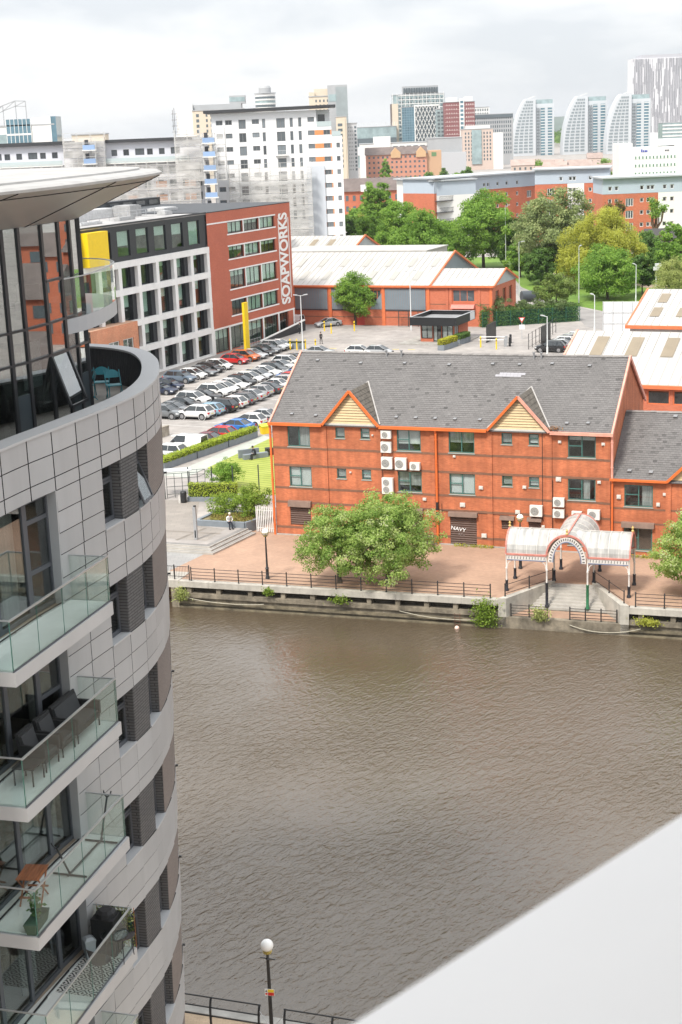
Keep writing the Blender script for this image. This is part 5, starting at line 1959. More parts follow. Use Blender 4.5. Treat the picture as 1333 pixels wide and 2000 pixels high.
RY = (CY[1] - CY[0]) / 2
YM = (CY[1] + CY[0]) / 2
RX = (CX[2] - CX[1]) / 2
XM = (CX[1] + CX[2]) / 2
RISE = 1.5
longv = lambda x, th: Vector(cpt(x, YM - RY * math.cos(th), EZ + RISE * math.sin(th)))
crossv = lambda y, th: Vector(cpt(XM - RX * math.cos(th), y, EZ + RISE * math.sin(th)))
nsheet = 6
for (a, b_) in ((CX[0], CX[1]), (CX[2], CX[3])):
 for k in range(nsheet // 2 + 1):
  xa, xb = a + (b_ - a) * k / 4, a + (b_ - a) * (k + 1) / 4
  m = MB()
  barrel(m, xa + .02, xb - .02, longv)
  m.build('glazing_sheet', POLY, t, smooth=True)
 for k in range(5):
  x = a + (b_ - a) * k / 4
  m = MB()
  for q in range(14):
   m.bar(longv(x, math.pi * q / 14) + V(0, 0, .015), longv(x, math.pi * (q + 1) / 14) + V(0, 0, .015), .05, .05)
  m.build('glazing_bar', RIBW, t)
# the long vault runs on over the middle bay down to the groins
for s_ in (-1, 1):
 m = MB()
 for k in range(6):
  fa, fb = 1 - k / 6, 1 - (k + 1) / 6
  for q in range(10):
   for (ta, tb) in ((q / 10, (q + 1) / 10),):
    P = lambda f, t_: longv(XM + s_ * RX * f, math.acos(min(1, f)) + (math.pi - 2 * math.acos(min(1, f))) * t_)
    m.quad(P(fa, ta), P(fb, ta), P(fb, tb), P(fa, tb))
 m.build('glazing_sheet', POLY, t, smooth=True)
# the cross vault running back
for k in range(5):
 ya, yb = CY[0] + (CY[2] - CY[0]) * k / 5, CY[0] + (CY[2] - CY[0]) * (k + 1) / 5
 m = MB()
 barrel(m, ya + .02, yb - .02, crossv)
 m.build('glazing_sheet', POLY, t, smooth=True)
 m = MB()
 for q in range(14):
  m.bar(crossv(yb, math.pi * q / 14) + V(0, 0, .015), crossv(yb, math.pi * (q + 1) / 14) + V(0, 0, .015), .05, .05)
 m.build('glazing_bar', RIBW, t)
m = MB().bar(cpt(XM, CY[0] - .1, EZ + RISE + .06), cpt(XM, CY[2] + .1, EZ + RISE + .06), .1, .06)
m.build('ridge_rib', PINKI, t)
m = MB().bar(cpt(CX[0] - .05, YM, EZ + RISE + .04), cpt(CX[1] + .6, YM, EZ + RISE + .04), .06, .05).bar(cpt(CX[2] - .6, YM, EZ + RISE + .04), cpt(CX[3] + .05, YM, EZ + RISE + .04), .06, .05)
m.build('ridge_rib', RIBW, t)
# end arches, front arch with pierced band
for x in (CX[0] - .04, CX[3] + .04):
 m = MB()
 for q in range(16):
  m.bar(longv(x, math.pi * q / 16), longv(x, math.pi * (q + 1) / 16), .1, .14)
 m.build('end_arch', PINKI, t)
for y, rear in ((CY[0] - .06, 0), (CY[2] + .06, 1)):
 m = MB()
 for q in range(20):
  m.bar(crossv(y, math.pi * q / 20) + V(0, 0, .03), crossv(y, math.pi * (q + 1) / 20) + V(0, 0, .03), .12, .12)
 ar = m.build('front_arch', PINKI, t)
 if not rear:
  inner = lambda th, rr: Vector(cpt(XM - (RX - rr) * math.cos(th), y - .0, EZ - .45 + (RISE + .45 - rr) * math.sin(th)))
  m, m2, m3 = MB(), MB(), MB()
  for q in range(24):
   a0, a1 = math.pi * q / 24, math.pi * (q + 1) / 24
   m.quad(inner(a0, .1), inner(a1, .1), inner(a1, .42), inner(a0, .42))
   m2.bar(inner(a0, .44), inner(a1, .44), .06, .06)
   am = (a0 + a1) / 2
   m3.bar(inner(am, .18) + V(.0, 0, 0), inner(am, .34), .055, .05)
  m.build('pierced_band', CIRON, ar)
  m2.build('band_edge', BLUEI, ar)
  m3.build('band_piercing', NAVY, ar)
# front and rear eaves beams with pierced frieze
for (a, b_) in ((CX[0], CX[1]), (CX[2], CX[3])):
 for y in (CY[0] - .05, CY[1] + .05):
  m = MB().bar(cpt(a, y, EZ), cpt(b_, y, EZ), .12, .12)
  bmn = m.build('eaves_beam', PINKI, t)
  s = -1 if y < YM else 1
  MB().bar(cpt(a + .06, y, EZ - .22), cpt(b_ - .06, y, EZ - .22), .04, .30).build('frieze', CIRON, bmn)
  MB().bar(cpt(a + .06, y, EZ - .41), cpt(b_ - .06, y, EZ - .41), .06, .06).build('frieze_edge', BLUEI, bmn)
  m = MB()
  for k in range(13):
   x = a + .18 + (b_ - a - .36) * k / 12
   m.bar(cpt(x, y + s * .02, EZ - .31), cpt(x + .02, y + s * .02, EZ - .13), .055, .03)
  m.build('frieze_piercing', NAVY, bmn)
 for y in (CY[0], CY[1]):
  for x, s in ((a, 1), (b_, -1)):
   m = MB()
   for k in range(5):
    f0, f1 = k / 5, (k + 1) / 5
    P = lambda f: cpt(x + s * (.08 + .42 * f * f), y, EZ - .95 + .52 * math.sqrt(f))
    m.bar(P(f0), P(f1), .04, .05)
   m.build('bracket', CIRON, t)
for x in (CX[1], CX[2]):
 MB().bar(cpt(x, CY[1], EZ), cpt(x, CY[2], EZ), .1, .12).build('eaves_beam', PINKI, t)
 for y in (CY[0], CY[1]):
  pass
for x, y in ((CX[0] - .04, YM), (CX[3] + .04, YM), (XM, CY[0] - .06)):
 MB().lathe([(.05, 0), (.11, .1), (.04, .2), (.09, .32), (.02, .46)], cpt(x, y, EZ + RISE + .05), 10).build('finial', GOLD, t, smooth=True)

# railings: one object for each run between breaks
IRON = M('black_iron_rail', (.03, .027, .026), .55, var=.3, scale=5)

def railing(label, A, B, group, h=.98, nrail=4, spacing=1.95, verticals=False, post=.045, zoff=0.0):
 A, B = Vector(A), Vector(B)
 d = B - A
 L = d.length
 t = thing('iron_railing', label, 'railing', A, math.atan2(d.y, d.x), group)
 rise = d.z
 LL = math.hypot(d.x, d.y)
 n = max(1, round(LL / spacing))
 for k in range(n + 1):
  x = LL * k / n
  z = rise * k / n
  MB().lathe([(post * 1.3, 0), (post * 1.3, .08), (post, .1), (post, h), (post * 1.4, h + .02), (post * .5, h + .1)], (x, 0, z), 8).build('post', IRON, t)
 for r in range(nrail):
  z = h * (.22 + .74 * r / max(1, nrail - 1))
  MB().bar((0, 0, z), (LL, 0, z + rise), .03, .035).build('rail', IRON, t)
 if verticals:
  k = int(LL / .12)
  for i in range(1, k):
   x = LL * i / k
   MB().bar((x, 0, .1), (x, 0, h * .95), .016).build('baluster', IRON, t)
 return t

railing('long black four rail quay railing left of the landing steps', qp(.35, .3, .01), qp(23.0, .3, .01), 'quay railings')
railing('short railing with close upright bars at the left end of quay', qp(-2.2, .3, .06), qp(.2, .3, .06), 'quay railings', h=1.05, nrail=2, verticals=True, spacing=1.2)
railing('long black quay railing right of the landing steps', qp(33.0, .3, .01), qp(56, .3, .01), 'quay railings')
railing('low railing on the left half of the sunken landing', qp(24.45, .28, -1.19), qp(27.0, .28, -1.19), 'quay railings', h=.85, spacing=1.1)
railing('low railing on the right half of the sunken landing', qp(28.55, .28, -1.19), qp(31.75, .28, -1.19), 'quay railings', h=.85, spacing=1.1)
railing('two rail railing on the left wall of the landing steps', qp(24.0, .5, .16), qp(26.6, 4.7, .16), 'quay railings', h=.85, nrail=2, spacing=2.0)
railing('two rail railing on the right wall of the landing steps', qp(32.2, .5, .16), qp(29.6, 4.7, .16), 'quay railings', h=.85, nrail=2, spacing=2.0)

GLOBE = M('opal_globe', (.83, .82, .79), .25)
BRASS = M('tarnished_brass', (.33, .25, .06), .45, var=.2)

def globe_lamp(label, loc, h, r, arms=True, sign=False, group='globe street lamps'):
 t = thing('street_lamp', label, 'lamp', loc, QROT, group)
 MB().lathe([(.16, 0), (.16, .12), (.12, .18), (.12, .75), (.15, .8), (.085, .9), (.075, 1.2), (.055, h - .35), (.07, h - .33), (.05, h - .3), (.05, h - .1)], (0, 0, 0), 12).build('pole', BLACKM, t, smooth=True)
 MB().lathe([(.06, 0), (.15, .05), (.17, .12), (.1, .16)], (0, 0, h - .14), 14).build('collar', BRASS, t, smooth=True)
 MB().sphere((0, 0, h + r - .03), r, 20).build('globe', GLOBE, t, smooth=True)
 if arms:
  MB().bar((-.28, 0, h - .32), (.28, 0, h - .32), .03).build('ladder_bar', BLACKM, t)
 else:
  m = MB()
  for k in range(4):
   a = math.pi / 2 * k + .4
   pts = [(.16 * math.cos(a), .16 * math.sin(a), h - .04), ((r + .05) * math.cos(a), (r + .05) * math.sin(a), h + r - .05)]
   m.path(pts, .012, 5)
  for k in range(16):
   a0, a1 = 2 * math.pi * k / 16, 2 * math.pi * (k + 1) / 16
   m.bar(((r + .05) * math.cos(a0), (r + .05) * math.sin(a0), h + r - .05), ((r + .05) * math.cos(a1), (r + .05) * math.sin(a1), h + r - .05), .02, .03)
  m.build('globe_cage', BRASS, t)
 return t

globe_lamp('black lamp post with caged white globe on the brick quay', (-5.64, 105.6, 0), 3.35, .26, False)
globe_lamp('white globe lamp standing behind the landing canopy', (13.14, 105.56, 0), 3.7, .25, False)
nl = globe_lamp('tall black lamp with white globe and yellow warning sign beside near water', (-3.19, 46.45, 0), 4.38, .225, True)
# warning sign on the near lamp
sg = MB().box(-.17, .17, -.09, -.08, -.13, .13).build('warning_sign', M('sign_white', (.75, .75, .72), .5), nl, (.02, 0, 2.78), rotz=.15)
MB().box(-.06, .16, -.096, -.09, .01, .12).build('sign_panel', M('sign_yellow', (.8, .55, .02), .5), sg)
MB().box(-.06, .16, -.096, -.09, -.12, .0).build('sign_panel', M('sign_red', (.6, .03, .02), .5), sg)
MB().extr([(-.15, -.096, .02), (-.08, -.096, .02), (-.115, -.096, .1)], (0, .006, 0)).build('sign_panel', M('sign_black', (.03, .03, .03), .5), sg)
MB().tube((-.115, -.09, -.06), (-.115, -.096, -.06), .04, n=12).build('sign_panel', MATS['sign_red'], sg)
# near-side railings with bowed posts
def near_rail(label, pts):
 A, B = Vector(pts[0]), Vector(pts[-1])
 d = B - A
 t = thing('dock_railing', label, 'railing', A, math.atan2(d.y, d.x), 'near quay railings')
 L = d.length
 n = max(1, round(L / 1.85))
 for k in range(n + 1):
  x = L * k / n
  m = MB()
  prof = [(0, 0), (-.02, .35), (.0, .7), (.06, .95), (.14, 1.08)]
  for (a, z0), (b_, z1) in zip(prof, prof[1:]):
   m.bar((x, a, z0), (x, b_, z1), .06, .09)
  m.build('post', BLACKM, t)
 for y, z in ((.12, 1.08), (.0, .74), (-.02, .4)):
  MB().tube((-.05, y, z), (L + .05, y, z), .028, n=8).build('rail', BLACKM, t)
 return t

near_rail('black three rail dock railing on the near quay, left of the lamp', [(-16.5, 52.35, .06), (-3.75, 48.05, .06)])
near_rail('black three rail dock railing on the near quay, right of the lamp', [(-2.8, 47.7, .06), (14.5, 41.8, .06)])
m = MB()
for k in range(6):
 f0, f1 = k / 6, (k + 1) / 6
 P = lambda f: Vector((-3.7 + .85 * f, 48.05 - .32 * f, .95 - .5 * math.sin(math.pi * f)))
 m.tube(P(f0), P(f1), .012, n=5)
tag(m.build('safety_chain', GALV), 'sagging chain closing the railing gap behind near lamp', 'chain')

# bench and bin by the brick wall
t = thing('quay_bench', 'dark bench against the brick wall beside the orange drainpipe', 'bench', rloc(12.9, -1.0, 0), RROT)
for k in range(4):
 MB().box(-.85, .85, -.2 + k * .11, -.2 + k * .11 + .085, .43, .46).build('slat', M('grey_timber', (.17, .14, .12), .8, var=.2, scale=4), t)
for k in range(3):
 MB().box(-.85, .85, .24, .27, .56 + k * .12, .56 + k * .12 + .09).build('slat', MATS['grey_timber'], t)
for x in (-.8, .8):
 MB().box(x - .03, x + .03, -.2, -.14, 0, .43).box(x - .03, x + .03, .2, .27, 0, .9).box(x - .03, x + .03, -.2, .27, .39, .43).build('leg', BLACKM, t)
# orange buoy, ropes and a ladder at the water's edge
tag(MB().sphere((0, 0, .02), .17, 14).build('mooring_buoy', M('buoy_pink', (.75, .52, .44), .5), None, (7.77, 98.4, WATER_Z), smooth=True), 'small pale pink buoy floating near the quay wall', 'buoy')
t = thing('quay_ladder', 'small rusty ladder fixed to the quay wall above the water', 'ladder', qp(20.7, -.06, -2.1), QROT)
MB().box(-.2, -.17, -.03, 0, 0, 1.0).box(.17, .2, -.03, 0, 0, 1.0).build('stile', rust, t)
for k in range(4):
 MB().box(-.17, .17, -.025, -.005, .15 + k * .24, .18 + k * .24).build('rung', rust, t)
ROPE = M('frayed_rope', (.42, .39, .31), .9, var=.2, scale=8)
for (x0, x1, z0, z1, sag, lab) in ((-.2, 6.2, -1.15, -1.35, .25, 'frayed rope sagging along the left end of the quay wall'), (16.5, 23.6, -1.2, -1.3, .35, 'frayed rope sagging along the quay wall left of landing'), (28.6, 33.4, -1.45, -1.4, .42, 'looped rope hanging below the sunken landing stage')):
 m = MB()
 N_ = 14
 P = lambda f: qp(x0 + (x1 - x0) * f, -.1 - .05 * math.sin(9 * f), z0 + (z1 - z0) * f - sag * math.sin(math.pi * f))
 for k in range(N_):
  m.tube(P(k / N_), P((k + 1) / N_), .028, n=6)
 tag(m.build('mooring_rope', ROPE), lab, 'rope', 'ropes on the quay wall')

# ------------------------------------------------------------------ plaza furniture left of the brick office
GREYP = M('blue_grey_planter', (.19, .215, .24), .6, var=.12, scale=1.2)
t = thing('raised_planter', 'blue grey angular raised planter with shrubs beside the steps', 'planter', (-8.0, 118.85, 0))
pp = [Vector((0, 0)), Vector((-4.1, 1.45)), Vector((-2.6, 4.4)), Vector((.9, 3.2)), Vector((1.05, 1.2))]
for i in range(len(pp)):
 a, e = pp[i], pp[(i + 1) % len(pp)]
 d = (e - a).normalized() * .0
 MB().bar((a.x, a.y, .45), (e.x, e.y, .45), .3, .95 - .006 * i).build('planter_wall', GREYP, t)
MB().add([(p.x, p.y, .8) for p in pp], [tuple(range(5))]).build('soil', M('planter_soil', (.17, .14, .07), .95, var=.5, scale=1.5, bump=.8, bscale=8), t)
t = thing('low_planter', 'low grey planter carrying a clipped hedge behind the plaza', 'planter', (-13.6, 129.2, LOT))
MB().bar((0, 0, .2), (4.6, -.75, .2), .9, .4).build('trough', GREYP, t)
STEEL = M('brushed_steel', (.42, .43, .44), .35, metal=.5, var=.1)
t = thing('light_monolith', 'slim steel light column standing on the plaza', 'light column', (-11.77, 115.72, LOT), -.35)
MB().box(-.13, .13, -.1, .1, 0, 2.75).build('column', STEEL, t)
MB().box(-.05, .05, -.115, -.1, .2, .8).build('hatch', BLACKM, t)
MB().box(-.05, .12, -.1, .1, 2.75, 2.86).build('lamp_head', BLACKM, t)
t = thing('litter_bin', 'black litter bin with pale sign beside the gate frame', 'bin', (-13.95, 128.45, LOT))
MB().lathe([(.26, 0), (.28, .2), (.28, .95), (.22, 1.05)], (0, 0, 0), 14).build('drum', BLACKM, t)
MB().box(-.44, -.3, -.2, -.15, 0, .7).build('notice', M('notice_pale', (.6, .58, .55), .6), t)
# palisade gate next to the office corner
t = thing('palisade_gate', 'white steel palisade gate at the left corner of the brick office', 'gate', (-6.98, 119.05, 0), math.atan2(-.62, 1.5))
PALI = M('white_galvanised', (.68, .67, .65), .5, var=.15, scale=2)
for k in range(10):
 x = .06 + k * .165
 MB().add([(x, 0, .05), (x + .085, 0, .05), (x + .085, 0, 2.15), (x + .042, 0, 2.3), (x, 0, 2.15), (x + .042, .03, .05), (x + .042, .03, 2.2)], [(0, 1, 2, 3, 4), (0, 5, 6, 3, 4), (1, 5, 6, 3, 2)]).build('pale', PALI, t)
for z in (.35, 1.85):
 MB().box(0, 1.68, .03, .08, z, z + .06).build('rail', PALI, t)
MB().box(-.08, .0, 0, .08, 0, 2.2).box(1.68, 1.76, 0, .08, 0, 2.2).build('gate_post', PALI, t)
# mesh fence posts and gate frame in front of the lawn
FG = M('dark_green_steel', (.035, .05, .05), .5)
for i, (x, y) in enumerate(((-15.76, 130.0), (-13.74, 131.5), (-11.59, 131.35), (-9.7, 131.3), (-7.35, 131.4))):
 lab = ['black fence post hard against the tower edge', 'black fence post beside the gate frame', 'black fence post left of the garden shrub', 'black fence post behind the garden shrub', 'black fence post in front of the mown lawn'][i]
 t = thing('fence_post', lab, 'post', (x, y, LOT), 0, 'tall posts before the lawn')
 MB().box(-.05, .05, -.05, .05, 0, 2.5).build('shaft', FG, t)
 MB().box(-.06, .06, -.06, .06, 2.5, 2.53).build('cap', FG, t)
t = thing('gate_frame', 'open framework of dark green steel gates with pale canopy on the plaza', 'gate', (-15.6, 130.4, LOT), .12)
for x in (0, .7, 1.4, 2.1, 2.8):
 MB().box(x - .025, x + .025, 0, .05, 0, 2.2).build('upright', FG, t)
for z in (.3, 1.0, 1.75, 2.2):
 MB().box(0, 2.8, .01, .04, z, z + .04).build('rail', FG, t)
for x in (2.1, 2.8, 3.5):
 MB().box(x - .02, x + .02, 1.2, 1.25, 0, 2.2).build('upright', FG, t)
for z in (1.0, 1.75, 2.2):
 MB().bar((2.1, 1.22, z), (3.5, 1.22, z), .03).bar((2.8, .03, z), (3.5, 1.2, z), .03).build('rail', FG, t)
MB().box(-.8, 2.3, .2, 1.6, 2.3, 2.38).build('roof_panel', M('pale_canopy', (.5, .52, .52), .4), t)
# concrete wall stub in the car park
t = tag(MB().box(-1.6, 1.6, -.14, .14, 0, 1.05).box(-1.62, 1.62, -.18, .18, 1.05, 1.12).build('barrier_wall', M('stained_barrier_concrete', (.36, .32, .26), .9, var=.35, scale=1.5, streak=.3), None, (-19.3, 158.3, LOT), 1.06), 'short stained concrete wall at the car park beside the tower', 'wall')
# bench by the lawn
t = thing('lawn_bench', 'grey bench wall with black end planter on the mown lawn', 'bench', (-9.55, 145.4, LOT), .42)
MB().box(0, 2.6, -.25, .25, 0, .5).build('seat_block', GREYP, t)
MB().box(-.2, 2.0, .7, .95, 0, .85).build('back_wall', GREYP, t)
MB().box(2.7, 3.4, .3, .9, 0, .75).build('planter_end', BLACKM, t)

# ================================================================== OFFICE BLOCK WITH WHITE GRID (far side of the car park)
SROT = RAD(64.7)
SB = thing('office_block', 'five storey office block with white grid front and red brick end', 'building', (-6.3, 243.7, LOT), SROT)
# local frame: x along the front (negative towards the tower), front faces -y, depth +y
GZ = -LOT
SBRICK = M_brick('red_office_brick', (0.45, 0.115, 0.065), (0.50, 0.14, 0.08), (0.36, 0.14, 0.1), .3, .1, .008, var=.08, bump=.2, vscale=.2)
WHT = M('white_precast', (.82, .81, .79), .6, var=.06, scale=.6, streak=.06)
NAVYG = M('dark_slate_cladding', (.022, .025, .03), .5, var=.15)
OPANE = M_glass('office_glass', (.80, .89, .85), 1.4)
OROOM = M('office_interior', (.16, .17, .15), .9, var=.7, scale=.35)
TOP = 20.65
rowsb = [(17.25, 18.95), (13.55, 15.35), (9.05, 11.75), (5.1, 7.3)]
cols = [(-20.8, -16.1), (-15.8, -10.9), (-10.6, -5.6)]
holes = [(a + 27, b_ + 27, z0, z1) for z0, z1 in rowsb for a, b_ in cols]
gr = [(-26.4, -22.1), (-21.7, -16.3), (-15.9, -11.2), (-10.8, -5.9), (-5.5, -2.2)]
holes += [(a + 27, b_ + 27, .1, 3.5) for a, b_ in gr]
mb = MB()
facade(mb, (-27, 0, 0), (1, 0, 0), (0, 1, 0), 27, 0, TOP, holes, .3)
mb.quad((0, 0, 0), (0, 26, 0), (0, 26, TOP), (0, 0, TOP))
mb.quad((-27, 26, 0), (0, 26, 0), (0, 26, TOP), (-27, 26, TOP))
mb.build('brick_wall', SBRICK, SB)
MB().box(-26.8, -.2, 1.6, 1.65, .0, 20.3).build('interior', OROOM, SB)
m = MB()
for z in (3.6, 7.6, 12.0, 15.8, 19.2):
 m.box(-26.8, -.2, .32, 1.6, z, z + .25)
m.build('floor_slab', M('slab_grey', (.3, .3, .29), .8), SB)
rs = random.Random(3)
for z0, z1 in rowsb:
 for a, b_ in cols:
  w = window(SB, (-27, 0, 0), (1, 0, 0), (0, 1, 0), (a + 27, b_ + 27, z0, z1), NAVYG, OPANE, .3, (.36, .62), (), .1, .1,
       (BLIND, 0, .98, rs.choice([.0, .1, .55, .7])) if rs.random() < .8 else None)
 for a, b_, z in ((-21.1, -5.3, z0 - .2), (-21.1, -5.3, z1)):
  MB().box(a, b_, -.06, .0, z, z + .2).build('white_band', WHT, SB)
 for x in (-16.1, -10.9):
  MB().box(x, x + .3, -.05, .0, z0, z1).build('white_mullion', WHT, SB)
MB().box(-27, -21.1, -.06, 0, 18.95, 19.15).build('white_band', WHT, SB)
for a, b_ in gr:
 window(SB, (-27, 0, 0), (1, 0, 0), (0, 1, 0), (a + 27, b_ + 27, .1, 3.5), NAVYG, OPANE, .3, (.33, .66), (), .1, .1, (BLIND, 0, 1, .6) if rs.random() < .6 else None)
MB().box(-27, 0, -.08, 0, 3.5, 3.75).build('white_band', WHT, SB)
for x in (-26.9, -22.1, -16.3, -11.2, -5.9, -.5):
 MB().box(x, x + .42, -.07, 0, 0, 3.5).build('white_pier', WHT, SB)
MB().box(-2.2, -.6, -.04, 0, .0, 3.5).build('brick_pier', SBRICK, SB)
MB().box(-27, 0.02, -.02, 26.02, TOP, TOP + .12).build('roof_coping', NAVYG, SB)
# dark base wall / ramp at the right end
MB().extr([(-15, -1.6, 0), (.6, -1.6, 0), (.6, -1.6, 1.6), (-15, -1.6, .35)], (0, .25, 0)).build('ramp_wall', NAVYG, SB)
MB().extr([(-15, -1.62, .36), (.6, -1.62, 1.61), (.6, -1.62, 1.78), (-15, -1.62, .52)], (0, .3, 0)).build('ramp_coping', WHT, SB)
m = MB()
for k in range(8):
 x = -21.6 + k * .9
 m.bar((x, -1.6, .1), (x, -1.6, 1.1), .04)
m.bar((-21.6, -1.6, 1.1), (-15.2, -1.6, 1.1), .05).bar((-21.6, -1.6, .6), (-15.2, -1.6, .6), .03)
m.build('handrail', GALV, SB)
# lettering up the brick end
LETW = M('white_sign_letters', (.8, .79, .77), .6)
tm = text_mesh('SOAPWORKS', 4.0, LETW, .03, .11, 'lettering', .60)
o = obj('lettering', tm, SB, (-2.65, -.05, 11.95))
o.rotation_euler = (RAD(90), RAD(-90), 0)
for x in (-4.35, -.92):
 MB().box(x - .09, x + .09, -.07, -.0, 5.6, 18.4).build('sign_rule', LETW, SB)
# white grid part, x from -27 to -62
GX0 = -63.0
levels = [0.0, 3.75, 7.45, 11.85, 15.45]      # beam centres
pitch = 4.68
ncol = 8
xcols = [-27.35 - pitch * i for i in range(ncol)]
mb = MB()
for z in levels[1:]:
 MB().box(GX0, -27.05, -.25, .35, z - .42, z + .42).build('grid_beam', WHT, SB)
MB().box(GX0, -27.05, -.2, .3, -.1, .28).build('grid_beam', WHT, SB)
for i, x in enumerate(xcols):
 for z0, z1 in zip(levels, levels[1:]):
  MB().box(x - .45, x + .3, -.22, .3, z0 + (.42 if z0 > 0 else .28), z1 - .42).build('grid_column', WHT, SB)
for i in range(ncol - 1):
 xa, xb = xcols[i + 1] + .3, xcols[i] - .45
 for j, (z0, z1) in enumerate(zip(levels, levels[1:])):
  za, zb = z0 + (.42 if z0 > 0 else .28), z1 - .42
  # dark reveal, glass set back
  MB().box(xb - .95, xb - .0, .32, .9, za, zb).build('dark_reveal', NAVYG, SB)
  window(SB, (0, .4, 0), (1, 0, 0), (0, 1, 0), (xa, xb - .95, za, zb), NAVYG, OPANE, .4, (), (), .14, .1,
      (BLIND, .05, .95, rs.choice([.15, .3, .5, .62, .75])) if rs.random() < .72 else None)
MB().box(GX0, -27.1, 2.6, 2.65, 0, 15.4).build('interior', OROOM, SB)
m = MB()
for z in levels[1:]:
 m.box(GX0, -27.1, .92, 2.6, z - .2, z + .2)
m.build('floor_slab', MATS['slab_grey'], SB)
# dark top storey with green-tinted windows
hol = []
for i in range(7):
 xa = -32.0 - 4.6 * i
 hol.append((xa - GX0, xa + 3.05 - GX0, 16.45, 19.85))
mb = MB()
facade(mb, (GX0, .15, 0), (1, 0, 0), (0, 1, 0), -27.02 - GX0, 15.85, TOP - .15, hol, .25)
mb.quad((GX0, .15, 0), (GX0, 26, 0), (GX0, 26, TOP - .15), (GX0, .15, TOP - .15))
mb.build('dark_storey', NAVYG, SB)
for k, h in enumerate(hol):
 window(SB, (GX0, .15, 0), (1, 0, 0), (0, 1, 0), h, NAVYG, OPANE, .25, (), (), .08, .1, (BLIND, 0.03, .97, [.0, .55, .62, .72, .4, .8, .6][k]) if k != 5 else None)
MB().box(GX0 + .2, -27.1, 1.9, 1.95, 15.5, TOP - .3).build('interior', OROOM, SB)
MB().box(GX0, -26.98, .1, 26, TOP - .15, TOP).build('roof_deck', M('grey_flat_roof', (.33, .32, .315), .85, var=.3, scale=.25), SB)
MB().box(-26.97, -.02, .1, 25.9, TOP - .2, TOP + .02).build('roof_deck', MATS['grey_flat_roof'], SB)
m = MB().box(GX0, -26.97, .0, .3, TOP, TOP + .18)
m.build('roof_edge', M('roof_edge_dark', (.04, .042, .045), .6), SB)
# yellow hanging box and roof plant
MB().box(-58.8, -54.2, -1.0, .1, 15.9, 20.2).build('yellow_box', YELLOW, SB)
PLANT = M('roof_plant_metal', (.4, .4, .4), .5, var=.2, rnd=.3)
for (x, y, w, d, h) in ((-50, 9, 6, 3, 1.4), (-40, 12, 8, 2.5, 1.2), (-33, 9, 3, 3, 1.5), (-46, 16, 5, 3, 2.0), (-55, 14, 4, 4, 1.3), (-36, 17, 7, 2, .8), (-30, 5, 2, 1.4, .5), (-42, 5, 4, 1, .35), (-52, 4.5, 5, .8, .3), (-22, 10, 4, 3, .5)):
 MB().box(x, x + w, y, y + d, TOP + .02, TOP + h).box(x + .2, x + w - .2, y + .2, y + d - .2, TOP + h, TOP + h + .12).build('roof_plant', PLANT, SB)
m = MB()
for k in range(14):
 x = -60 + k * 2.4
 m.bar((x, 7.5, TOP), (x, 7.5, TOP + 1.0), .06)
m.bar((-60, 7.5, TOP + 1.0), (-28.6, 7.5, TOP + 1.0), .06).bar((-60, 7.5, TOP + .55), (-28.6, 7.5, TOP + .55), .05)
m.build('roof_guardrail', GALV, SB)
# dark clerestory along the back of the roof
MB().box(-40, -.3, 24, 25.9, TOP, TOP + 1.3).build('rooflight_box', NAVYG, SB)
m = MB()
for k in range(10):
 m.box(-39 + k * 3.9, -36.4 + k * 3.9, 23.9, 24.0, TOP + .3, TOP + 1.0)
m.build('rooflight_glazing', DGLASS, SB)
# older orange brick annex in front of the far left end
AN = thing('brick_annex', 'low orange brick annex with white framed windows beside the office block', 'building', SB.location + FD * -60.5 + FN * 1.4, SROT)
hol = [(.6 + 3.4 * i, 3.2 + 3.4 * i, 3.2, 6.0) for i in range(3)] + [(.6 + 3.4 * i, 3.2 + 3.4 * i, .4, 2.6) for i in range(3)]
mb = MB()
facade(mb, (0, 0, 0), (1, 0, 0), (0, 1, 0), 11.2, 0, 8.0, hol, .25)
mb.quad((11.2, 0, 0), (11.2, 3.2, 0), (11.2, 3.2, 8), (11.2, 0, 8)).quad((0, 0, 8), (11.2, 0, 8), (11.2, 3.2, 8), (0, 3.2, 8))
mb.build('wall', M_brick('annex_brick', (.56, .2, .1), (.62, .27, .15), (.5, .3, .2), .3, .1, .012, var=.25), AN)
for h in hol:
 window(AN, (0, 0, 0), (1, 0, 0), (0, 1, 0), h, WHT, OPANE, .25, (.5,), (), .12, .1)
MB().box(0, 11.2, 1.2, 1.25, 0, 7.9).build('interior', OROOM, AN)
# yellow fin sign in front of the office block
tag(MB().box(-.6, .6, -.18, .18, 0, 7.3).box(-.62, .62, -.2, .2, 7.3, 7.36).box(-.7, .7, -.28, .28, 0, .12).build('yellow_fin', YELLOW, None, SB.location + FD * -23.0 + FN * 3.4, SROT), 'tall plain yellow fin standing before the office block entrance', 'sign')

# ================================================================== WAREHOUSES, GATEHOUSE
WROT = math.atan2(-0.43, 1.0)
WH = thing('brick_warehouse', 'red brick warehouse with white roofs, grey panels and orange trim', 'warehouse', (-6.9, 252.3, LOT), WROT)
WBRICK = M_brick('warehouse_brick', (.46, .125, .062), (.52, .155, .08), (.38, .15, .1), .3, .1, .008, var=.12, vscale=.25)
ROOFW = M('white_sheet_roof', (.415, .40, .375), .5, var=.10, scale=.5, stretch=(1, .12, .12))
ROOFG = M('rooflight_sheet', (.235, .19, .13), .5, var=.1, scale=.4)
GPAN = M('blue_grey_cladding', (.20, .235, .265), .5, var=.06, scale=.5)
OTRIM = M('orange_trim', (.62, .16, .06), .5, var=.1)
EV, RG, MD = 6.4, 10.8, 26.0
SXR = 29.0
mb = MB()
wp = [(13.6, 16.6, 2.9, 5.7)]
facade(mb, (-24, 0, 0), (1, 0, 0), (0, 1, 0), 48.6, 0, EV, [(37.6 - 24 + 24, 40.2 - 24 + 24, 3.2, 5.8)], .2)
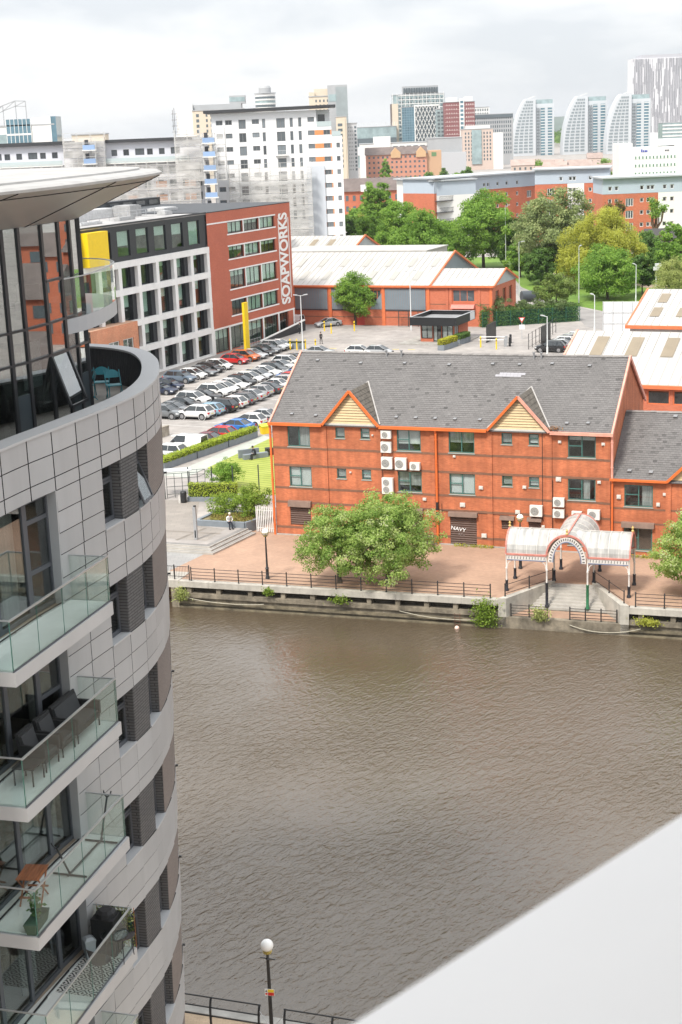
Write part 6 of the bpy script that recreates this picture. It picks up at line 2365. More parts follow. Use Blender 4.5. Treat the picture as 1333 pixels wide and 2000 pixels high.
mb.quad((-24, 0, 0), (-24, MD, 0), (-24, MD, EV), (-24, 0, EV))
mb.build('wall', WBRICK, WH)
MB().add([(SXR - 4.4, 0, EV), (SXR - 4.4, MD, EV), (SXR - 4.4, MD / 2, RG)], [(0, 1, 2)]).build('gable_cladding', GPAN, WH)
# profiled grey panels between orange piers
bays = [(-24, -13.4), (-12.8, 2.6), (3.4, 13.0), (16.8, 24.2)]
for a, b_ in ((-12.6, -7.3), (.35, 6.6), (7.4, 13.0), (16.9, 24.0)):
 p = MB()
 n_ = int((b_ - a) / .3)
 for k in range(n_):
  x0 = a + (b_ - a) * k / n_
  x1 = a + (b_ - a) * (k + 1) / n_
  p.add([(x0, -.05, 2.65), (x0 + .16, -.05, 2.65), (x0 + .18, -.1, 2.65), (x1, -.1, 2.65), (x0, -.05, 6.05), (x0 + .16, -.05, 6.05), (x0 + .18, -.1, 6.05), (x1, -.1, 6.05)], [(0, 1, 5, 4), (1, 2, 6, 5), (2, 3, 7, 6)])
 p.build('cladding_panel', GPAN, WH)
 MB().box(a, b_, -.12, -.02, 2.45, 2.62).build('panel_sill', DARKGREY, WH)
MB().extr([(13.0, -.02, 2.65), (14.2, -.02, 2.65), (16.9, -.02, 6.05), (16.9, -.02, 2.65)], (0, -.04, 0)).build('cladding_panel', GPAN, WH)
window(WH, (-24, 0, 0), (1, 0, 0), (0, 1, 0), (37.6, 40.2, 3.2, 5.8), OTRIM, DGLASS, .2, (.25, .5, .75), ((0, 1, .5),), .08)
for x in (-7.0, 6.85, 16.4, 24.2, 0.1):
 MB().box(x, x + .55, -.16, 0, 0, EV).build('pier', OTRIM, WH)
MB().box(11.9, 13.2, -.08, 0, 0, 2.5).build('red_door', M('red_door', (.45, .05, .035), .5), WH)
for z in (1.3,):
 MB().box(-24, 24.6, -.014, 0, z, z + .14).build('brick_band', BAND, WH)
MB().box(-24.3, SXR - 4.0, -.45, -.02, EV - .1, EV + .2).build('gutter', OTRIM, WH)

def sheet_roof(parent, x0, x1, y0, y1, ze, zr, lights=(), name='roof', ov=.3, both=True, seam=1.0, mat=None):
 ym = (y0 + y1) / 2
 sl = (zr - ze) / (ym - y0)
 for side in (0, 1):
  ya, yb = (y0 - ov, ym) if side == 0 else (y1 + ov, ym)
  za = ze - sl * ov
  m = MB()
  n_ = max(1, int((x1 - x0) / seam))
  for k in range(n_):
   a, b_ = x0 + (x1 - x0) * k / n_, x0 + (x1 - x0) * (k + 1) / n_
   m.add([(a, ya, za + .12), (b_ - .06, ya, za + .12), (b_ - .06, yb, zr + .12), (a, yb, zr + .12), (b_, ya, za + .17), (b_, yb, zr + .17)], [(0, 1, 2, 3), (1, 4, 5, 2)])
  m.build(name, mat or ROOFW, parent)
  for (la, lb, f0, f1) in lights:
   q = MB()
   y_0, y_1 = ya + (yb - ya) * f0, ya + (yb - ya) * f1
   z_0, z_1 = za + .19 + (zr - za) * f0, za + .19 + (zr - za) * f1
   q.quad((la, y_0, z_0), (lb, y_0, z_0), (lb, y_1, z_1), (la, y_1, z_1))
   q.build('rooflight', ROOFG, parent)

FAINT = M('white_sheet_rooflight', (.34, .33, .30), .5)
sheet_roof(WH, -24.3, SXR - 4.1, 0, MD, EV, RG)
for k in range(11):
 for f0, f1 in ((.18, .42), (.56, .8)):
  x = -20 + k * 4.1 + (1.4 if f0 > .5 else 0)
  ya, yb = -.3 + 13.3 * f0, -.3 + 13.3 * f1
  z = lambda y: EV + (RG - EV) / 13 * y + .185
  MB().quad((x, ya, z(ya)), (x + .95, ya, z(ya)), (x + .95, yb, z(yb)), (x, yb, z(yb))).build('rooflight', FAINT, WH)
m = MB().bar((SXR - 4.1, -.3, EV + .1), (SXR - 4.1, MD / 2, RG + .2), .25, .32).bar((SXR - 4.1, MD + .3, EV + .1), (SXR - 4.1, MD / 2, RG + .201), .251, .32)
m.build('verge', OTRIM, WH)
# lower front section with its own gable to the right
LS0, LS1, LD, LR = 24.65, 35.4, 13.2, 8.6
mb = MB()
facade(mb, (LS0, -.01, 0), (1, 0, 0), (0, 1, 0), LS1 - LS0, 0, EV, [(4.0, 7.7, 4.0, 5.9)], .2)
facade(mb, (LS1, 0, 0), (0, 1, 0), (-1, 0, 0), LD, 0, EV, [(1.6, 3.4, 3.2, 5.6), (5.6, 7.4, 3.2, 5.6), (9.2, 11.0, 3.2, 5.6)], .2)
mb.build('wall', WBRICK, WH)
window(WH, (LS0, 0, 0), (1, 0, 0), (0, 1, 0), (4.0, 7.7, 4.0, 5.9), OTRIM, DGLASS, .2, (.33, .66), (), .08)
for h in ((1.6, 3.4, 3.2, 5.6), (5.6, 7.4, 3.2, 5.6), (9.2, 11.0, 3.2, 5.6)):
 window(WH, (LS1, 0, 0), (0, 1, 0), (-1, 0, 0), h, OTRIM, DGLASS, .2, (.5,), (), .1)
for x in (LS0 + 2.9, LS0 + 3.5, LS0 + 8.3, LS1 - .5):
 MB().box(x, x + .4, -.12, -.01, 0, EV).build('pier', OTRIM if x > LS1 - 1 else WBRICK, WH)
for z in (3.5,):
 MB().box(LS0, LS1, -.022, -.01, z, z + .14).build('brick_band', BAND, WH)
MB().add([(LS1, 0, EV), (LS1, LD, EV), (LS1, LD / 2, LR)], [(0, 1, 2)]).build('gable_cladding', M('pale_grey_cladding', (.42, .45, .47), .5, var=.06, scale=.5), WH)
sheet_roof(WH, LS0 - .5, LS1 + .3, 0, LD, EV, LR)
MB().box(LS0 - .6, LS1 + .3, -.5, -.05, EV - .1, EV + .2).build('gutter', OTRIM, WH)
m = MB().bar((LS1 + .35, -.3, EV + .05), (LS1 + .35, LD / 2, LR + .12), .2, .3).bar((LS1 + .35, LD + .3, EV + .05), (LS1 + .35, LD / 2, LR + .121), .201, .3)
m.build('verge', OTRIM, WH)
p = MB().extr([(LS0 + 3.9, -1.0, 3.0), (LS0 + 3.9, 0, 3.0), (LS0 + 3.9, 0, 3.6), (LS0 + 3.9, -.5, 3.55)], (3.9, 0, 0))
p.build('entrance_canopy', M('salmon_canopy', (.6, .2, .16), .6, var=.1), WH)
# further sheds behind
W2 = thing('rear_shed', 'white roofed shed with grey gable behind the brick warehouse', 'warehouse', (-14.0, 305, LOT), WROT)
mb = MB()
mb.quad((-30, 0, 0), (19, 0, 0), (19, 0, 7.4), (-30, 0, 7.4)).quad((19, 0, 0), (19, 18, 0), (19, 18, 7.4), (19, 0, 7.4))
mb.build('wall', WBRICK, W2)
MB().add([(19, 0, 7.4), (19, 18, 7.4), (19, 9, 10.6)], [(0, 1, 2)]).build('gable_cladding', MATS['pale_grey_cladding'], W2)
sheet_roof(W2, -30, 19.2, 0, 18, 7.4, 10.6, lights=[(x, x + 1.2, .3, .8) for x in (-4, 1.6, 8.6, 12.4)])
m = MB().bar((19.2, -.3, 7.5), (19.2, 9, 10.75), .3, .35).bar((19.2, 18.3, 7.5), (19.2, 9, 10.751), .301, .35)
m.build('verge', OTRIM, W2)
W3 = thing('flat_roof_store', 'low white flat roofed store behind the warehouse ridge', 'building', (-10, 288, LOT), WROT)
MB().box(0, 30, 0, 12, 0, 9.4).build('wall', ROOFW, W3)
MB().box(-.2, 30.2, -.2, 12.2, 9.4, 9.6).build('roof', ROOFW, W3)
# white-roofed sheds on the right
R1 = thing('near_white_shed', 'shed with broad white roof and tan rooflights behind the brick office', 'warehouse', (22.6, 151.6, LOT), math.atan2(-.47, 1))
mb = MB()
facade(mb, (0, 0, 0), (1, 0, 0), (0, 1, 0), 46, 0, 5.5, [(9.6 + 2.6 * k, 11.9 + 2.6 * k, 3.6, 5.1) for k in range(7)], .15)
mb.quad((0, 0, 0), (0, 20, 0), (0, 20, 5.5), (0, 0, 5.5))
mb.add([(0, 0, 5.5), (0, 20, 5.5), (0, 10, 9.4)], [(0, 1, 2)])
mb.build('wall', WBRICK, R1)
for k in range(7):
 window(R1, (0, 0, 0), (1, 0, 0), (0, 1, 0), (9.6 + 2.6 * k, 11.9 + 2.6 * k, 3.6, 5.1), OTRIM, PANE, .15, (.0,), (), .12)
MB().box(.3, 45, 1.2, 1.25, 0, 5.4).build('interior', ROOM, R1)
sheet_roof(R1, -.4, 46, 0, 20, 5.5, 9.4, lights=[(2.2 + 3.75 * k, 3.5 + 3.75 * k, .52, .88) for k in range(11)])
MB().box(-.5, 46, -.55, -.1, 5.25, 5.6).build('gutter', OTRIM, R1)
m = MB().bar((-.45, -.3, 5.5), (-.45, 10, 9.5), .2, .25).bar((-.45, 20.3, 5.5), (-.45, 10, 9.501), .201, .25)
m.build('verge', PINKO, R1)
R2 = thing('far_white_shed', 'taller shed with white roof and two rows of tan rooflights at right', 'warehouse', (36.9, 184.5, LOT), math.atan2(-.47, 1))
mb = MB()
mb.quad((0, 0, 0), (40, 0, 0), (40, 0, 6.6), (0, 0, 6.6)).quad((0, 0, 0), (0, 22.4, 0), (0, 22.4, 6.6), (0, 0, 6.6)).add([(0, 0, 6.6), (0, 22.4, 6.6), (0, 11.2, 9.8)], [(0, 1, 2)])
mb.build('wall', M('pale_grey_wall', (.44, .43, .41), .7, var=.08, scale=.4), R2)
sheet_roof(R2, -.4, 40, 0, 22.4, 6.6, 9.8, lights=[(1.8 + 3.3 * k, 3.0 + 3.3 * k, f, f + .24) for k in range(9) for f in (.24, .62)])
MB().box(-.5, 40, -.6, -.1, 6.3, 6.7).build('gutter', OTRIM, R2)
m = MB().bar((-.45, -.3, 6.6), (-.45, 11.2, 9.9), .2, .25)
m.build('verge', OTRIM, R2)
# white hoarding seen from behind
t = thing('hoarding', 'large white hoarding with grey framing beside the white sheds', 'hoarding', (40.7, 223.9, LOT), -.3)
for k in range(4):
 for j in range(3):
  MB().box(1.45 * k + .02, 1.45 * k + 1.43, 0, .06, .1 + 1.65 * j + .02, .1 + 1.65 * j + 1.63).build('panel', M('hoarding_white', (.74, .75, .76), .5, rnd=.03), t)
for k in range(5):
 MB().box(1.45 * k - .06, 1.45 * k + .06, -.1, -.01, 0, 5.1).build('post', GALV, t)
for z in (1.75, 3.4):
 MB().box(0, 5.8, -.07, -.012, z - .05, z + .05).build('rail', GALV, t)

# gatehouse ---------------------------------------------------------------------
KROT = math.atan2(-.46, 1)
K = thing('gatehouse', 'small gatehouse with deep black flat roof and glass front', 'kiosk', (13.1, 224.0, LOT), KROT)
BLKR = M('black_roof_edge', (.012, .013, .015), .45)
MB().box(-1.1, 6.3, -1.6, 7.0, 2.75, 2.8).build('soffit', BLKR, K)
for a in ((-1.1, 6.3, -1.6, -1.45), (-1.1, 6.3, 6.85, 7.0)):
 MB().box(a[0], a[1], a[2], a[3], 2.8, 4.0).build('roof_fascia', BLKR, K)
for a in ((-1.1, -.95), (6.15, 6.3)):
 MB().box(a[0], a[1], -1.45, 6.85, 2.8, 4.0).build('roof_fascia', BLKR, K)
MB().box(-.95, 6.15, -1.45, 6.85, 3.3, 3.4).build('roof_deck', M('grey_roof_felt', (.22, .22, .225), .9, var=.15, scale=.5), K)
m = MB().box(-1.12, 6.32, -1.62, -1.3, 4.0, 4.03).box(-1.12, 6.32, 6.7, 7.02, 4.0, 4.03).box(-1.12, -.8, -1.3, 6.7, 4.0, 4.03).box(6.0, 6.32, -1.3, 6.7, 4.0, 4.03)
m.build('roof_trim', M('roof_trim_grey', (.3, .31, .32), .5), K)
mb = MB()
facade(mb, (0, 0, 0), (1, 0, 0), (0, 1, 0), 5.4, 0, 2.75, [(.15, 1.95, .6, 2.6), (2.05, 3.35, .02, 2.6), (3.45, 5.2, .6, 2.6)], .12)
facade(mb, (5.4, 0, 0), (0, 1, 0), (-1, 0, 0), 6.2, 0, 2.75, [(.2, 1.9, .6, 2.6)], .12)
mb.quad((0, 0, 0), (0, 6.2, 0), (0, 6.2, 2.75), (0, 0, 2.75))
mb.build('wall', WBRICK, K)
for h in ((.15, 1.95, .6, 2.6), (2.05, 3.35, .02, 2.6), (3.45, 5.2, .6, 2.6)):
 window(K, (0, 0, 0), (1, 0, 0), (0, 1, 0), h, BLKR, PANE, .12, (.5,), (), .09, .1, (BLIND, 0, 1, .02) if h[0] != 2.05 else (BLIND, 0, .45, .1))
window(K, (5.4, 0, 0), (0, 1, 0), (-1, 0, 0), (.2, 1.9, .6, 2.6), BLKR, DGLASS, .12, (.5,), (), .09, .1)
MB().box(.2, 5.2, .8, .85, 0, 2.7).build('interior', ROOM, K)
MB().box(6.31, 6.36, 4.6, 6.6, 2.85, 3.95).build('sign_board', M('sign_pale', (.7, .7, .7), .5), K)
MB().box(-2.6, 7.0, -2.6, 6.6, 0, .14).build('kerb', CONC, K)
LEAFY = M_leaf('golden_hedge_leaf', [(.28, .30, .02), (.45, .44, .03), (.58, .55, .06)])
LEAFH = M_leaf('hedge_leaf', [(.055, .125, .025), (.11, .21, .04), (.18, .30, .07)])
LEAFL = M_leaf('bright_hedge_leaf', [(.25, .33, .03), (.38, .47, .045), (.50, .58, .09)])
rs = np.random.default_rng(21)

def hedge(name, label, loc, rotz, w, d, h, n_, leaf, mat, zb=0.0, trough=None, group=None):
 t = thing(name, label, 'hedge', loc, rotz, group)
 obj('foliage', hedge_mesh(0, w, 0, d, zb, h, n_, leaf, mat, rs), t)
 MB().box(.06, w - .06, .06, d - .06, 0, h - .08).build('woody_core', M('hedge_core', (.03, .04, .012), .95), t)
 if trough:
  MB().box(-.03, w + .03, -.03, d + .03, 0, zb).build('trough', trough, t)
 return t

hedge('box_planter', 'grey trough planter with yellow topped hedge before the gatehouse', (15.9, 214.4, LOT), 1.05, 4.6, 1.0, 1.55, 2200, .08, LEAFY, .8, GREYP)
hedge('box_planter', 'grey trough planter with green hedge beside the gatehouse wall', (18.6, 219.4, LOT), 1.05, 3.8, 1.0, 1.5, 1600, .08, LEAFH, .8, GREYP)
# low clipped hedge in grey troughs separating the car park from the garden walk
p0, p1 = Vector((-17.15, 142.0)), Vector((-8.55, 156.6))
L = (p1 - p0).length
for i in range(3):
 labs = ['bright lime hedge in grey trough nearest the tower edge', 'bright lime hedge in grey trough, middle of three along the car park', 'bright lime hedge in grey trough nearest the brick office corner']
 a = p0.lerp(p1, i / 3 + .006)
 hedge('trough_hedge', labs[i], (a.x, a.y, LOT), math.atan2(p1.y - p0.y, p1.x - p0.x), L / 3 - .25, .95, 1.15, 2600, .07, LEAFL, .68, GREYP, 'lime hedges in troughs')
hedge('plaza_hedge', 'bright green clipped hedge behind the grey plaza', (-13.5, 128.85, LOT), -.16, 4.3, .7, 1.55, 3200, .06, LEAFL, .4)
# green mesh fence with big clipped hedge across the road entrance
t = thing('overgrown_hedge', 'big overgrown dark green hedge behind a green mesh fence', 'hedge', (23.9, 238.2, LOT), math.atan2(.2, 1))
P1 = hedge_mesh(0, 16.2, 0, 2.6, 0.0, 2.6, 9000, .14, LEAFH, rs, .16)
obj('foliage', P1, t)
Pc, Tc, Oc = crown_points([(3.2, 1.3, 3.0, 3.6, 1.6, 1.2), (8.0, 1.5, 2.7, 3.6, 1.6, .95), (12.6, 1.3, 2.6, 3.6, 1.6, .75)], 7000, .6, rs)
LEAFO = M_leaf('olive_hedge_leaf', [(.06, .10, .03), (.13, .19, .06), (.25, .29, .13)])
obj('foliage', attr_mesh('foliage', leaf_quads(Pc, .14, .7, rs, Oc), 4, Tc, LEAFO), t)
MB().box(.2, 16, .3, 2.3, 0, 2.4).build('woody_core', MATS['hedge_core'], t)
GMESH = M('green_mesh_fence', (.015, .10, .065), .5)
f = thing('mesh_fence', 'dark green weldmesh fence in front of the overgrown hedge', 'fence', (23.9, 237.9, LOT), math.atan2(.2, 1))
for k in range(8):
 MB().box(k * 2.35 - .04, k * 2.35 + .04, -.04, .04, 0, 2.5).build('post', GMESH, f)
 if k < 7:
  m = MB()
  for q in range(1, 18):
   m.bar((k * 2.35 + q * .13, 0, .05), (k * 2.35 + q * .13, 0, 2.4), .02)
  for z in (.1, .9, 1.7, 2.4):
   m.bar((k * 2.35, 0, z), (k * 2.35 + 2.35, 0, z), .025)
  m.build('mesh_panel', GMESH, f)
# black sliding gates and fence at the entrance
for i, (x, y, rz, w, lab) in enumerate(((22.7, 220.7, 1.19, 5.4, 'black solid sliding gate beside the gatehouse'), (30.3, 216.9, 1.15, 5.2, 'black solid gate at the right of the entrance'))):
 t = thing('sliding_gate', lab, 'gate', (x, y, LOT), rz, 'entrance gates')
 for k in range(12):
  MB().box(w * k / 12 + .01, w * (k + 1) / 12 - .01, -.03, .03, .1, 2.5).build('slat', BLKR, t)
 MB().box(0, w, -.05, .05, 2.5, 2.58).box(0, w, -.05, .05, .02, .1).build('gate_rail', BLKR, t)
t = thing('entrance_fence', 'thin black railings running back from the car park entrance', 'fence', (27.9, 212.3, LOT), 1.2)
for k in range(9):
 MB().box(k * 2.2 - .04, k * 2.2 + .04, -.04, .04, 0, 2.3).build('post', BLKR, t)
for z in (.3, 1.2, 2.2):
 MB().bar((0, 0, z), (17.6, 0, z), .03).build('rail', BLKR, t)
# road sign, barriers, bollards, lamp columns -------------------------------------
t = thing('give_way_sign', 'red and white triangular give way sign with plate below', 'sign', (28.3, 223.0, LOT))
MB().tube((0, 0, 0), (0, 0, 3.2), .05, n=8).build('pole', GALV, t)
MB().extr([(-.5, -.06, 3.3), (.5, -.06, 3.3), (0, -.06, 2.45)], (0, .03, 0)).build('triangle', M('sign_red_border', (.6, .06, .04), .5), t)
MB().extr([(-.3, -.07, 3.2), (.3, -.07, 3.2), (0, -.07, 2.68)], (0, .012, 0)).build('triangle_face', M('sign_white_face', (.8, .8, .78), .5), t)
MB().box(-.4, .4, -.07, -.04, 1.5, 2.2).build('plate', MATS['sign_white_face'], t)
for (x, y, lab) in ((25.5, 219.4, 'white vehicle barrier arm beside the gatehouse lane'), (25.0, 216.2, 'white vehicle barrier arm nearer the brick office')):
 t = thing('vehicle_barrier', lab, 'barrier', (x, y, LOT), 0, 'entrance barriers')
 MB().box(-.2, .2, -.25, .25, 0, 1.1).build('housing', M('barrier_grey', (.3, .31, .32), .5), t)
 MB().bar((0, 0, .98), (-3.8, .9, 1.0), .1, .12).build('arm', M('barrier_white', (.75, .75, .73), .5), t)
 MB().box(.5, .8, -.2, .2, 0, 1.3).build('card_post', BLKR, t)
BOLL = MB().lathe([(.1, 0), (.1, 1.0), (.07, 1.08), (.02, 1.1)], (0, 0, 0), 10)
bollm = BOLL.mesh('bollard', YELLOW)
for i, (x, y, lab) in enumerate(((-1.5, 241.6, 'yellow bollard left of the pair near the silver car'), (-.4, 238.1, 'yellow bollard right of the pair near the silver car'), (3.35, 240.1, 'yellow bollard by the tree in the yard'), (3.6, 251, 'yellow post against the warehouse beside the tree'), (21.4, 216.2, 'yellow bollard at the gatehouse lane'), (23.4, 213.6, 'yellow bollard low by the barrier'), (-6.6, 221.6, 'yellow bollard by the white car at the far end of the office cars'), (-5.6, 221.2, 'yellow bollard left of the tall white lamp column'), (-4.3, 220.6, 'yellow bollard right of the tall white lamp column'), (-2.8, 220.3, 'yellow bollard farthest right before the yard'))):
 t = thing('bollard', lab, 'bollard', (x, y, LOT), 0, 'yellow bollards')
 obj('post', bollm, t, (0, 0, 0), 0, None, None, (1, 1, 1.5))
 MB().lathe([(.115, 0), (.115, .12)], (0, 0, 1.2), 10).build('band', BLKR, t)
LAMPC = M('pale_lamp_column', (.6, .62, .62), .4)

def lamp_column(label, x, y, h, double=False, mat=None, rz=0.0):
 t = thing('lamp_column', label, 'lamp', (x, y, LOT), rz, 'lamp columns')
 MB().lathe([(.13, 0), (.13, 1.2), (.085, 1.3), (.06, h)], (0, 0, 0), 8).build('column', mat or LAMPC, t, smooth=True)
 for s in ((-1, 1) if double else (1,)):
  MB().bar((0, 0, h - .05), (s * .7, 0, h + .05), .06, .06).build('arm', mat or LAMPC, t)
  MB().extr([(s * .45, -.14, h), (s * 1.05, -.12, h + .06), (s * 1.05, .12, h + .06), (s * .45, .14, h)], (0, 0, .12)).build('lantern', GALV, t)

GREENISH = M('weathered_lamp_column', (.40, .43, .40), .5)
lamp_column('white double headed lamp column at the corner of the office block', -4.7, 220.2, 8.2, True)
lamp_column('pale double headed lamp column before the warehouse', 12.45, 238.2, 9.4, True)
lamp_column('tall lamp column behind the warehouse gable against the trees', 38.6, 331, 14.2, False, GREENISH)
lamp_column('tall lamp column beside the road at the warehouse corner', 35.0, 279, 10.2, False, GREENISH)
lamp_column('lamp column at the road bend against the willow', 44.0, 266, 10.0, False, GREENISH, 1.0)
lamp_column('short white pole at the road entrance', 39.56, 224.8, 6.0, False, LAMPC, 2.0)
lamp_column('white pole in the park behind the hoarding', 53.8, 264.1, 6.6, False, LAMPC, 2.0)
lamp_column('white pole beside the parked cars at the entrance', 29.6, 205.5, 5.5, False, LAMPC, 2.4)
t = thing('cctv_pole', 'white pole with boxy camera at the park edge right of the hoarding', 'camera pole', (57.0, 262.5, LOT))
MB().tube((0, 0, 0), (0, 0, 6.8), .1, n=8).build('pole', LAMPC, t)
MB().box(-.5, .5, -.2, .2, 5.6, 6.2).box(-.2, .9, -.2, .2, 6.3, 6.8).build('camera_head', LAMPC, t)
t = thing('bottle_bank', 'dark rounded storage tank lying by the road behind the hedge', 'tank', (35.7, 271, LOT))
MB().tube((-1.3, 0, 1.0), (1.6, .6, 1.0), 1.0, n=16).build('shell', M('tank_dark', (.05, .06, .07), .5), t, smooth=True)
MB().box(-1, -.6, -.6, .6, 0, .5).box(.9, 1.3, -.3, .9, 0, .5).build('cradle', CONC, t)
t = thing('grit_bin', 'yellow grit bin with lid beside the end of the lime hedge', 'grit bin', (-7.9, 158.3, LOT), .5)
MB().add([(-.4, -.3, 0), (.4, -.3, 0), (.4, .3, 0), (-.4, .3, 0), (-.5, -.38, .8), (.5, -.38, .8), (.5, .38, .8), (-.5, .38, .8)], [(0, 3, 2, 1), (0, 1, 5, 4), (1, 2, 6, 5), (2, 3, 7, 6), (3, 0, 4, 7)]).build('bin_body', YELLOW, t)
MB().extr([(-.54, -.42, .8), (.54, -.42, .8), (.54, .42, .95), (-.54, .42, .95)], (0, 0, .1)).build('lid', M('lime_lid', (.5, .55, .03), .5), t)
t = thing('yard_wall', 'dark low wall and planters before the lamp column at office end', 'wall', (-7.2, 222.6, LOT), -.35)
MB().box(0, 3.0, 0, .5, 0, .9).build('wall', GREYP, t)
MB().box(.2, 2.8, .05, .45, .9, 1.15).build('planting', MATS['hedge_core'], t)
# black cage and equipment against the warehouse
t = thing('storage_cage', 'dark wire storage cage against the warehouse front', 'cage', (10.7, 243.6, LOT), WROT)
for x in (0, 1.7, 3.4, 5.0):
 MB().box(x - .05, x + .05, 0, .1, 0, 2.6).build('post', FG, t)
m = MB()
for k in range(26):
 m.bar((k * .2, .05, 0), (k * .2, .05, 2.5), .02)
for z in (.4, 1.2, 2.0, 2.55):
 m.bar((0, .05, z), (5, .05, z), .03)
m.build('mesh_panel', FG, t)

# ================================================================== CARS
TYRE = M('tyre_rubber', (.015, .015, .016), .8)
RIM_ = M('alloy_rim', (.38, .38, .39), .35, metal=.6)
CGLASS = M('car_window', (.02, .026, .03), .05, spec=.9)
HEADL = M('headlamp_lens', (.65, .67, .68), .15)
TAILL = M('tail_lamp_lens', (.42, .015, .012), .25)
TRIMB = M('black_car_trim', (.02, .02, .021), .6)
PLATE = M('number_plate', (.7, .62, .2), .5)
PAINT = {}
for nm, c in dict(white=(.72, .72, .71), silver=(.42, .43, .44), grey=(.16, .17, .18), black=(.018, .019, .021), navy=(.015, .025, .06), bluegrey=(.12, .16, .21), red=(.5, .015, .015), orange=(.55, .13, .03), blue=(.03, .17, .5), lightblue=(.3, .48, .6), maroon=(.12, .012, .02), darkgrey=(.07, .075, .08)).items():
 PAINT[nm] = M('car_paint_' + nm, c, .28, metal=.15 if nm not in ('white', 'red') else 0, coat=.6)

SHAPES = {
 # (half length, half width, belt z, hood z, roof z, sill z, [base front x, roof front x, roof rear x, base rear x], wheel r, axle x)
 'hatchback': (2.05, .87, .93, .80, 1.47, .24, (1.22, .22, -1.28, -1.93), .32, 1.27),
 'saloon': (2.3, .89, .92, .80, 1.43, .22, (1.12, .12, -.95, -1.78), .33, 1.38),
 'suv': (2.2, .93, 1.06, .96, 1.63, .32, (1.25, .38, -1.5, -2.06), .37, 1.32),
 'van': (2.2, .92, 1.15, 1.0, 1.84, .26, (1.45, .75, -2.1, -2.15), .32, 1.36),
}
CARM = {}

def loft(mb, rings, m=0, cap=True):
 n = len(rings[0])
 o = len(mb.v)
 vs = [p for r in rings for p in r]
 fs = []
 for j in range(len(rings) - 1):
  for i in range(n):
   fs.append((j * n + i, j * n + (i + 1) % n, (j + 1) * n + (i + 1) % n, (j + 1) * n + i))
 if cap:
  fs.append(tuple(range(n - 1, -1, -1)))
  fs.append(tuple(range((len(rings) - 1) * n, len(rings) * n)))
 mb.add(vs, fs, m)

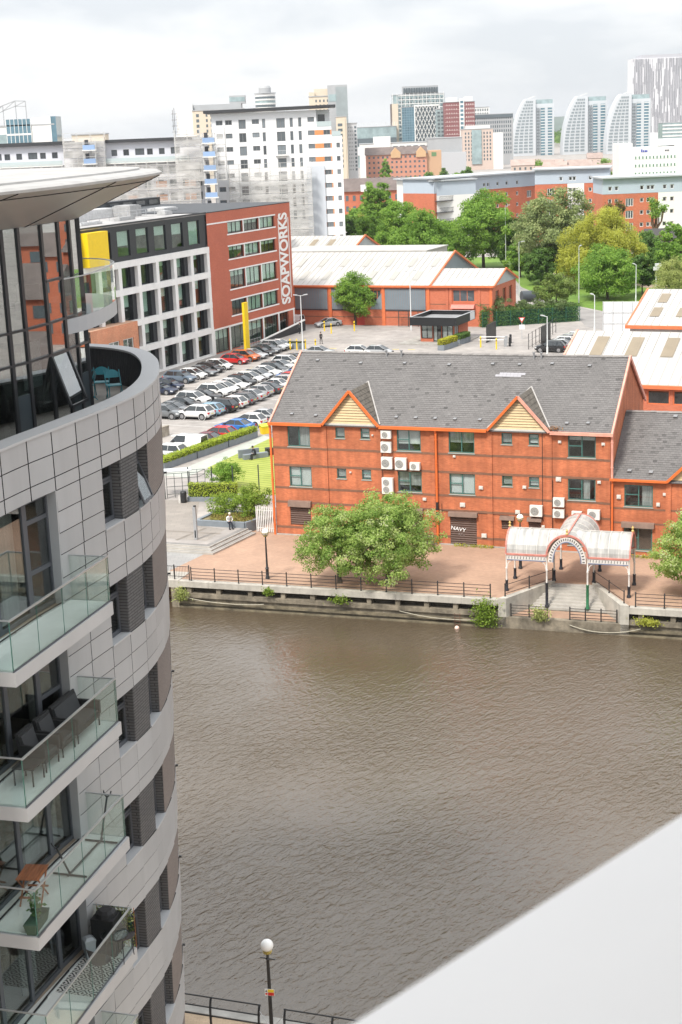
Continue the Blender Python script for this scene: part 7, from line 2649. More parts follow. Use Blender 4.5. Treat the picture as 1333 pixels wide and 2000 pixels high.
def car_meshes(kind):
 if kind in CARM:
  return CARM[kind]
 hl, hw, belt, hood, roof, sill, (bf, rf, rr, br), wr, ax = SHAPES[kind]
 body = MB()
 tail = belt - .02 if kind != 'saloon' else belt + .02
 st = [(-hl, .80, sill + .12, tail - .25), (-hl + .08, .93, sill + .02, tail - .04), (-hl + .35, 1.0, sill, tail), (br + .05, 1.0, sill, belt), (-.4, 1.0, sill, belt), (bf - .25, 1.0, sill, belt - .02), (bf + .12, .99, sill, hood + .06), (hl - .4, .95, sill, hood - .04), (hl - .12, .86, sill + .03, hood - .14), (hl, .72, sill + .12, hood - .28)]
 rings = []
 for x, wf, z0, z1 in st:
  w = hw * wf
  zm = (z0 + z1) / 2
  rings.append([(x, -w * .88, z0), (x, w * .88, z0), (x, w * .98, z0 + .12), (x, w, zm), (x, w * .965, z1 - .06), (x, w * .84, z1), (x, -w * .84, z1), (x, -w * .965, z1 - .06), (x, -w, zm), (x, -w * .98, z0 + .12)])
 loft(body, rings)
 # roof skin and pillars
 gw0, gw1 = hw * .90, hw * .66
 rw = gw1 + .015
 rings = [[(x, -w, z - .05), (x, -w * .9, z), (x, w * .9, z), (x, w, z - .05), (x, w * .9, z - .06), (x, -w * .9, z - .06)] for x, w, z in ((rf + .06, rw * .97, roof - .035), (rf - .3, rw, roof), (rr + .35, rw, roof - .005), (rr - .06, rw * .96, roof - .05))]
 loft(body, rings)
 for s in (-1, 1):
  body.bar((bf + .02, s * (gw0 + .005), belt - .03), (rf + .02, s * (gw1 + .006), roof - .04), .035, .05)
  body.bar((br - .0, s * (gw0 + .004), belt - .03), (rr - .02, s * (gw1 + .01), roof - .05), .05, .11 if kind != 'saloon' else .07)
  xb = (bf + br) / 2 - .1
  body.bar((xb, s * (gw0 + .006), belt - .03), (xb - .03, s * (gw1 + .004), roof - .04), .03, .05)
  if kind == 'van':
   body.add([(br, s * (gw0 + .012), belt - .04), (xb + .15, s * (gw0 + .012), belt - .04), (xb + .12, s * (gw1 + .02), roof - .03), (rr, s * (gw1 + .02), roof - .03)], [(0, 1, 2, 3)])
  # wheel arch lips
  for axx in (-ax, ax):
   body.tube((axx, s * (hw - .06), wr + .02), (axx, s * (hw + .012), wr + .02), wr + .09, n=18)
 # glasshouse
 gl = MB()
 rings = []
 for x0, x1 in ((br, rr), (br + .3, rr + .28), (bf - .4, rf - .2), (bf, rf)):
  rings.append([(x0, -gw0, belt - .05), (x0, gw0, belt - .05), (x1, gw1, roof - .045), (x1, -gw1, roof - .045)])
 loft(gl, rings)
 wh = MB().tube((0, -.1, 0), (0, .1, 0), wr, n=18)
 rim = MB().tube((0, .1, 0), (0, .112, 0), wr * .66, n=14)
 rim.tube((0, -.1, 0), (0, -.112, 0), wr * .66, n=14)
 for k in range(5):
  a = k * 2 * math.pi / 5
  for s in (-1, 1):
   rim.bar((0, s * .113, 0), (wr * .6 * math.cos(a), s * .113, wr * .6 * math.sin(a)), .05, .02)
 arch = MB()
 for axx in (-ax, ax):
  for s in (-1, 1):
   arch.tube((axx, s * (hw - .2), wr + .02), (axx, s * (hw + .016), wr + .02), wr + .05, n=18)
 arch.box(-hl + .3, hl - .3, -hw * .9, hw * .9, sill - .06, sill + .1)
 arch.box(hl - .08, hl + .006, -.5, .5, sill + .16, sill + .34)
 arch.box(-hl - .012, -hl + .05, -hw * .7, hw * .7, sill + .06, sill + .2)
 arch.box(bf - .45, bf - .25, -hw - .13, -hw + .1, belt - .0, belt + .12).box(bf - .45, bf - .25, hw - .1, hw + .13, belt, belt + .12)
 hd = MB().extr([(hl - .22, .42 * hw / .86, hood - .36), (hl - .02, .36 * hw / .86, hood - .4), (hl - .06, .7 * hw / .86, hood - .38), (hl - .34, .84 * hw / .86, hood - .32)], (0, 0, .15))
 tl = MB().box(-hl - .006, -hl + .2, hw * .64, hw * .93, tail - .34, tail - .12)
 CARM[kind] = dict(body=body, glass=gl.mesh('window_glass', CGLASS, True), tyre=wh.mesh('tyre', TYRE), rim=rim.mesh('rim', RIM_), trim=arch.mesh('trim', TRIMB), head=hd.mesh('headlight', HEADL), tail=tl.mesh('tail_light', TAILL), plate=MB().box(-.003, .01, -.26, .26, 0, .11).mesh('number_plate', PLATE), paint={}, s=SHAPES[kind])
 return CARM[kind]

def car(kind, colour, x, y, ang, label, group):
 c = car_meshes(kind)
 if colour not in c['paint']:
  c['paint'][colour] = c['body'].mesh('body', PAINT[colour], True)
 hl, hw, belt, hood, roof, sill, gh, wr, ax = c['s']
 t = thing('parked_van' if kind == 'van' else 'parked_car', label, 'van' if kind == 'van' else 'car', (x, y, LOT), ang, group)
 obj('body', c['paint'][colour], t)
 obj('window_glass', c['glass'], t)
 obj('trim', c['trim'], t)
 for sx in (-1, 1):
  for sy in (-1, 1):
   w = obj('wheel', c['tyre'], t, (sx * ax, sy * (hw - .09), wr))
   obj('rim', c['rim'], w)
 for sy in (1, -1):
  obj('headlight', c['head'], t, scale=(1, sy, 1))
  obj('tail_light', c['tail'], t, scale=(1, sy, 1))
 obj('number_plate', c['plate'], t, (-hl - .012, 0, .62))
 return t

ORD = ['first', 'second', 'third', 'fourth', 'fifth', 'sixth', 'seventh', 'eighth', 'ninth', 'tenth', 'eleventh', 'twelfth', 'thirteenth', 'fourteenth', 'fifteenth', 'sixteenth', 'seventeenth', 'eighteenth', 'nineteenth', 'twentieth', 'twenty first', 'twenty second']
AF, AR = RAD(-25.3), RAD(154.7)
rowA = [('navy', 'saloon', -22.3, 186.9), ('navy', 'hatchback', -21.6, 190.0), ('bluegrey', 'suv', -20.6, 195.2), ('white', 'hatchback', -19.2, 197.9), ('grey', 'saloon', -18.2, 200.3), ('black', 'hatchback', -17.3, 202.8), ('white', 'hatchback', -16.2, 205.3), ('red', 'hatchback', -14.2, 209.9), ('orange', 'suv', -12.9, 212.2), ('silver', 'saloon', -11.9, 214.4), ('black', 'saloon', -10.9, 216.8), ('grey', 'hatchback', -9.9, 219.1), ('silver', 'suv', -9.0, 221.3), ('white', 'saloon', -8.2, 223.5)]
rowB = [('grey', 'suv', -19.9, 170.0), ('grey', 'saloon', -19.2, 173.0), ('black', 'saloon', -18.3, 175.7), ('white', 'suv', -17.4, 178.3), ('black', 'saloon', -16.3, 180.7), ('white', 'suv', -15.2, 183.4), ('white', 'hatchback', -14.2, 185.8), ('white', 'saloon', -13.3, 188.3), ('black', 'hatchback', -12.3, 190.7), ('white', 'hatchback', -11.3, 193.0), ('silver', 'hatchback', -10.3, 195.3), ('white', 'saloon', -9.4, 197.8), ('darkgrey', 'hatchback', -8.4, 200.3), ('silver', 'saloon', -7.5, 202.7), ('white', 'suv', -6.6, 205.2), ('darkgrey', 'saloon', -5.6, 208.0)]
rowC = [('white', 'suv', -16.3, 168.9), ('lightblue', 'hatchback', -15.1, 170.9), ('black', 'suv', -13.7, 172.6), ('white', 'hatchback', -12.6, 175.0), ('grey', 'hatchback', -11.6, 177.1), ('silver', 'saloon', -10.8, 179.6), ('silver', 'hatchback', -9.8, 182.1), ('darkgrey', 'saloon', -8.8, 184.3), ('white', 'saloon', -8.0, 186.8), ('silver', 'hatchback', -7.1, 189.2), ('red', 'hatchback', -6.3, 191.4), ('blue', 'saloon', -5.6, 193.9), ('silver', 'suv', -4.8, 196.4)]
rowD = [('white', 'hatchback', -20.1, 141.3), ('white', 'saloon', -18.8, 144.2), ('white', 'suv', -17.3, 147.2), ('white', 'van', -15.7, 150.6), ('maroon', 'saloon', -14.1, 153.6), ('red', 'hatchback', -12.8, 156.2), ('blue', 'saloon', -11.3, 160.3), ('white', 'hatchback', -9.9, 163.2), ('silver', 'saloon', -8.6, 165.8)]
for rows_, ang, nm, gp in ((rowA, AF, 'in the row along the office block', 'cars along the office block'), (rowB, AF, 'in the far line of the double middle row', 'cars in the double middle row'), (rowC, AR, 'in the near line of the double middle row', 'cars in the double middle row'), (rowD, AR, 'in the row behind the lime hedges', 'cars behind the lime hedges')):
 for i, (c, k, x, y) in enumerate(rows_):
  cn = {'bluegrey': 'blue grey', 'lightblue': 'light blue', 'darkgrey': 'dark grey'}.get(c, c)
  car(k, c, x, y, ang + random.uniform(-.03, .03), '%s %s, %s from the left %s' % (cn, k if k != 'suv' else 'SUV', ORD[i], nm), gp)
car('saloon', 'silver', -.9, 247.4, RAD(205), 'silver saloon parked alone against the warehouse wall', 'cars in the yard')
car('van', 'white', -7.1, 250.6, RAD(150), 'white van parked past the corner of the office block', 'cars in the yard')
for i, (c, k, x, y) in enumerate((('black', 'suv', 30.6, 209.2), ('silver', 'saloon', 32.0, 211.7), ('white', 'hatchback', 33.0, 214.2), ('silver', 'hatchback', 34.0, 216.6), ('white', 'saloon', 35.2, 219.0))):
 car(k, c, x, y, RAD(160), '%s %s, %s from the front in the cars before the white shed' % (c, k if k != 'suv' else 'SUV', ORD[i]), 'cars by the entrance')
for i, (c, k, x, y) in enumerate((('silver', 'saloon', -2.2, 214.6), ('white', 'hatchback', 3.6, 213.4), ('silver', 'hatchback', 6.4, 212.6))):
 car(k, c, x, y, RAD(-20), '%s %s, %s from the left just over the slate ridge' % (c, k, ORD[i]), 'cars just over the ridge')

# ================================================================== TOWN AND SKYLINE
def win_grid(mb, x0, x1, z0, z1, nx, nz, fw, fh, y=-.06, m=0, jitter=0.0, skip=0.0, rs=None):
 cw, ch = (x1 - x0) / nx, (z1 - z0) / nz
 for i in range(nx):
  for j in range(nz):
   if rs and rs.random() < skip:
    continue
   cx, cz = x0 + cw * (i + .5), z0 + ch * (j + .5)
   mb.box(cx - cw * fw / 2, cx + cw * fw / 2, y, .02, cz - ch * fh / 2, cz + ch * fh / 2, m)

def side_grid(mb, x, y0, y1, z0, z1, ny, nz, fw, fh, out, m=0):
 cw, ch = (y1 - y0) / ny, (z1 - z0) / nz
 for i in range(ny):
  for j in range(nz):
   cy, cz = y0 + cw * (i + .5), z0 + ch * (j + .5)
   xa, xb = (x - .02, x + .08) if out > 0 else (x - .08, x + .02)
   mb.box(xa, xb, cy - cw * fw / 2, cy + cw * fw / 2, cz - ch * fh / 2, cz + ch * fh / 2, m)

FWIN = M('far_window_glass', (.10, .125, .14), .15, spec=.7)
FWHITE = M('far_white_render', (.70, .70, .68), .7, var=.05, scale=.1)
FBEIGE = M('far_beige_panel', (.60, .52, .41), .7, var=.06, scale=.1)
FGREY = M('far_grey_panel', (.36, .37, .38), .6, var=.08, scale=.1)
FGLASS = M('far_blue_glass', (.10, .19, .24), .12, spec=.8, var=.25, scale=.15)
FTEAL = M('far_pale_glass', (.28, .36, .37), .2, spec=.7, var=.25, scale=.2)
FMAROON = M('far_maroon_brick', (.22, .085, .085), .8, var=.1, scale=.2)
FPINK = M('far_pink_brick', (.52, .245, .17), .8, var=.1, scale=.3)
FDARKROOF = M('far_dark_roof', (.15, .12, .11), .9, var=.2, scale=.4)
FPINKROOF = M('far_pinkish_roof', (.33, .255, .225), .9, var=.15, scale=.3, rnd=.12)

def block(name, label, cat, x, y, w, d, h, mat, rot=0.0, front=None, side=None, z0=0.0, glass=None, extra=None, group=None, lside=None):
 t = thing(name, label, cat, (x, y, LOT), rot, group)
 MB().box(0, w, 0, d, z0, h).build('wall', mat, t)
 m = MB()
 if front:
  for f in (front if isinstance(front, list) else [front]):
   win_grid(m, *f)
 if side:
  side_grid(m, w, *side, 1)
 if lside:
  side_grid(m, 0, *lside, -1)
 if m.v:
  m.build('windows', glass or FWIN, t, kind='stuff')
 MB().box(-.3, w + .3, -.3, d + .3, h, h + .5).build('roof', FGREY, t)
 return t

# ---- white high-rise with orange panels (345 m away): windows one by one
HX0, HX1, HY = -25.6, 3.6, 345.0
HW = HX1 - HX0
H = thing('white_highrise', 'white high rise flats with orange panels and dark oversailing roof', 'flats', (HX0, HY, LOT), 0)
WREND = M('white_render', (.75, .755, .77), .7, var=.03, scale=.15)
HGLASS = M('flats_window_glass', (.13, .15, .165), .08, spec=.9, rnd=.7)
HFRAME = M('grey_flat_frame', (.14, .145, .15), .5)
HORANGE = M('orange_infill_panel', (.66, .26, .10), .6, var=.08)
HTOP = 36.2
holes, wins = [], []
st = 2.92

def hw(x0, x1, z0, z1, v=(.5,), kind='w'):
 holes.append((x0, x1, z0, z1))
 wins.append((x0, x1, z0, z1, v))

# metres per photo pixel here: 0.117; columns measured from the left edge of the block
for r in range(12):
 zt = 34.7 - r * st
 for (a, b_, hgt, dz) in ((1.0, 2.5, 1.05, 0), (3.1, 4.6, 1.05, 0), (6.1, 7.7, 2.0, 0), (9.1, 10.7, 1.05, 0), (11.4, 12.1, 2.0, 0), (14.6, 16.5, 2.1, 0), (17.6, 18.3, 2.0, 0), (19.5, 20.2, 2.0, 0)):
  if r > 7:
   continue
  hw(a, b_, zt - hgt, zt, (.5,) if b_ - a > 1.2 else ())
 hw(21.6, 23.1, zt - 1.05, zt, (.5,))
 if r > 0:
  hw(25.1, 26.6, zt - 1.05, zt, (.5,))
 if r > 1:
  hw(27.9, 28.7, zt - 1.05, zt, ())
mb = MB()
facade(mb, (0, 0, 0), (1, 0, 0), (0, 1, 0), 26.9, 0, 32.6, [h for h in holes if h[1] < 26.9 and h[3] < 32.6], .2)
facade(mb, (26.9, 0, 0), (1, 0, 0), (0, 1, 0), HW - 26.9, 0, 30.4, [(h[0] - 26.9, h[1] - 26.9, h[2], h[3]) for h in holes if h[0] > 26.9 and h[3] < 30.4], .2)
facade(mb, (0, 0, 0), (1, 0, 0), (0, 1, 0), 23.6, 32.6, HTOP, [h for h in holes if h[1] < 23.6 and h[3] > 32.6], .2)
mb.quad((HW, 0, 0), (HW, 14, 0), (HW, 14, 30.4), (HW, 0, 30.4)).quad((26.9, 0, 30.4), (HW, 0, 30.4), (HW, 14, 30.4), (26.9, 14, 30.4))
mb.quad((26.9, 0, 30.4), (26.9, 14, 30.4), (26.9, 14, 32.6), (26.9, 0, 32.6)).quad((23.6, 0, 32.6), (26.9, 0, 32.6), (26.9, 14, 32.6), (23.6, 14, 32.6))
mb.quad((23.6, 0, 32.6), (23.6, 3, 32.6), (23.6, 3, HTOP), (23.6, 0, HTOP)).quad((23.6, 3, 32.6), (26.6, 3, 32.6), (26.6, 3, HTOP), (23.6, 3, HTOP)).quad((26.6, 3, 32.6), (26.6, 14, 32.6), (26.6, 14, HTOP), (26.6, 3, HTOP))
mb.quad((0, 0, 0), (0, 14, 0), (0, 14, HTOP), (0, 0, HTOP))
mb.build('wall', WREND, H)
for (x0, x1, z0, z1, v) in wins:
 window(H, (0, 0, 0), (1, 0, 0), (0, 1, 0), (x0, x1, z0, z1), HFRAME, HGLASS, .2, v, (), .12, .1)
for r in range(1, 12):
 zt = 34.7 - r * st
 a = 23.1
 MB().box(23.12, 25.08, -.03, .02, zt - 1.05, zt).build('orange_panel', HORANGE, H)
 MB().box(26.62, 26.88, -.03, .02, zt - 1.05, zt).build('orange_panel', HORANGE, H)
MB().box(23.9, 25.5, 2.95, 3.02, 32.8, 35.2).build('terrace_window', DGLASS, H)
MB().add([(-1.6, -1.4, HTOP + .1), (28.0, -1.4, HTOP + .5), (28.0, 15, HTOP + .5), (-1.6, 15, HTOP + .1), (-1.6, -1.4, HTOP + .75), (28.0, -1.4, HTOP + 1.0), (28.0, 15, HTOP + 1.0), (-1.6, 15, HTOP + .75)], [(0, 3, 2, 1), (4, 5, 6, 7), (0, 1, 5, 4), (1, 2, 6, 5), (2, 3, 7, 6), (3, 0, 4, 7)]).build('roof', M('charcoal_roof', (.035, .037, .042), .6), H)
for (x, z) in ((24.9, 32.55), (26.95, 30.35)):
 MB().box(x - (1.3 if x < 26 else .0), x + 2.0, -.05, 0, z, z + 1.1).build('glass_balustrade', M('pale_balustrade', (.45, .52, .53), .2), H)
for r in (2,):
 zt = 34.7 - r * st
 MB().box(14.1, 17.0, -1.0, 0, zt - 2.35, zt - 2.15).build('balcony_slab', FWHITE, H)
 m = MB()
 for k in range(10):
  m.bar((14.1 + k * .32, -.98, zt - 2.2), (14.1 + k * .32, -.98, zt - 1.2), .03)
 m.bar((14.1, -.98, zt - 1.2), (17.0, -.98, zt - 1.2), .06)
 m.build('balcony_rail', GALV, H)
MB().box(20.9, 25.0, -.4, .0, 0, 24.0).build('stair_tower', M('pale_blue_render', (.56, .59, .64), .7), H)

# ---- long apartment block under repair, with scaffolding
LX0 = -108.0
Lb = thing('long_apartment_block', 'long white apartment block with dark flat roof behind scaffolding', 'flats', (LX0, 337.0, LOT), 0)
LWd = HX0 - LX0 - .5
hol = []
for k in range(30):
 x = 3.0 + k * 2.62
 if not any(a < x < b_ for a, b_ in ((50.5, 59.5), (75, 84))):
  hol.append((x, x + (1.25 if k % 3 else 2.0), 28.0, 29.3 if k % 3 else 29.4))
mb = MB()
facade(mb, (0, 0, 0), (1, 0, 0), (0, 1, 0), LWd, 0, 30.8, hol, .25)
mb.build('wall', M('pale_grey_render', (.60, .61, .66), .7, var=.03, scale=.1), Lb)
for h in hol:
 window(Lb, (0, 0, 0), (1, 0, 0), (0, 1, 0), h, DARKGREY, DGLASS, .25, (.5,), (), .12, .1)
MB().box(-.5, 50.5, -1.0, 14, 30.8, 31.6).build('roof', MATS['charcoal_roof'], Lb)
MB().box(59.5, 78.5, -1.0, 14, 30.8, 31.5).build('roof', MATS['charcoal_roof'], Lb)
MB().box(50.6, 59.4, -.6, 14, 30.8, 31.3).box(78.6, LWd, -.6, 14, 30.8, 31.3).build('roof', FGREY, Lb)
for a, b_ in ((0, 50), (59.5, 78)):
 MB().box(a, b_, -1.6, 0, 26.3, 26.5).build('balcony_slab', FWHITE, Lb)
 m = MB()
 m.box(a, b_, -1.6, -1.56, 26.5, 27.5)
 m.build('glass_balustrade', MATS['pale_balustrade'], Lb)
ms = MB()
for j in range(8):
 win_grid(ms, 2, LWd - 1, 23.6 - j * 2.9, 25.6 - j * 2.9, 28, 1, .5, .8, -.04)
ms.build('windows', FWIN, Lb, kind='stuff')
mo = MB()
for j in range(4):
 for k in range(12):
  mo.box(6 + k * 6.4, 8.4 + k * 6.4, -.06, 0, 12.2 + j * 2.9, 13.5 + j * 2.9)
mo.build('orange_panel', HORANGE, Lb)
NET = M('debris_netting', (.62, .60, .57), .8)
nm, n, l, b = new_mat('debris_net')
out = [x for x in n if x.type == 'OUTPUT_MATERIAL'][0]
b.inputs['Base Color'].default_value = (.74, .72, .69, 1)
b.inputs['Roughness'].default_value = .9
tr = n.new('ShaderNodeBsdfTransparent')
mx = n.new('ShaderNodeMixShader')
tc = n.new('ShaderNodeTexCoord')
mp = n.new('ShaderNodeMapping')
mp.inputs['Scale'].default_value = (.16, .16, .5)
ns = n.new('ShaderNodeTexNoise')
ns.inputs['Scale'].default_value = 1.4
ns.inputs['Detail'].default_value = 6
mr = n.new('ShaderNodeMapRange')
mr.inputs['From Min'].default_value = .3
mr.inputs['From Max'].default_value = .7
mr.inputs['To Min'].default_value = .14
mr.inputs['To Max'].default_value = .55
l.new(tc.outputs['Object'], mp.inputs['Vector'])
l.new(mp.outputs[0], ns.inputs['Vector'])
l.new(ns.outputs['Fac'], mr.inputs['Value'])
l.new(mr.outputs[0], mx.inputs['Fac'])
l.new(tr.outputs[0], mx.inputs[1])
l.new(b.outputs[0], mx.inputs[2])
l.new(mx.outputs[0], out.inputs['Surface'])
POLE = M('scaffold_tube', (.55, .55, .54), .45, metal=.3)
SBOARD = M('scaffold_board', (.62, .58, .5), .8, var=.15)
BLUEH = M('blue_hoist_panel', (.25, .36, .55), .5, rnd=.1)

def scaffold(label, x, y, w, z0, h, lifts, gate=None):
 t = thing('scaffolding', label, 'scaffolding', (x, y, LOT), 0, 'scaffolding on the white flats')
 m = MB()
 nb = max(2, int(w / 2.3))
 for k in range(nb + 1):
  for yy in (0, 1.4):
   m.bar((w * k / nb, yy, z0), (w * k / nb, yy, z0 + h + 1), .09)
 for j in range(lifts + 1):
  z = z0 + h * j / lifts
  for yy in (0, 1.4):
   m.bar((0, yy, z), (w, yy, z), .08).bar((0, yy, z + 1.0), (w, yy, z + 1.0), .07)
 m.build('tubes', POLE, t, kind='stuff')
 for j in range(lifts + 1):
  z = z0 + h * j / lifts
  MB().box(0, w, .1, 1.3, z - .05, z + .05).build('boarded_lift', SBOARD, t)
  if j < lifts:
   for k in range(max(1, int(w / 7))):
    nn = max(1, int(w / 7))
    a, b_ = w * k / nn, w * (k + 1) / nn
    if gate and a < gate[1] and b_ > gate[0]:
     continue
    bow = random.uniform(.0, .25)
    q = MB()
    for s in range(4):
     xa, xb = a + (b_ - a) * s / 4, a + (b_ - a) * (s + 1) / 4
     ya, yb = -.12 - bow * math.sin(math.pi * s / 4), -.12 - bow * math.sin(math.pi * (s + 1) / 4)
     q.quad((xa, ya, z + .05), (xb, yb, z + .05), (xb, yb, z + h / lifts - .15), (xa, ya, z + h / lifts - .15))
    q.build('netting_sheet', nm, t)
 return t

s1 = scaffold('scaffolding with pale netting along the lower front of the long flats', LX0 + 4, 333.6, 76, 2, 23.8, 9)
scaffold('tall netted scaffolding bay breaking the roofline of the long flats', LX0 + 50.6, 334.2, 9.0, 25.8, 6.4, 3)
scaffold('netted scaffolding bay rising at the corner of the white high rise', LX0 + 75, 333.4, 11.0, 22.0, 10.0, 4)
scaffold('netted scaffolding across the lower front of the white high rise', HX0 + 3.5, 341.5, 18.5, 2, 22.0, 8)
for (x, z0, z1) in ((LX0 + 55.2, 18, 31.5), (HX0 - 1.2, 4, 32.2)):
 t = thing('hoist_tower', 'blue and white hoist tower on the scaffolding ' + ('near the roof canopy' if x < -40 else 'beside the white high rise'), 'hoist', (x, 332.2, LOT), 0, 'hoist towers')
 m = MB()
 for px in (0, 2.6):
  for py in (0, 1.3):
   m.bar((px, py, 0), (px, py, z1), .12)
 z = 2
 while z < z1:
  m.bar((0, 0, z), (2.6, 0, z), .09)
  z += 2.9
 m.build('mast', POLE, t)
 z = z0
 k = 0
 while z < z1 - 1:
  MB().box(0, 2.6, -.15, -.02, z, z + 1.0).build('blue_gate', BLUEH, t)
  MB().box(-.2, 2.8, -.3, 1.4, z - .25, z - .05).build('landing', FWHITE, t)
  MB().box(.3, 1.1, 1.0, 1.2, z + .2, z + 2.1).build('doorway', DARKGREY, t)
  z += 2.9
# white boarded roof line in front of scaffolding with chimneys/vents
t = block('white_lowrise', 'long white parapet roof in front of the scaffolding', 'building', -62, 300, 52, 6, 16.2, FWHITE)
for k in range(9):
 MB().box(3 + k * 5.2, 3.5 + k * 5.2, 1, 1.5, 16.2, 17.6).box(3.5 + k * 5.2, 4.6 + k * 5.2, 1.1, 1.4, 17.2, 17.5).build('roof_vent', DARKGREY, t)

# ---- far left glass block with rooftop truss
t = block('glass_office', 'blue glass and white office with rooftop truss at far left', 'office', -132, 600, 26, 16, 38, FWHITE, 0, None)
MB().box(7.5, 17, -.3, 0, 20, 40.6).build('glass_bay', FGLASS, t)
m = MB()
for i in range(7):
 m.box(7.4 + i * 1.6, 7.6 + i * 1.6, -.4, -.3, 20, 40.6)
m.box(7.5, 17, -.42, -.3, 34.5, 35.2)
m.build('glazing_bar', FWHITE, t)
MB().box(-2, 7.4, -.4, 0, 27, 35).build('glass_bay', FTEAL, t)
MB().box(17.6, 25, -.2, 0, 30, 41.0).build('white_panel', FWHITE, t)
MB().box(25, 27, -.2, 12, 26, 41.2).build('glass_fin', FGLASS, t)
MB().box(-3, 3, 2, 8, 38.5, 42).build('roof_plant', DARKGREY, t)
m = MB()
P = [(0, 43.5), (6, 46.0), (11, 47.6), (15, 47.4)]
for (a, za), (b_, zb) in zip(P, P[1:]):
 m.bar((a, 4, za), (b_, 4, zb), .35).bar((a, 4, za - 2.0), (b_, 4, zb - 2.0), .3).bar((a, 4, za - 2), (b_, 4, zb), .25)
for (a, za) in P:
 m.bar((a, 4, 38), (a, 4, za), .3)
m.bar((-4, 4, 38), (1, 4, 46.5), .35)
m.build('roof_truss', FGREY, t)
t = block('white_wing', 'pale low wing beside the far left glass office', 'office', -106, 640, 14, 10, 33.8, FBEIGE)

# ---- distant towers
t = block('beige_tower', 'beige flats tower with scaffolded white wing on the skyline', 'tower', -68, 790, 26, 18, 44, FBEIGE, 0, [(1, 4, 22, 43, 1, 8, .5, .6), (6, 13, 22, 43, 3, 8, .4, .55), (15, 25, 22, 43, 4, 8, .25, .35)])
MB().box(-8.5, 0, 2, 16, 0, 47.5).build('white_wing', FWHITE, t)
MB().box(0.2, 25, 4, 16, 44, 47).build('upper_storey', FGREY, t)
MB().box(19, 27, 5, 15, 47, 51).build('roof_pavilion', FGREY, t)
MB().box(19, 27, 4.9, 5.0, 48, 50.2).build('pavilion_glazing', FTEAL, t)
m = MB()
for k in range(6):
 m.bar((-9.5 - (k % 2) * .8, 1, 0), (-9.5 - (k % 2) * .8, 1, 46 - k), .2)
for k in range(14):
 m.bar((-11, 1, 4 + k * 3), (-8, 1, 4 + k * 3), .2)
m.build('scaffold_tubes', FDARKROOF, t)
t = thing('round_tower', 'white rounded tower with banded balconies on the skyline', 'tower', (-42.5, 1108, LOT), 0)
MB().lathe([(7.2, 0), (7.2, 58.5)], (0, 0, 0), 24).build('wall', FWHITE, t)
for k in range(11):
 MB().lathe([(7.3, 0), (7.3, 1.6)], (0, 0, 26.5 + k * 2.9), 24).build('window_band', FTEAL if k % 2 else FWIN, t)
for k in range(11):
 MB().lathe([(7.6, 0), (7.6, .9)], (0, 0, 25.4 + k * 2.9), 24).build('balcony_band', FWHITE, t)
MB().lathe([(7.9, 0), (7.9, .6)], (0, 0, 59), 24).build('roof', FGREY, t)
MB().lathe([(4.4, 0), (4.4, 3.6), (3.6, 5.0)], (0, 0, 59.4), 20).build('roof_drum', FGREY, t)
t = block('tall_slab_tower', 'tall beige and grey slab tower behind the white high rise', 'tower', -9, 900, 22, 16, 51, FBEIGE, 0, [(3, 12, 28, 50, 4, 8, .4, .5)])
MB().box(11, 22.5, -1, 14, 0, 57.2).build('grey_slab', FGREY, t)
m = MB()
for k in range(16):
 m.box(15.8 + k * .42, 15.95 + k * .42, -1.1, -1, 12, 56)
m.build('glazing_fins', FTEAL, t)
MB().box(3, 11, 2, 12, 51, 55.4).build('roof_box', FBEIGE, t)
MB().box(0, 3.4, 0, 10, 51, 53.6).build('roof_box', FBEIGE, t)
MB().box(11.5, 16, -1.15, -1, 48, 52).build('glass_bay', FTEAL, t)
t = block('balcony_flats', 'narrow pale flats with stacked balconies beside the white high rise', 'tower', 6.2, 880, 6.0, 12, 39, FBEIGE, 0, [(.5, 3.8, 10, 36, 1, 9, .8, .55)])
MB().box(3.9, 5.2, -.4, 0, 0, 38).build('beige_fin', FBEIGE, t)
t = block('pale_slab_flats', 'pale grey slab flats right of the stacked balconies', 'tower', 12.6, 890, 5.6, 14, 35, M('far_pale_grey', (.52, .53, .55), .7), 0, [(.3, 3.2, 8, 34, 3, 12, .3, .4), (3.8, 5.4, 8, 34, 1, 12, .7, .6)])
# media buildings
t = block('glass_studio', 'low teal glass studio building on the skyline', 'building', 20, 1300, 40, 20, 33, FTEAL, 0, None)
MB().box(-4, 40, -.4, 0, 18, 24).build('dark_band', FWIN, t)
MB().box(-6, 42, -.6, 0, 10, 17).build('white_band', FWHITE, t)
m = MB()
for k in range(22):
 m.bar((k * 1.9, 0, 33), (k * 1.9 + .9, 0, 37), .25)
m.build('roof_fins', FWHITE, t)
t = block('beige_media_tower', 'beige and glass tower with recessed crown behind the lattice office', 'tower', 58, 1310, 44, 24, 58.5, FTEAL, 0, [(5, 43, 8, 57, 16, 15, .6, .5)], None, 0, FWIN)
MB().box(-1, 4.4, -1, 20, 0, 51.5).build('beige_wall', FBEIGE, t)
MB().box(-1.6, -.9, -1, 20, 0, 51.5).build('dark_edge', FDARKROOF, t)
MB().box(9, 39, 2, 20, 58.5, 65.5).build('crown', FGREY, t)
win_m = MB()
win_grid(win_m, 9, 39, 59.5, 64.5, 14, 1, .75, .8, 1.9)
win_m.build('windows', FWIN, t, kind='stuff')
m = MB()
for k in range(13):
 m.box(-.1 + k * 3.6, .3 + k * 3.6, -.5, -.1, 8, 60)
for k in range(15):
 m.box(4.5, 43.6, -.45, -.15, 10 + k * 3.4, 10.6 + k * 3.4)
m.build('white_frame', FWHITE, t)
t = block('blue_glass_block', 'blue glass office front beside the white lattice', 'office', 62.4, 1250, 10.2, 16, 47.5, FGLASS, 0, None)
m = MB()
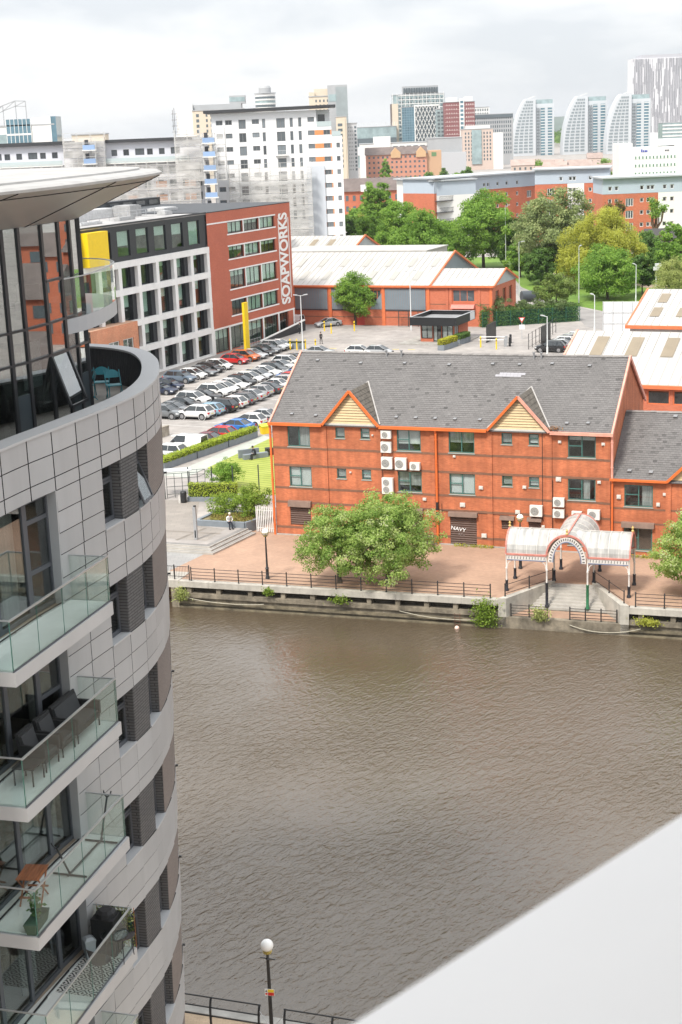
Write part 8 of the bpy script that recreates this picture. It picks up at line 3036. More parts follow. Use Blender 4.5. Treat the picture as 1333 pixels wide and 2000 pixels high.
for k in range(14):
 m.box(0, 10.2, -.2, 0, 20 + k * 2, 20.25 + k * 2)
for k in range(6):
 m.box(k * 2, k * 2 + .2, -.25, 0, 15, 47.5)
m.build('glazing_bar', M('far_steel_blue', (.2, .3, .36), .4), t)
t = block('lattice_office', 'office with white diamond lattice over dark glass', 'office', 72.8, 1250, 20, 18, 48.6, FWIN, 0, None)
m = MB()
for k in range(-7, 14):
 for s in (1, -1):
  x0, x1, z0, z1 = k * 2.86, k * 2.86 + s * 14.3, 14.0, 48.6
  n_ = 12
  for q in range(n_):
   xa, xb = x0 + (x1 - x0) * q / n_, x0 + (x1 - x0) * (q + 1) / n_
   if min(xa, xb) < -.01 or max(xa, xb) > 20.01:
    continue
   m.bar((xa, -.4, z0 + (z1 - z0) * q / n_), (xb, -.4, z0 + (z1 - z0) * (q + 1) / n_), .75, .4)
m.box(-.3, .5, -.6, 0, 14, 48.6).box(19.5, 20.3, -.6, 0, 14, 48.6).box(0, 20, -.6, 0, 47.8, 49)
m.build('lattice', FWHITE, t)
t = block('maroon_tower', 'maroon brick tower with glazed white corner strip', 'tower', 89.6, 1150, 22.5, 18, 48.5, FMAROON, 0, [(.8, 9.8, 12, 48, 5, 12, .18, .35), (15.5, 22, 12, 48, 4, 12, .3, .4)], None, 0, FWHITE)
MB().box(11, 14.6, -.5, 6, 0, 51).build('glazed_strip', FWHITE, t)
m = MB()
win_grid(m, 11.2, 14.4, 10, 50, 1, 13, .7, .6, -.6)
m.build('windows', FGLASS, t, kind='stuff')
MB().box(2, 9.6, 2, 14, 48.5, 52).box(15.6, 21, 2, 14, 48.5, 52.4).build('roof_pavilion', FWHITE, t)
m = MB()
for k in range(12):
 m.box(0, 22.5, -.15, 0, 13 + k * 3, 13.3 + k * 3)
m.build('floor_band', M('far_pale_pink', (.5, .36, .34), .7), t)
t = block('balcony_block', 'pale block of balconies between lattice and maroon tower', 'flats', 84.5, 1165, 6, 14, 44, FTEAL, 0, [(.2, 5.8, 12, 43, 2, 11, .7, .5)])
t = block('grid_office', 'grey gridded office slab on the skyline', 'office', 117, 1210, 31, 20, 39, FGREY, 0, [(.6, 30, 8, 38, 17, 9, .5, .6)])
MB().box(0, 31, -.5, 0, 36.5, 39).build('dark_cap', FWIN, t)
t = block('white_grid_office', 'white gridded office behind the grey slab', 'office', 113, 1290, 25, 20, 45.5, FWHITE, 0, [(.6, 24.5, 20, 45, 12, 8, .55, .6)])
t = block('canal_flats', 'beige and pale glass flats below the grey office slab', 'flats', 98.2, 1100, 22, 16, 28.5, M('far_pink_beige', (.55, .44, .38), .7), 0, [(1, 21, 6, 27, 9, 8, .45, .6)])
MB().box(6.5, 13.5, -.8, 0, 4, 28).build('glass_bay', FTEAL, t)
MB().box(22, 29, 0, 14, 0, 25.5).build('white_wing', FWHITE, t)
MB().box(3, 20, 2, 12, 28.5, 31).build('roof_storey', FWHITE, t)
t = block('white_podium', 'long white podium building below the lattice office', 'building', 22, 1000, 54, 18, 22, FWHITE, 0, [(12, 52, 14.5, 21, 9, 2, .7, .5)])
MB().box(9, 20, -1, 10, 0, 26.5).build('white_block', FWHITE, t)
t = block('grey_shed', 'plain grey box building below the maroon tower', 'building', 66, 990, 22, 20, 24, FGREY)
MB().box(8, 24, -6, 0, 0, 15).build('lower_box', M('far_light_grey', (.45, .46, .48), .7), t)
# three wedge-shaped waterfront towers
SAILW = M('sail_tower_panel', (.52, .545, .57), .6)
for i, (x0, x1, y, top, lab) in enumerate(((182.5, 224, 1500, 54, 'leftmost of three white sail shaped waterfront towers'), (229, 272.5, 1480, 54.5, 'middle of three white sail shaped waterfront towers'), (264, 306, 1440, 54.3, 'rightmost of three white sail shaped waterfront towers'))):
 t = thing('sail_tower', lab, 'tower', (x0, y, LOT), 0, 'sail shaped towers')
 w = x1 - x0
 prof = []
 for k in range(13):
  f = k / 12
  prof.append((w * (.34 * f ** 2.3), top * (1 - (1 - f) ** 1.15)))
 pts = [(w * .5, 0)] + [(0, 0)] + prof[1:] + [(w * .5, top)]
 MB().extr([(x, 0, z) for x, z in [(0, 0)] + prof[1:] + [(w * .56, top), (w * .56, 0)]], (0, 18, 0)).build('sail_wing', SAILW, t)
 MB().box(w * .561, w, 2, 20, 0, top - 5).build('main_wing', SAILW, t)
 MB().box(w * .6, w * .98, 5, 18, top - 6, top - 1).build('penthouse', FTEAL, t)
 m = MB()
 for j in range(17):
  z = 3 + j * 2.95
  f = min(1, (z + 1.5) / top)
  xl = w * .34 * f ** 2.3 + .8
  n_ = 4
  xr = w * .50
  if xr - xl < 2:
   continue
  for q in range(n_):
   a = xl + (xr - xl) * (q + .12) / n_
   b_ = xl + (xr - xl) * (q + .86) / n_
   m.box(a, b_, -.3, .1, z, z + 1.7)
 win_grid(m, w * .58, w * .66, 2, top - 8, 2, 15, .45, .55, 1.9)
 m.build('windows', M('far_bronze_glass', (.24, .28, .30), .25), t, kind='stuff')
 m = MB()
 for a in (.68, .85):
  m.box(w * a, w * (a + .1), 1.6, 2.02, 0, top - 8)
 m.build('glazed_strip', FGLASS, t)
 m = MB()
 for a in (.68, .85):
  for j in range(17):
   m.box(w * a, w * (a + .1), 1.4, 1.6, 2 + j * 2.7, 2.7 + j * 2.7)
 m.build('floor_band', FWHITE, t)
 m = MB()
 for k in range(5):
  f0, f1 = .3 + k * .05, .35 + k * .05
  m.bar((w * f0, 1, top * .97 + 4 * math.sin((f0 - .3) * 5)), (w * f1, 1, top * .97 + 4 * math.sin((f1 - .3) * 5)), .4, .5)
 m.build('roof_wing', FWHITE, t)
# striped tower at the right edge
t = thing('striped_tower', 'huge tower with vertical grey and white stripes at right edge', 'tower', (340.5, 1700, LOT), 0)
MB().box(0, 62, 0, 30, 0, 95).build('wall', M('far_stripe_white', (.66, .66, .68), .7), t)
rs = random.Random(5)
for nm_, mt in (('dark_stripes', M('far_stripe_grey', (.24, .245, .27), .6)), ('mid_stripes', M('far_stripe_mid', (.42, .42, .45), .6))):
 m = MB()
 for k in range(34):
  x = k * 1.83 + (0 if nm_[0] == 'd' else .95)
  z = 16
  while z < 94:
   h = rs.uniform(6, 22)
   if rs.random() < .72:
    m.box(x, x + rs.choice([.5, .8]), -.4, 0, z, min(94.5, z + h))
   z += h
 m.build(nm_, mt, t, kind='stuff')
MB().box(9, 62, 1, 28, 95, 98.5).build('crown', MATS['far_stripe_mid'], t)
t = block('waterside_glass', 'low banded glass buildings below the striped tower', 'building', 330, 1500, 60, 20, 26, FTEAL, 0, None)
m = MB()
for k in range(6):
 m.box(0, 60, -.4, 0, 6 + k * 3.4, 7.4 + k * 3.4)
m.build('white_band', FWHITE, t)
# pink brick hotel, dark-roofed brick building, houses
t = thing('pink_hotel', 'pink brick hotel with grey pitched roof and gables', 'hotel', (24, 930, LOT), .0)
MB().box(0, 37, 0, 14, 0, 16).build('wall', FPINK, t)
m = MB()
win_grid(m, .5, 36.5, 1, 16, 13, 5, .42, .42, -.1)
m.build('windows', FWIN, t, kind='stuff')
MB().extr([(-.5, -.6, 16), (-.5, 7, 20.5), (-.5, 14.6, 16)], (38, 0, 0)).build('roof', FDARKROOF, t)
for x in (15, 30.5):
 MB().extr([(x, -.8, 14), (x + 6, -.8, 14), (x + 6, -.8, 17), (x + 3, -.8, 20), (x, -.8, 17)], (0, 8, 0)).build('gable', M('far_gable_yellow', (.55, .36, .2), .8), t)
MB().box(37, 46, 2, 16, 0, 17.5).build('end_wing', M('far_gable_tan', (.5, .32, .2), .8), t)
MB().box(40, 43, 1.9, 2, 14, 16.4).build('sign_panel', M('far_sign_green', (.12, .22, .1), .6), t)
t = thing('arched_brick_office', 'dark roofed red brick building with white arched dormer', 'building', (5.0, 548, LOT), -.1)
MB().box(0, 22, 0, 12, 0, 10).build('wall', WBRICK, t)
m = MB()
win_grid(m, .5, 21, 2, 9.5, 8, 2, .4, .5, -.1)
m.build('windows', FWIN, t, kind='stuff')
MB().extr([(-.5, -.8, 10), (-.5, 6, 14.4), (-.5, 12.8, 10)], (23, 0, 0)).build('roof', FDARKROOF, t)
MB().lathe([(.1, 0), (1.2, .3), (1.2, 2.6)], (8.0, -.5, 9.6), 16).build('arched_dormer', FWHITE, t)
rs = random.Random(8)
far_h = []
for i in range(22):
 px = rs.uniform(95, 245)
 py = rs.uniform(760, 930)
 t = thing('terraced_house', 'small pink roofed house, number %s from the left among the far rooftops' % 'abc', 'house', (px, py, LOT), rs.uniform(-.5, .5), 'far houses with pinkish roofs')
 far_h.append(t)
 w, d, h = rs.uniform(8, 16), rs.uniform(7, 9), rs.uniform(5.5, 9.5)
 MB().box(0, w, 0, d, 0, h).build('wall', M('far_house_wall', (.5, .40, .34), .8, rnd=.2), t)
 MB().extr([(-.3, -.4, h), (-.3, d / 2, h + d * .42), (-.3, d + .4, h)], (w + .6, 0, 0)).build('roof', FPINKROOF, t)
 m = MB()
 win_grid(m, .6, w - .6, 1, h, max(2, int(w / 3)), 2, .35, .4, -.08)
 m.build('windows', FWIN, t, kind='stuff')
far_h.sort(key=lambda o: o.location.x / o.location.y)
for i, o in enumerate(far_h):
 o['label'] = 'pinkish roofed house, %s from the left among the far rooftops' % ORD[i]
t = thing('brick_terrace', 'long pinkish brick terrace with gabled roof left of white offices', 'house', (110, 640, LOT), -.12)
MB().box(-22, 6, 0, 10, 0, 9.5).build('wall', FPINK, t)
MB().extr([(-22.4, -.5, 9.5), (-22.4, 5, 13.6), (-22.4, 10.5, 9.5)], (29, 0, 0)).build('roof', FPINKROOF, t)
m = MB()
win_grid(m, -21, 5, 2, 9, 9, 2, .35, .45, -.08)
m.build('windows', FWIN, t, kind='stuff')
t = thing('blue_roof_pavilion', 'low building with pale blue curved roof among the trees', 'building', (45, 660, LOT), -.05)
MB().box(0, 20, 0, 12, 0, 3.6).build('wall', FPINK, t)
m = MB()
for k in range(8):
 a, b_ = k / 8, (k + 1) / 8
 f = lambda q: 5.2 - 1.4 * math.cos(q * 2.2)
 m.quad((20 * a, -.5, f(a)), (20 * b_, -.5, f(b_)), (20 * b_, 12, f(b_) + 1), (20 * a, 12, f(a) + 1))
m.build('roof', FWHITE, t)
MB().box(-.2, 20.2, -.7, -.4, 3.5, 4.4).build('blue_fascia', M('far_blue_fascia', (.05, .25, .5), .5), t)
# white offices with green windows
t = thing('white_office', 'white offices with rows of small green windows at right edge', 'office', (115.5, 600, LOT), 0)
MB().box(0, 5.2, 2, 16, 0, 22.2).build('stair_block', FWHITE, t)
MB().box(5.2, 22.5, 0, 16, 0, 20.4).build('wall', FWHITE, t)
MB().box(22.5, 40, -1, 16, 0, 20.8).build('plain_block', FWHITE, t)
MB().box(16, 40, 5, 16, 20.8, 23.2).build('roof_storey', FWHITE, t)
m = MB()
for j in range(3):
 win_grid(m, 5.4, 22.2, 15.6 - j * 3.1, 17.4 - j * 3.1, 12, 1, .3, .6, -.12)
m.build('windows', M('far_green_glass', (.06, .13, .09), .3), t, kind='stuff')
MB().box(5.3, 22.4, -.08, 0, 15.9, 17.1).box(5.3, 22.4, -.08, 0, 12.8, 14.0).box(5.3, 22.4, -.08, 0, 9.7, 10.9).build('window_band', M('far_pale_green', (.62, .72, .62), .6), t)
m = MB()
for k, x in enumerate((8.2, 8.9, 9.6, 10.2)):
 m.box(x, x + .45, -.15, 0, 18.6, 19.3 + (.4 if k == 0 else 0))
m.build('sign_mark', M('far_blue_sign', (.02, .05, .35), .5), t)
m = MB()
for k, x in enumerate((17.6, 18.2, 18.8)):
 m.box(x, x + .4, -.15, 0, 18.7, 19.2)
m.build('sign_mark', DARKGREY, t)

# ---- red, white and blue-grey apartment blocks (about 400 m away): windows one by one
ABLUE = M('blue_grey_render', (.41, .47, .54), .7, var=.04, scale=.2)
AWHITE = M('apartment_white', (.70, .70, .68), .7)
AROOF = M('pale_metal_roof', (.40, .42, .44), .5)

def apartments(name, label, x, y, ang, w, d, h, whites, wincols, rows=5, pair=(), side=None, lwing=None):
 t = thing(name, label, 'flats', (x, y, LOT), ang, 'red and blue grey flats')
 hol = []
 zt = h - 1.9
 for r in range(rows):
  for i, xc in enumerate(wincols):
   big = i in pair
   hol.append((xc - (.95 if big else .45), xc + (.95 if big else .45), zt - r * 2.95 - (1.9 if big else 1.05), zt - r * 2.95))
 top = h - 3.7
 mb = MB()
 facade(mb, (0, 0, 0), (1, 0, 0), (0, 1, 0), w, 0, top, [q for q in hol if q[3] < top], .2)
 mb.build('brick_wall', WBRICK, t)
 mb = MB()
 facade(mb, (0, -.05, 0), (1, 0, 0), (0, 1, 0), w, top, h, [q for q in hol if q[2] > top], .25)
 mb.quad((0, 0, top), (0, d, top), (0, d, h), (0, 0, h)).quad((w, 0, top), (w, d, top), (w, d, h), (w, 0, h))
 mb.build('blue_wall', ABLUE, t)
 mb = MB().quad((0, 0, 0), (0, d, 0), (0, d, top), (0, 0, top)).quad((w, 0, 0), (w, d, 0), (w, d, top), (w, 0, top))
 mb.build('end_wall', AWHITE if side == 'white' else WBRICK, t)
 for q in hol:
  if top - .3 < q[3] < top or q[2] < 0 or (q[2] < top < q[3]):
   continue
  big = q[1] - q[0] > 1.2
  window(t, (0, 0 if q[3] < top else -.05, 0), (1, 0, 0), (0, 1, 0), q, AWHITE, DGLASS, .2 if q[3] < top else .25, (.33, .66) if big else (), (), .13, .1)
 for a, b_ in whites:
  m = MB()
  facade(m, (a, -.08, 0), (1, 0, 0), (0, 1, 0), b_ - a, 0, top - .02, [(q[0] - a, q[1] - a, q[2], q[3]) for q in hol if q[0] > a and q[1] < b_ and q[3] < top], .08)
  m.build('white_panel', AWHITE, t)
 MB().box(-.7, w + .5, -1.0, d + .3, h, h + .35).build('roof', AROOF, t)
 return t

a1 = apartments('apartment_block', 'longest red brick and blue grey apartment block behind the park trees', 27.8, 398, math.atan2(25, 29.8), 39, 12, 18.2, [(7.5, 17.2)], [3.0, 6.4, 9.6, 11, 18.8, 20.3, 24.0, 27.6, 31.8, 36.6], 5, (0, 9))
for r in range(4):
 z = 15.0 - r * 2.95 - 2.4
 MB().box(.2, 5.4, -1.8, -.05, z - .15, z).build('balcony_slab', DARKGREY, a1)
 m = MB()
 for k in range(16):
  m.bar((.2 + k * .346, -1.78, z), (.2 + k * .346, -1.78, z + 1.1), .04)
 m.bar((.2, -1.78, z + 1.1), (5.4, -1.78, z + 1.1), .07)
 m.build('balcony_rail', DARKGREY, a1)
a0 = apartments('apartment_block', 'left wing of the red and blue grey apartments, turned to the left', 19.4, 424, math.atan2(-26, 8.4), 27, 12, 17.6, [], [3, 6, 9, 12, 15, 18, 21, 24], 5, (), 'white')
MB().box(-.2, 6, -.14, -.09, 0, 17.4).build('white_panel', AWHITE, a0)
apartments('apartment_block', 'taller middle red and blue grey apartment block behind the willow', 55.2, 405, math.atan2(-4, 19), 19.6, 12, 19.2, [(8.6, 13.0)], [4.2, 6.9, 9.4, 10.4, 14.6, 17.6], 5, (0, 5), 'white')
apartments('apartment_block', 'right hand red and blue grey apartment block at the photo edge', 66.8, 369, .02, 24, 12, 17.6, [(13.6, 24)], [1.8, 3.4, 6.6, 9.6, 11.2, 12.2, 15.2, 17.0], 5, (2,))
t = block('red_link_block', 'narrow red brick link between the two right hand apartment blocks', 'flats', 74.4, 392, 5.6, 8, 14.2, WBRICK, 0, [(.5, 5, 6, 14, 2, 3, .5, .5)])
# slate-roofed brick houses at the park's right edge
for i, (x, y, w, lab) in enumerate(((67, 318, 12, 'slate roofed brick house with white gable at the park edge'), (77, 314, 14, 'slate roofed brick house at the far right of the park'))):
 t = thing('brick_house', lab, 'house', (x, y, LOT), -.15, 'brick houses by the park')
 MB().box(0, w, 0, 9, 0, 5.4).build('wall', WBRICK, t)
 MB().extr([(-.4, -.5, 5.4), (-.4, 4.5, 8.6), (-.4, 9.5, 5.4)], (w + .8, 0, 0)).build('roof', SLATE, t)
 for k in range(3):
  f = MB().box(1.5 + k * 3.6, 2.9 + k * 3.6, -.08, .02, 3.2, 4.6).build('window', AWHITE, t)
  MB().box(1.62 + k * 3.6, 2.78 + k * 3.6, -.1, -.08, 3.32, 4.48).build('pane', DGLASS, f)
 MB().box(w * .75, w * .75 + .9, 4, 4.9, 7.6, 9.6).build('chimney', WBRICK, t)

# quarter beyond the right edge of the view, mirrored in the tower's glass
for i, (x, y, w, h, a) in enumerate(((52, 108, 34, 11, -.36), (78, 128, 30, 15, -.4), (120, 168, 46, 17, -.5), (98, 205, 40, 14, -.3), (175, 240, 60, 22, -.5))):
 t = thing('dockside_block', 'brick dockside block outside the right edge, %s, mirrored in penthouse glass' % ('nearest', 'second', 'third', 'fourth', 'farthest')[i], 'building', (x, y, LOT), a, 'blocks mirrored in the glass')
 MB().box(0, w, 0, 12, 0, h).build('wall', WBRICK, t)
 m = MB()
 win_grid(m, 1, w - 1, 1, h, int(w / 3), int(h / 3), .5, .5, -.05)
 side_grid(m, 0, 1, 11, 1, h, 4, int(h / 3), .5, .5, -1)
 m.build('windows', FWIN, t, kind='stuff')
 MB().extr([(-.4, -.5, h), (-.4, 6, h + 3.4), (-.4, 12.5, h)], (w + .8, 0, 0)).build('roof', FDARKROOF, t)

# ================================================================== TREES AND SHRUBS
LEAF_G = M_leaf('mid_green_leaf', [(.108, .212, .032), (.222, .382, .059), (.376, .543, .102)], .5)
LEAF_D = M_leaf('deep_green_leaf', [(.069, .139, .031), (.139, .252, .057), (.230, .363, .086)], .5)
LEAF_S = M_leaf('silver_green_leaf', [(.143, .194, .074), (.284, .348, .137), (.487, .532, .233)], .45)
LEAF_W = M_leaf('willow_leaf', [(.292, .318, .049), (.546, .553, .092), (.571, .609, .143)], .55)
LEAF_B = M_leaf('pale_birch_leaf', [(.224, .270, .081), (.409, .457, .148), (.579, .617, .231)], .5)
LEAF_P = M_leaf('purple_leaf', [(.089, .027, .025), (.176, .056, .050), (.300, .106, .087)], .45)
LEAF_M = M_leaf('maythorn_leaf', [(.127, .228, .045), (.264, .399, .085), (.462, .570, .170), (.620, .620, .420)], .5)
LEAF_Y = M_leaf('golden_leaf', [(.560, .537, .072), (.565, .603, .086), (.570, .606, .133)], .5)

def dome(w, h, z0, k, seed, squash=1.0, n=6):
 """overlapping ellipsoids that together give an uneven domed crown"""
 r = random.Random(seed)
 bl = [(0, 0, z0 + (h - z0) * .52, w * .36, w * .36, (h - z0) * .46)]
 for i in range(n):
  a = 2 * math.pi * i / n + r.uniform(-.3, .3)
  rr = w * r.uniform(.20, .27)
  zz = z0 + (h - z0) * r.uniform(.28, .55)
  s = w * r.uniform(.19, .26)
  bl.append((rr * math.cos(a), rr * math.sin(a), zz, s, s, s * r.uniform(.85, 1.15) * squash))
 for i in range(max(2, n // 2)):
  a = r.uniform(0, 6.28)
  rr = w * r.uniform(.05, .16)
  s = w * r.uniform(.16, .22)
  bl.append((rr * math.cos(a), rr * math.sin(a), z0 + (h - z0) * r.uniform(.66, .82), s, s, s * .9))
 return bl

# quayside trees
tree('maythorn_tree', 'left of two joined green trees with pale blossom on the quay', 'tree', (-.3, 103.84, 0), 5.4, .16, dome(6.4, 5.9, .7, 0, 3, n=8), 24000, .08, LEAF_M, 31, 'quay trees', clump=.42, lumps=60, inner=.62)
tree('maythorn_tree', 'right and larger of two joined green trees on the quay', 'tree', (3.2, 102.9, 0), 6.6, .18, dome(8.3, 6.9, .6, 0, 5, n=9), 36000, .082, LEAF_M, 33, 'quay trees', clump=.48, lumps=75, inner=.62)
tree('maythorn_tree', 'green quay tree cut off by the right photo edge', 'tree', (23.9, 97.7, 0), 5.9, .16, dome(6.6, 6.3, .7, 0, 9, n=8), 20000, .08, LEAF_M, 37, 'quay trees', clump=.42, lumps=60, inner=.62)
# yard tree
tree('yard_tree', 'round green tree standing before the brick warehouse', 'tree', (3.7, 247.6, LOT), 8.0, .17, dome(8.4, 8.9, 1.8, 0, 12), 15000, .15, LEAF_G, 41, clump=.8, lumps=40)
# shrubs in the planters
tree('garden_shrub', 'rounded dark green shrub between the fence posts and lawn', 'shrub', (-10.5, 133.2, LOT), 2.4, .06, dome(3.7, 2.8, .4, 0, 21), 4500, .08, LEAF_G, 43, clump=.32, lumps=34)
tree('planter_shrub', 'spreading leafy shrub in the raised planter, right side', 'shrub', (-7.6, 122.2, .8), 1.9, .06, dome(4.4, 2.3, .0, 0, 23), 6500, .075, M_leaf('planter_leaf', [(.11, .19, .02), (.22, .33, .04), (.36, .46, .08)], .4), 44, 'planter shrubs', clump=.34, lumps=34)
tree('planter_shrub', 'lighter low shrub in the raised planter, left side', 'shrub', (-9.9, 123.0, .8), 1.5, .05, dome(3.2, 1.7, .0, 0, 25), 3600, .07, MATS['planter_leaf'], 45, 'planter shrubs', clump=.3, lumps=30)
rs = np.random.default_rng(77)
P = np.c_[rs.uniform(-3.0, .6, 2600), rs.uniform(.4, 3.6, 2600), .8 + rs.random(2600) * .18]
ok = (P[:, 1] > -.35 * P[:, 0] + .1) & (P[:, 1] < 3.4)
P = P[ok]
o = obj('ground_cover', attr_mesh('ground_cover', leaf_quads(P, .08, .2, rs), 4, rs.random(len(P)), M_leaf('dry_cover_leaf', [(.20, .16, .05), (.30, .24, .07), (.26, .30, .06)], .3)), None, (-8.0, 118.85, 0), kind='stuff')
o['label'] = 'dry straw green ground cover in the raised planter'
o['category'] = 'ground cover'
# buddleia and weeds on the quay wall
for i, (x, y, z, w, h, nlf, lab) in enumerate(((22.7, -.15, -1.9, 1.7, 2.3, 1500, 'tall bushy weed growing from the quay wall left of landing'), (26.6, -.1, -1.25, 1.2, 1.1, 500, 'straggly weed on the edge of the sunken landing'), (6.6, -.1, -.6, .7, .7, 260, 'yellow green weed on the coping left of the quay trees'), (33.9, -.12, -1.1, 1.6, .6, 500, 'trailing weed below the coping right of landing'), (12.1, -.1, -.9, 1.3, .7, 320, 'dry pale weed tuft on the quay wall under the trees'), (-.3, -.2, -1.4, 1.1, 1.1, 500, 'dark weed at the left end of the quay wall'))):
 t = thing('wall_weed', lab, 'weed', qp(x, y, z), QROT, 'weeds on the quay wall')
 r2 = np.random.default_rng(100 + i)
 P = r2.normal(size=(nlf, 3)) * np.array([w * .26, .14, h * .25])
 P[:, 2] = np.abs(P[:, 2] + h * .4)
 P[:, 1] -= .12
 obj('foliage', attr_mesh('foliage', leaf_quads(P, .075, .4, r2), 4, r2.random(nlf), (MATS['planter_leaf'], LEAF_B, MATS['planter_leaf'], LEAF_W)[i % 4]), t)
 m = MB()
 for k in range(6):
  m.tube((0, 0, -.1), (r2.normal() * w * .3, -.15, h * r2.uniform(.4, .9)), .018, .006, 5)
 m.build('stem', BARK, t)
# rough grass at the edge of the plaza planter and wall foot
for i, (x, y, w, nlf, lab) in enumerate(((15.2, -.35, 3.2, 350, 'thin weeds along the wall foot under the brown shutter'), (27.5, -.4, 4.5, 700, 'weeds along the wall foot behind the canopy'))):
 t = thing('wall_foot_weeds', lab, 'weed', rloc(x, y, 0), RROT, 'weeds at the foot of the office wall')
 r2 = np.random.default_rng(140 + i)
 P = np.c_[r2.uniform(0, w, nlf), r2.normal(0, .12, nlf), r2.random(nlf) * .22]
 obj('foliage', attr_mesh('foliage', leaf_quads(P, .06, .2, r2), 4, r2.random(nlf), LEAF_W), t)
t = thing('roof_fern', 'reddish weed growing in the gutter beside the right gable', 'weed', rloc(23.2, -.1, 9.5), RROT)
r2 = np.random.default_rng(150)
P = r2.normal(size=(160, 3)) * np.array([.3, .12, .1]) + np.array([0, 0, .12])
obj('foliage', attr_mesh('foliage', leaf_quads(P, .06, .4, r2), 4, r2.random(160), M_leaf('dry_red_leaf', [(.2, .09, .05), (.3, .16, .08), (.35, .25, .12)], .2)), t)

# park trees
PT = [
 ('park_tree', 'large round green tree behind the warehouse gable', 34.4, 338, 15.6, 16.4, 1.5, LEAF_G, 15000, .34, 51),
 ('park_tree', 'large silver green tree in the middle of the park', 46.3, 306, 16.3, 18.4, 1.2, LEAF_S, 17000, .32, 52),
 ('park_tree', 'small bright green tree before the yellow willow', 49.8, 269.6, 11.0, 9.0, 1.6, LEAF_G, 10000, .26, 54),
 ('park_tree', 'tall green tree at the right photo edge behind the birch', 63.4, 274, 9.5, 13.8, 1.0, LEAF_G, 8000, .3, 56),
 ('park_tree', 'dark green tree between willow and right edge trees', 57.3, 275.5, 5.6, 7.9, .8, LEAF_D, 5000, .24, 58),
 ('park_tree', 'dark purple leaved tree by the brick houses', 70.2, 318, 5.2, 7.6, .8, LEAF_P, 4000, .26, 59),
 ('park_tree', 'rounded tree behind the warehouse roof, left of the pair', 16.4, 352, 11.8, 15.0, 1.5, LEAF_G, 11000, .34, 60),
 ('park_tree', 'rounded tree behind the warehouse roof, right of the pair', 20.3, 331, 14.0, 13.2, 1.2, LEAF_G, 12000, .34, 61),
 ('park_tree', 'leftmost of three dark trees below the white high rise', -4.2, 385, 8.4, 10.5, 1.0, LEAF_D, 5500, .34, 62),
 ('park_tree', 'middle of three dark trees below the white high rise', 2.9, 380, 8.4, 11.0, 1.0, LEAF_D, 5500, .34, 63),
 ('park_tree', 'rightmost of three dark trees below the white high rise', 9.2, 378, 8.0, 10.6, 1.0, LEAF_G, 5500, .34, 64),
 ('park_tree', 'tall tree left of the blue grey apartments', 13.6, 432, 11.0, 17.0, 1.0, LEAF_G, 7000, .42, 65),
 ('park_tree', 'dark tree filling the gap between round and silver trees', 41.5, 335, 9.0, 11.0, .8, LEAF_D, 7000, .32, 66),
 ('park_tree', 'dark low tree under the silver tree', 42.0, 300, 7.5, 7.5, .5, LEAF_D, 6000, .28, 67),
 ('park_tree', 'dark tree behind the willow on its right', 63.0, 300, 9.0, 9.5, .6, LEAF_D, 6500, .3, 68),
 ('park_tree', 'green tree behind the right hand pair of roof trees', 27.0, 352, 9.0, 10.5, .8, LEAF_D, 6000, .34, 69),
 ('park_tree', 'green tree left of the silver tree by the road', 39.9, 316, 6.5, 8.0, .6, LEAF_G, 5000, .28, 70),
 ('park_tree', 'tall green tree at far right behind the brick houses', 71.5, 296, 9.0, 11.5, .8, LEAF_G, 6000, .3, 71),
 ('road_bush', 'loose yellow green bush at the road bend by the lamp', 39.3, 261.2, 6.8, 6.0, .2, M_leaf('loose_bush_leaf', [(.09, .15, .03), (.18, .26, .05), (.30, .36, .11)], .4), 5500, .2, 72),
]
for (nm_, lab, x, y, w, h, z0, mt, nl, lf, sd) in PT:
 tree(nm_, lab, 'bush' if 'bush' in nm_ else 'tree', (x, y, LOT), h * .9, max(.1, w * .022), dome(w * 1.2, h * 1.03, z0, 0, sd, n=9 if w > 10 else 7), int(nl * 2.2), lf * .72, mt, sd, 'park trees', clump=w * .085, lumps=58 if w > 10 else 40, inner=.6)
# yellow willow: drooping foliage
wb = [(0, 0, 9.6, 5.4, 5.4, 5.2), (-4.4, 0, 8.0, 3.9, 3.8, 4.6), (4.2, 1, 7.6, 3.9, 3.9, 4.6), (-1.5, -3, 7.4, 4.2, 3.6, 4.8), (2.2, -3, 6.6, 3.6, 3.4, 4.4), (-5.6, -1, 5.4, 2.9, 2.9, 3.6), (1, 0, 12.6, 3.4, 3.4, 3.0), (6.2, 0, 5.6, 2.4, 2.4, 3.2)]
tree('willow_tree', 'big yellow green willow in the park', 'tree', (52.2, 289, LOT), 14, .4, wb, 42000, .24, LEAF_W, 80, 'park trees', clump=1.15, lumps=60, inner=.6, droop=.35, aspect=.34)
bb = [(0, 0, 5.4, 3.2, 3.2, 3.0), (-1.6, -.5, 4.2, 2.0, 2.0, 3.0), (1.8, 0, 4.4, 2.2, 2.2, 3.2), (.3, -1.2, 3.8, 2.2, 2.0, 3.0)]
tree('weeping_birch', 'pale weeping birch at the right edge above the white shed', 'tree', (59.4, 258.5, LOT), 7.5, .14, bb, 14000, .18, LEAF_B, 81, 'park trees', clump=.7, lumps=44, inner=.6, droop=.4, aspect=.34)
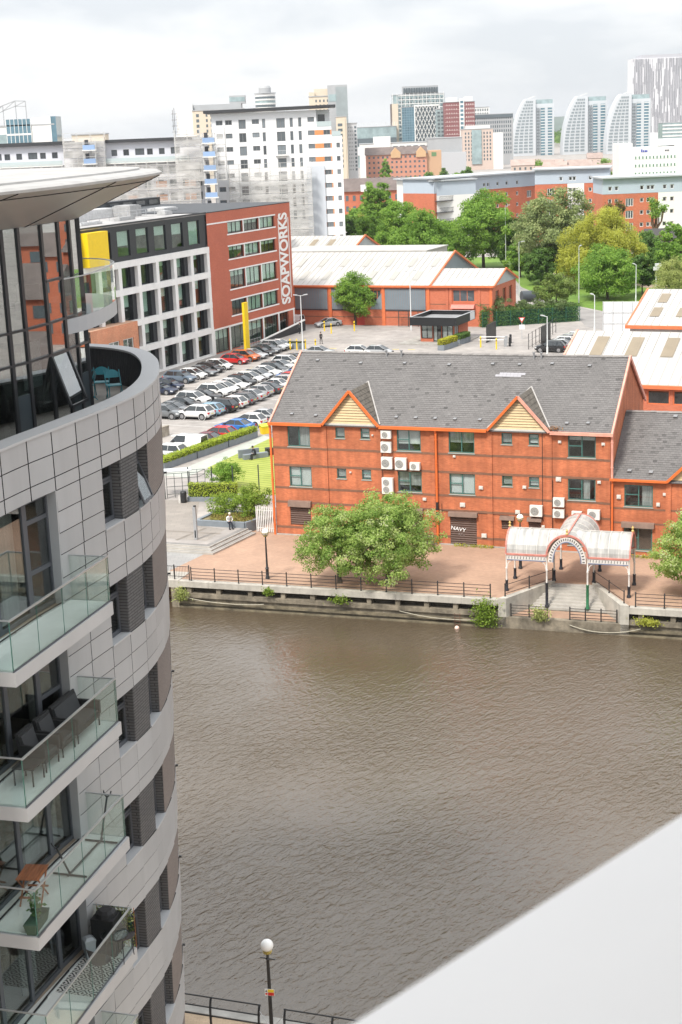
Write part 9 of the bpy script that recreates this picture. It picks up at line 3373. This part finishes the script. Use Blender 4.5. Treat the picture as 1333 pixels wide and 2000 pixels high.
# pollarded trees before the right-hand flats
for i, (x, y, lab) in enumerate(((66.3, 352, 'reddish pollarded tree with bare limbs, left of two before the flats'), (75.6, 350, 'pollarded tree with bare limbs at right before the flats'))):
 t = thing('pollard_tree', lab, 'tree', (x, y, LOT), 0, 'pollarded trees')
 m = MB().tube((0, 0, 0), (0, 0, 6.5), .4, .32)
 r2 = np.random.default_rng(200 + i)
 tips = []
 for k in range(9):
  a = r2.uniform(0, 6.28)
  p = Vector((math.cos(a) * r2.uniform(.6, 2.6), math.sin(a) * 1.0, r2.uniform(9.5, 13.0)))
  q = Vector((0, 0, r2.uniform(5, 6.4)))
  mid = q.lerp(p, .5) + V(math.cos(a) * .6, 0, -.3)
  m.tube(q, mid, .24, .18, 6).tube(mid, p, .18, .12, 6)
  tips.append(p)
 m.build('trunk', M('pollard_bark', (.16, .09, .06), .9, var=.3), t)
 P = np.concatenate([np.array(p) + r2.normal(size=(140, 3)) * .45 for p in tips])
 obj('crown', attr_mesh('crown', leaf_quads(P, .22, .4, r2), 4, r2.random(len(P)), (M_leaf('rust_leaf', [(.14, .09, .04), (.2, .15, .05), (.16, .2, .05)], .3), LEAF_G)[i]), t)
# small trees before the pink hotel and around the far houses
r3 = random.Random(17)
spots = [(46, 700, 9, 12, LEAF_D), (38, 690, 10, 11, LEAF_D), (53, 705, 8, 13, LEAF_D), (60, 712, 8, 11, LEAF_G), (33, 860, 7, 15, LEAF_G), (66, 720, 9, 12, LEAF_D), (18, 620, 12, 12, LEAF_D), (12, 640, 12, 11, LEAF_D), (2.5, 470, 6, 8, LEAF_Y), (8, 476, 7, 8, LEAF_G), (94, 700, 10, 9, LEAF_Y), (80, 690, 12, 9, LEAF_Y), (112, 560, 8, 12, LEAF_W), (105, 720, 12, 10, LEAF_G), (128, 700, 10, 10, LEAF_G), (150, 820, 14, 11, LEAF_G), (185, 860, 14, 11, LEAF_G), (122, 880, 12, 11, LEAF_G), (20, 505, 8, 9, LEAF_G), (-1, 455, 7, 7, LEAF_G), (100, 640, 9, 9, LEAF_G)]
far_labels = ['dark conifer like tree, middle of the clump before the pink hotel', 'dark tree at the left of the clump before the pink hotel', 'taller dark tree right of centre before the pink hotel', 'green tree at the right of the clump before the pink hotel', 'single pointed green tree against the pink hotel wall', 'dark tree at the right end of the hotel clump', 'dark tree left of the pink hotel, nearer one', 'dark tree left of the pink hotel, farther one', 'bright yellow shrub tree below the white high rise edge', 'green tree beside the yellow one below the white high rise', 'yellow green trees strip by the blue roofed pavilion, right', 'yellow green tree strip by the blue roofed pavilion, left', 'yellow green tree left of the white offices', 'green tree before the pinkish terrace, left', 'green tree before the pinkish terrace, right', 'green tree among the far rooftops, left', 'green tree among the far rooftops, right', 'green tree below the canal flats', 'green tree before the arched brick building', 'low green tree at the foot of the white high rise', 'green tree just left of the white offices']
for i, ((x, y, w, h, mt), lab) in enumerate(zip(spots, far_labels)):
 tree('distant_tree', lab, 'tree', (x, y, LOT), h * .9, .2, dome(w, h, .5, 0, 300 + i, n=5), 1500, .6, mt, 300 + i, 'distant trees', clump=w * .12, lumps=24)
# far woodland belt
P, T, O_ = [], [], []
r2 = np.random.default_rng(400)
nn = 16000
x = r2.uniform(-420, 900, nn)
y = r2.uniform(1900, 2600, nn)
z = np.abs(r2.normal(0, 1, nn)) * 5 + 4 * np.sin(x * .03) + 6
P = np.c_[x, y, np.maximum(.5, z)]
o = obj('far_wood', attr_mesh('far_wood', leaf_quads(P, 5.0, .6, r2), 4, r2.random(nn), LEAF_D), None, (0, 0, LOT), kind='stuff')
o['label'] = 'far belt of trees reading as one green mass on the horizon'
o['category'] = 'woodland'

for i, (x, y) in enumerate(((64, 104), (88, 118), (70, 140), (105, 150), (60, 160))):
 c = copy_tree(bpy.data.objects['yard_tree'])
 c.location = (x, y, LOT)
 c['label'] = 'round green dockside tree outside the right edge, %s, mirrored in penthouse glass' % ('nearest', 'second', 'third', 'farthest', 'behind the sheds')[i]
 c['group'] = 'trees mirrored in the glass'

# ================================================================== PEOPLE
SKIN = M('skin', (.50, .31, .23), .6)
HAIRG = M('pale_hair', (.6, .55, .47), .8)
HAIRD = M('dark_hair', (.03, .025, .02), .8)

def person(label, loc, rz, pose, top, legs, hair, shoe=None):
 """one continuous body grown over a jointed skeleton; clothing by height, hair and shoes as children"""
 t = thing('person', label, 'person', loc, rz, None)
 if pose == 'sit':
  hip, kneez = .48, .46
  J_ = {'pel': (0, 0, .5), 'waist': (0, .0, .71), 'chest': (0, -.12, .94), 'neck': (0, -.2, 1.08), 'head': (0, -.28, 1.19), 'crown': (0, -.31, 1.29)}
  L_ = lambda s: [('hip', (s * .1, -.03, .49), .085), ('knee', (s * .12, -.44, .49), .065), ('ankle', (s * .12, -.48, .08), .045), ('toe', (s * .13, -.62, .04), .035)]
  A_ = lambda s: [('sh', (s * .19, -.14, 1.0), .055), ('el', (s * .25, -.2, .74), .042), ('wr', (s * .13, -.34, .66), .032), ('ha', (s * .08, -.42, .64), .03)]
 else:
  st = 0.16 if pose == 'walk' else .03
  J_ = {'pel': (0, 0, .92), 'waist': (0, 0, 1.1), 'chest': (0, 0, 1.35), 'neck': (0, 0, 1.5), 'head': (0, -.02, 1.62), 'crown': (0, -.02, 1.73)}
  L_ = lambda s: [('hip', (s * .1, 0, .88), .09), ('knee', (s * .1, -s * st * .9 - .02, .48), .062), ('ankle', (s * .1, -s * st * 1.4 + .03, .09), .045), ('toe', (s * .1, -s * st * 1.4 - .12, .04), .035)]
  A_ = lambda s: [('sh', (s * .2, 0, 1.42), .055), ('el', (s * .25, s * st * .6, 1.14), .042), ('wr', (s * .24, s * st * 1.1 - .06, .9), .032), ('ha', (s * .23, s * st * 1.2 - .09, .82), .03)]
 vs, es, rad = [], [], []

 def addv(p, r):
  vs.append(p)
  rad.append(r)
  return len(vs) - 1
 pel = addv(J_['pel'], .13)
 wa = addv(J_['waist'], .12)
 ch = addv(J_['chest'], .145)
 nk = addv(J_['neck'], .055)
 hd = addv(J_['head'], .095)
 cr = addv(J_['crown'], .075)
 es += [(pel, wa), (wa, ch), (ch, nk), (nk, hd), (hd, cr)]
 for s in (-1, 1):
  prev = pel
  for _, p, r in L_(s):
   i = addv(p, r)
   es.append((prev, i))
   prev = i
  prev = ch
  for _, p, r in A_(s):
   i = addv(p, r)
   es.append((prev, i))
   prev = i
 me = bpy.data.meshes.new('body')
 me.from_pydata(vs, es, [])
 o = bpy.data.objects.new('body', me)
 COL.objects.link(o)
 md = o.modifiers.new('skin', 'SKIN')
 md.use_smooth_shade = True
 for i, v in enumerate(me.skin_vertices[0].data):
  v.radius = (rad[i], rad[i] * (.8 if i in (0, 1, 2) else 1))
  v.use_root = (i == 0)
 sb = o.modifiers.new('sub', 'SUBSURF')
 sb.levels = 1
 sb.render_levels = 1
 dg = bpy.context.evaluated_depsgraph_get()
 m2 = bpy.data.meshes.new_from_object(o.evaluated_get(dg))
 bpy.data.objects.remove(o)
 m2.name = 'body'
 m2.materials.clear()
 for x in (top, legs, SKIN):
  m2.materials.append(x)
 zn = J_['neck'][2] - .01
 zp = J_['pel'][2] + (.07 if pose == 'sit' else .04)
 for p in m2.polygons:
  c = p.center
  hand = abs(c.x) > .0 and ((pose != 'sit' and c.z < .9 and abs(c.x) > .19) or (pose == 'sit' and c.y < -.36 and c.z > .58))
  p.material_index = 2 if (c.z > zn or hand) else (0 if c.z > zp or (pose != 'sit' and abs(c.x) > .18 and c.z > .8) else 1)
  p.use_smooth = True
 b_ = obj('body', m2, t)
 hx = J_['crown']
 MB().sphere((hx[0], hx[1] + .03, hx[2] + .0), .115, 12).build('hair', hair, t, smooth=True)
 for s in (-1, 1):
  q = L_(s)[3][1]
  MB().box(q[0] - .05, q[0] + .05, q[1] - .04, q[1] + .2, 0, .09).build('shoe', shoe or BLACKM, t)
 return t

WTOP = M('white_cotton', (.75, .75, .74), .9, var=.06, scale=8)
DNAV = M('dark_navy_cloth', (.015, .018, .03), .9, var=.1, scale=8)
DBLK = M('black_cloth', (.013, .013, .015), .9)
GREYC = M('grey_cloth', (.09, .095, .10), .9)
person('person in white top and dark trousers sitting on the planter edge', (-9.3, 118.98, .46), .38, 'sit', WTOP, DNAV, HAIRG)
person('person in dark jacket sitting on the lawn bench', (-8.35, 145.6, LOT), -.9, 'sit', DNAV, DBLK, HAIRD)
person('person in black walking across the car park', (-2.0, 227.1, LOT), .3, 'walk', DBLK, DBLK, HAIRD)
person('person in grey standing by the corner of the office block', (-5.5, 239.6, LOT), -.6, 'walk', GREYC, DBLK, HAIRD)

# ================================================================== THE CAMERA BUILDING'S OWN PARAPET
t = thing('balcony_parapet', 'smooth white parapet ledge in the near right corner, out of focus', 'parapet', (.2, 1.2, 30.2))
LEDGE = M('white_powder_coat', (.80, .80, .80), .35, var=.012, scale=3)
d = Vector((.40, .40, 0)).normalized()
nrm = Vector((.7071, -.7071, 0))
e0 = Vector((-.01, 1.21, 31.2)) - Vector((.2, 1.2, 30.2))

def pp_(s, w_, z):
 p = e0 + d * s + nrm * w_
 return (p.x, p.y, z)

A = [pp_(-3, 0, 0)[:2], pp_(5, 0, 0)[:2], pp_(5, .46, 0)[:2], pp_(-3, .46, 0)[:2]]
MB().prism(A, .94, 1.0).build('coping', LEDGE, t)
A = [pp_(-3, .05, 0)[:2], pp_(5, .05, 0)[:2], pp_(5, .40, 0)[:2], pp_(-3, .40, 0)[:2]]
MB().prism(A, -.4, .94).build('upstand', WHITE, t)
A = [pp_(-3, .40, 0)[:2], pp_(5, .40, 0)[:2], pp_(5, 4.0, 0)[:2], pp_(-3, 4.0, 0)[:2]]
MB().prism(A, -.4, -.15).build('balcony_floor', CONC, t)
A = [pp_(-3, -.3, 0)[:2], pp_(5, -.3, 0)[:2], pp_(5, 4.0, 0)[:2], pp_(-3, 4.0, 0)[:2]]
MB().prism(A, 2.75, 3.0).build('added_shade_slab', WHITE, t)  # unseen slab added above the camera to keep the ledge in shade

# ================================================================== HAZE
hm, n, l, b = new_mat('town_haze')
n.remove(b)
out = [x for x in n if x.type == 'OUTPUT_MATERIAL'][0]
pv = n.new('ShaderNodeVolumePrincipled')
pv.inputs['Color'].default_value = (.93, .96, 1.0, 1)
pv.inputs['Density'].default_value = 0.00006
pv.inputs['Anisotropy'].default_value = 0.2
l.new(pv.outputs[0], out.inputs['Volume'])
hz = MB().box(-7100, 7100, -60, 9200, -4.4, 108).build('haze', hm, kind='stuff')
hz['label'] = 'thin pale summer haze over the town and docks'
hz['category'] = 'haze'
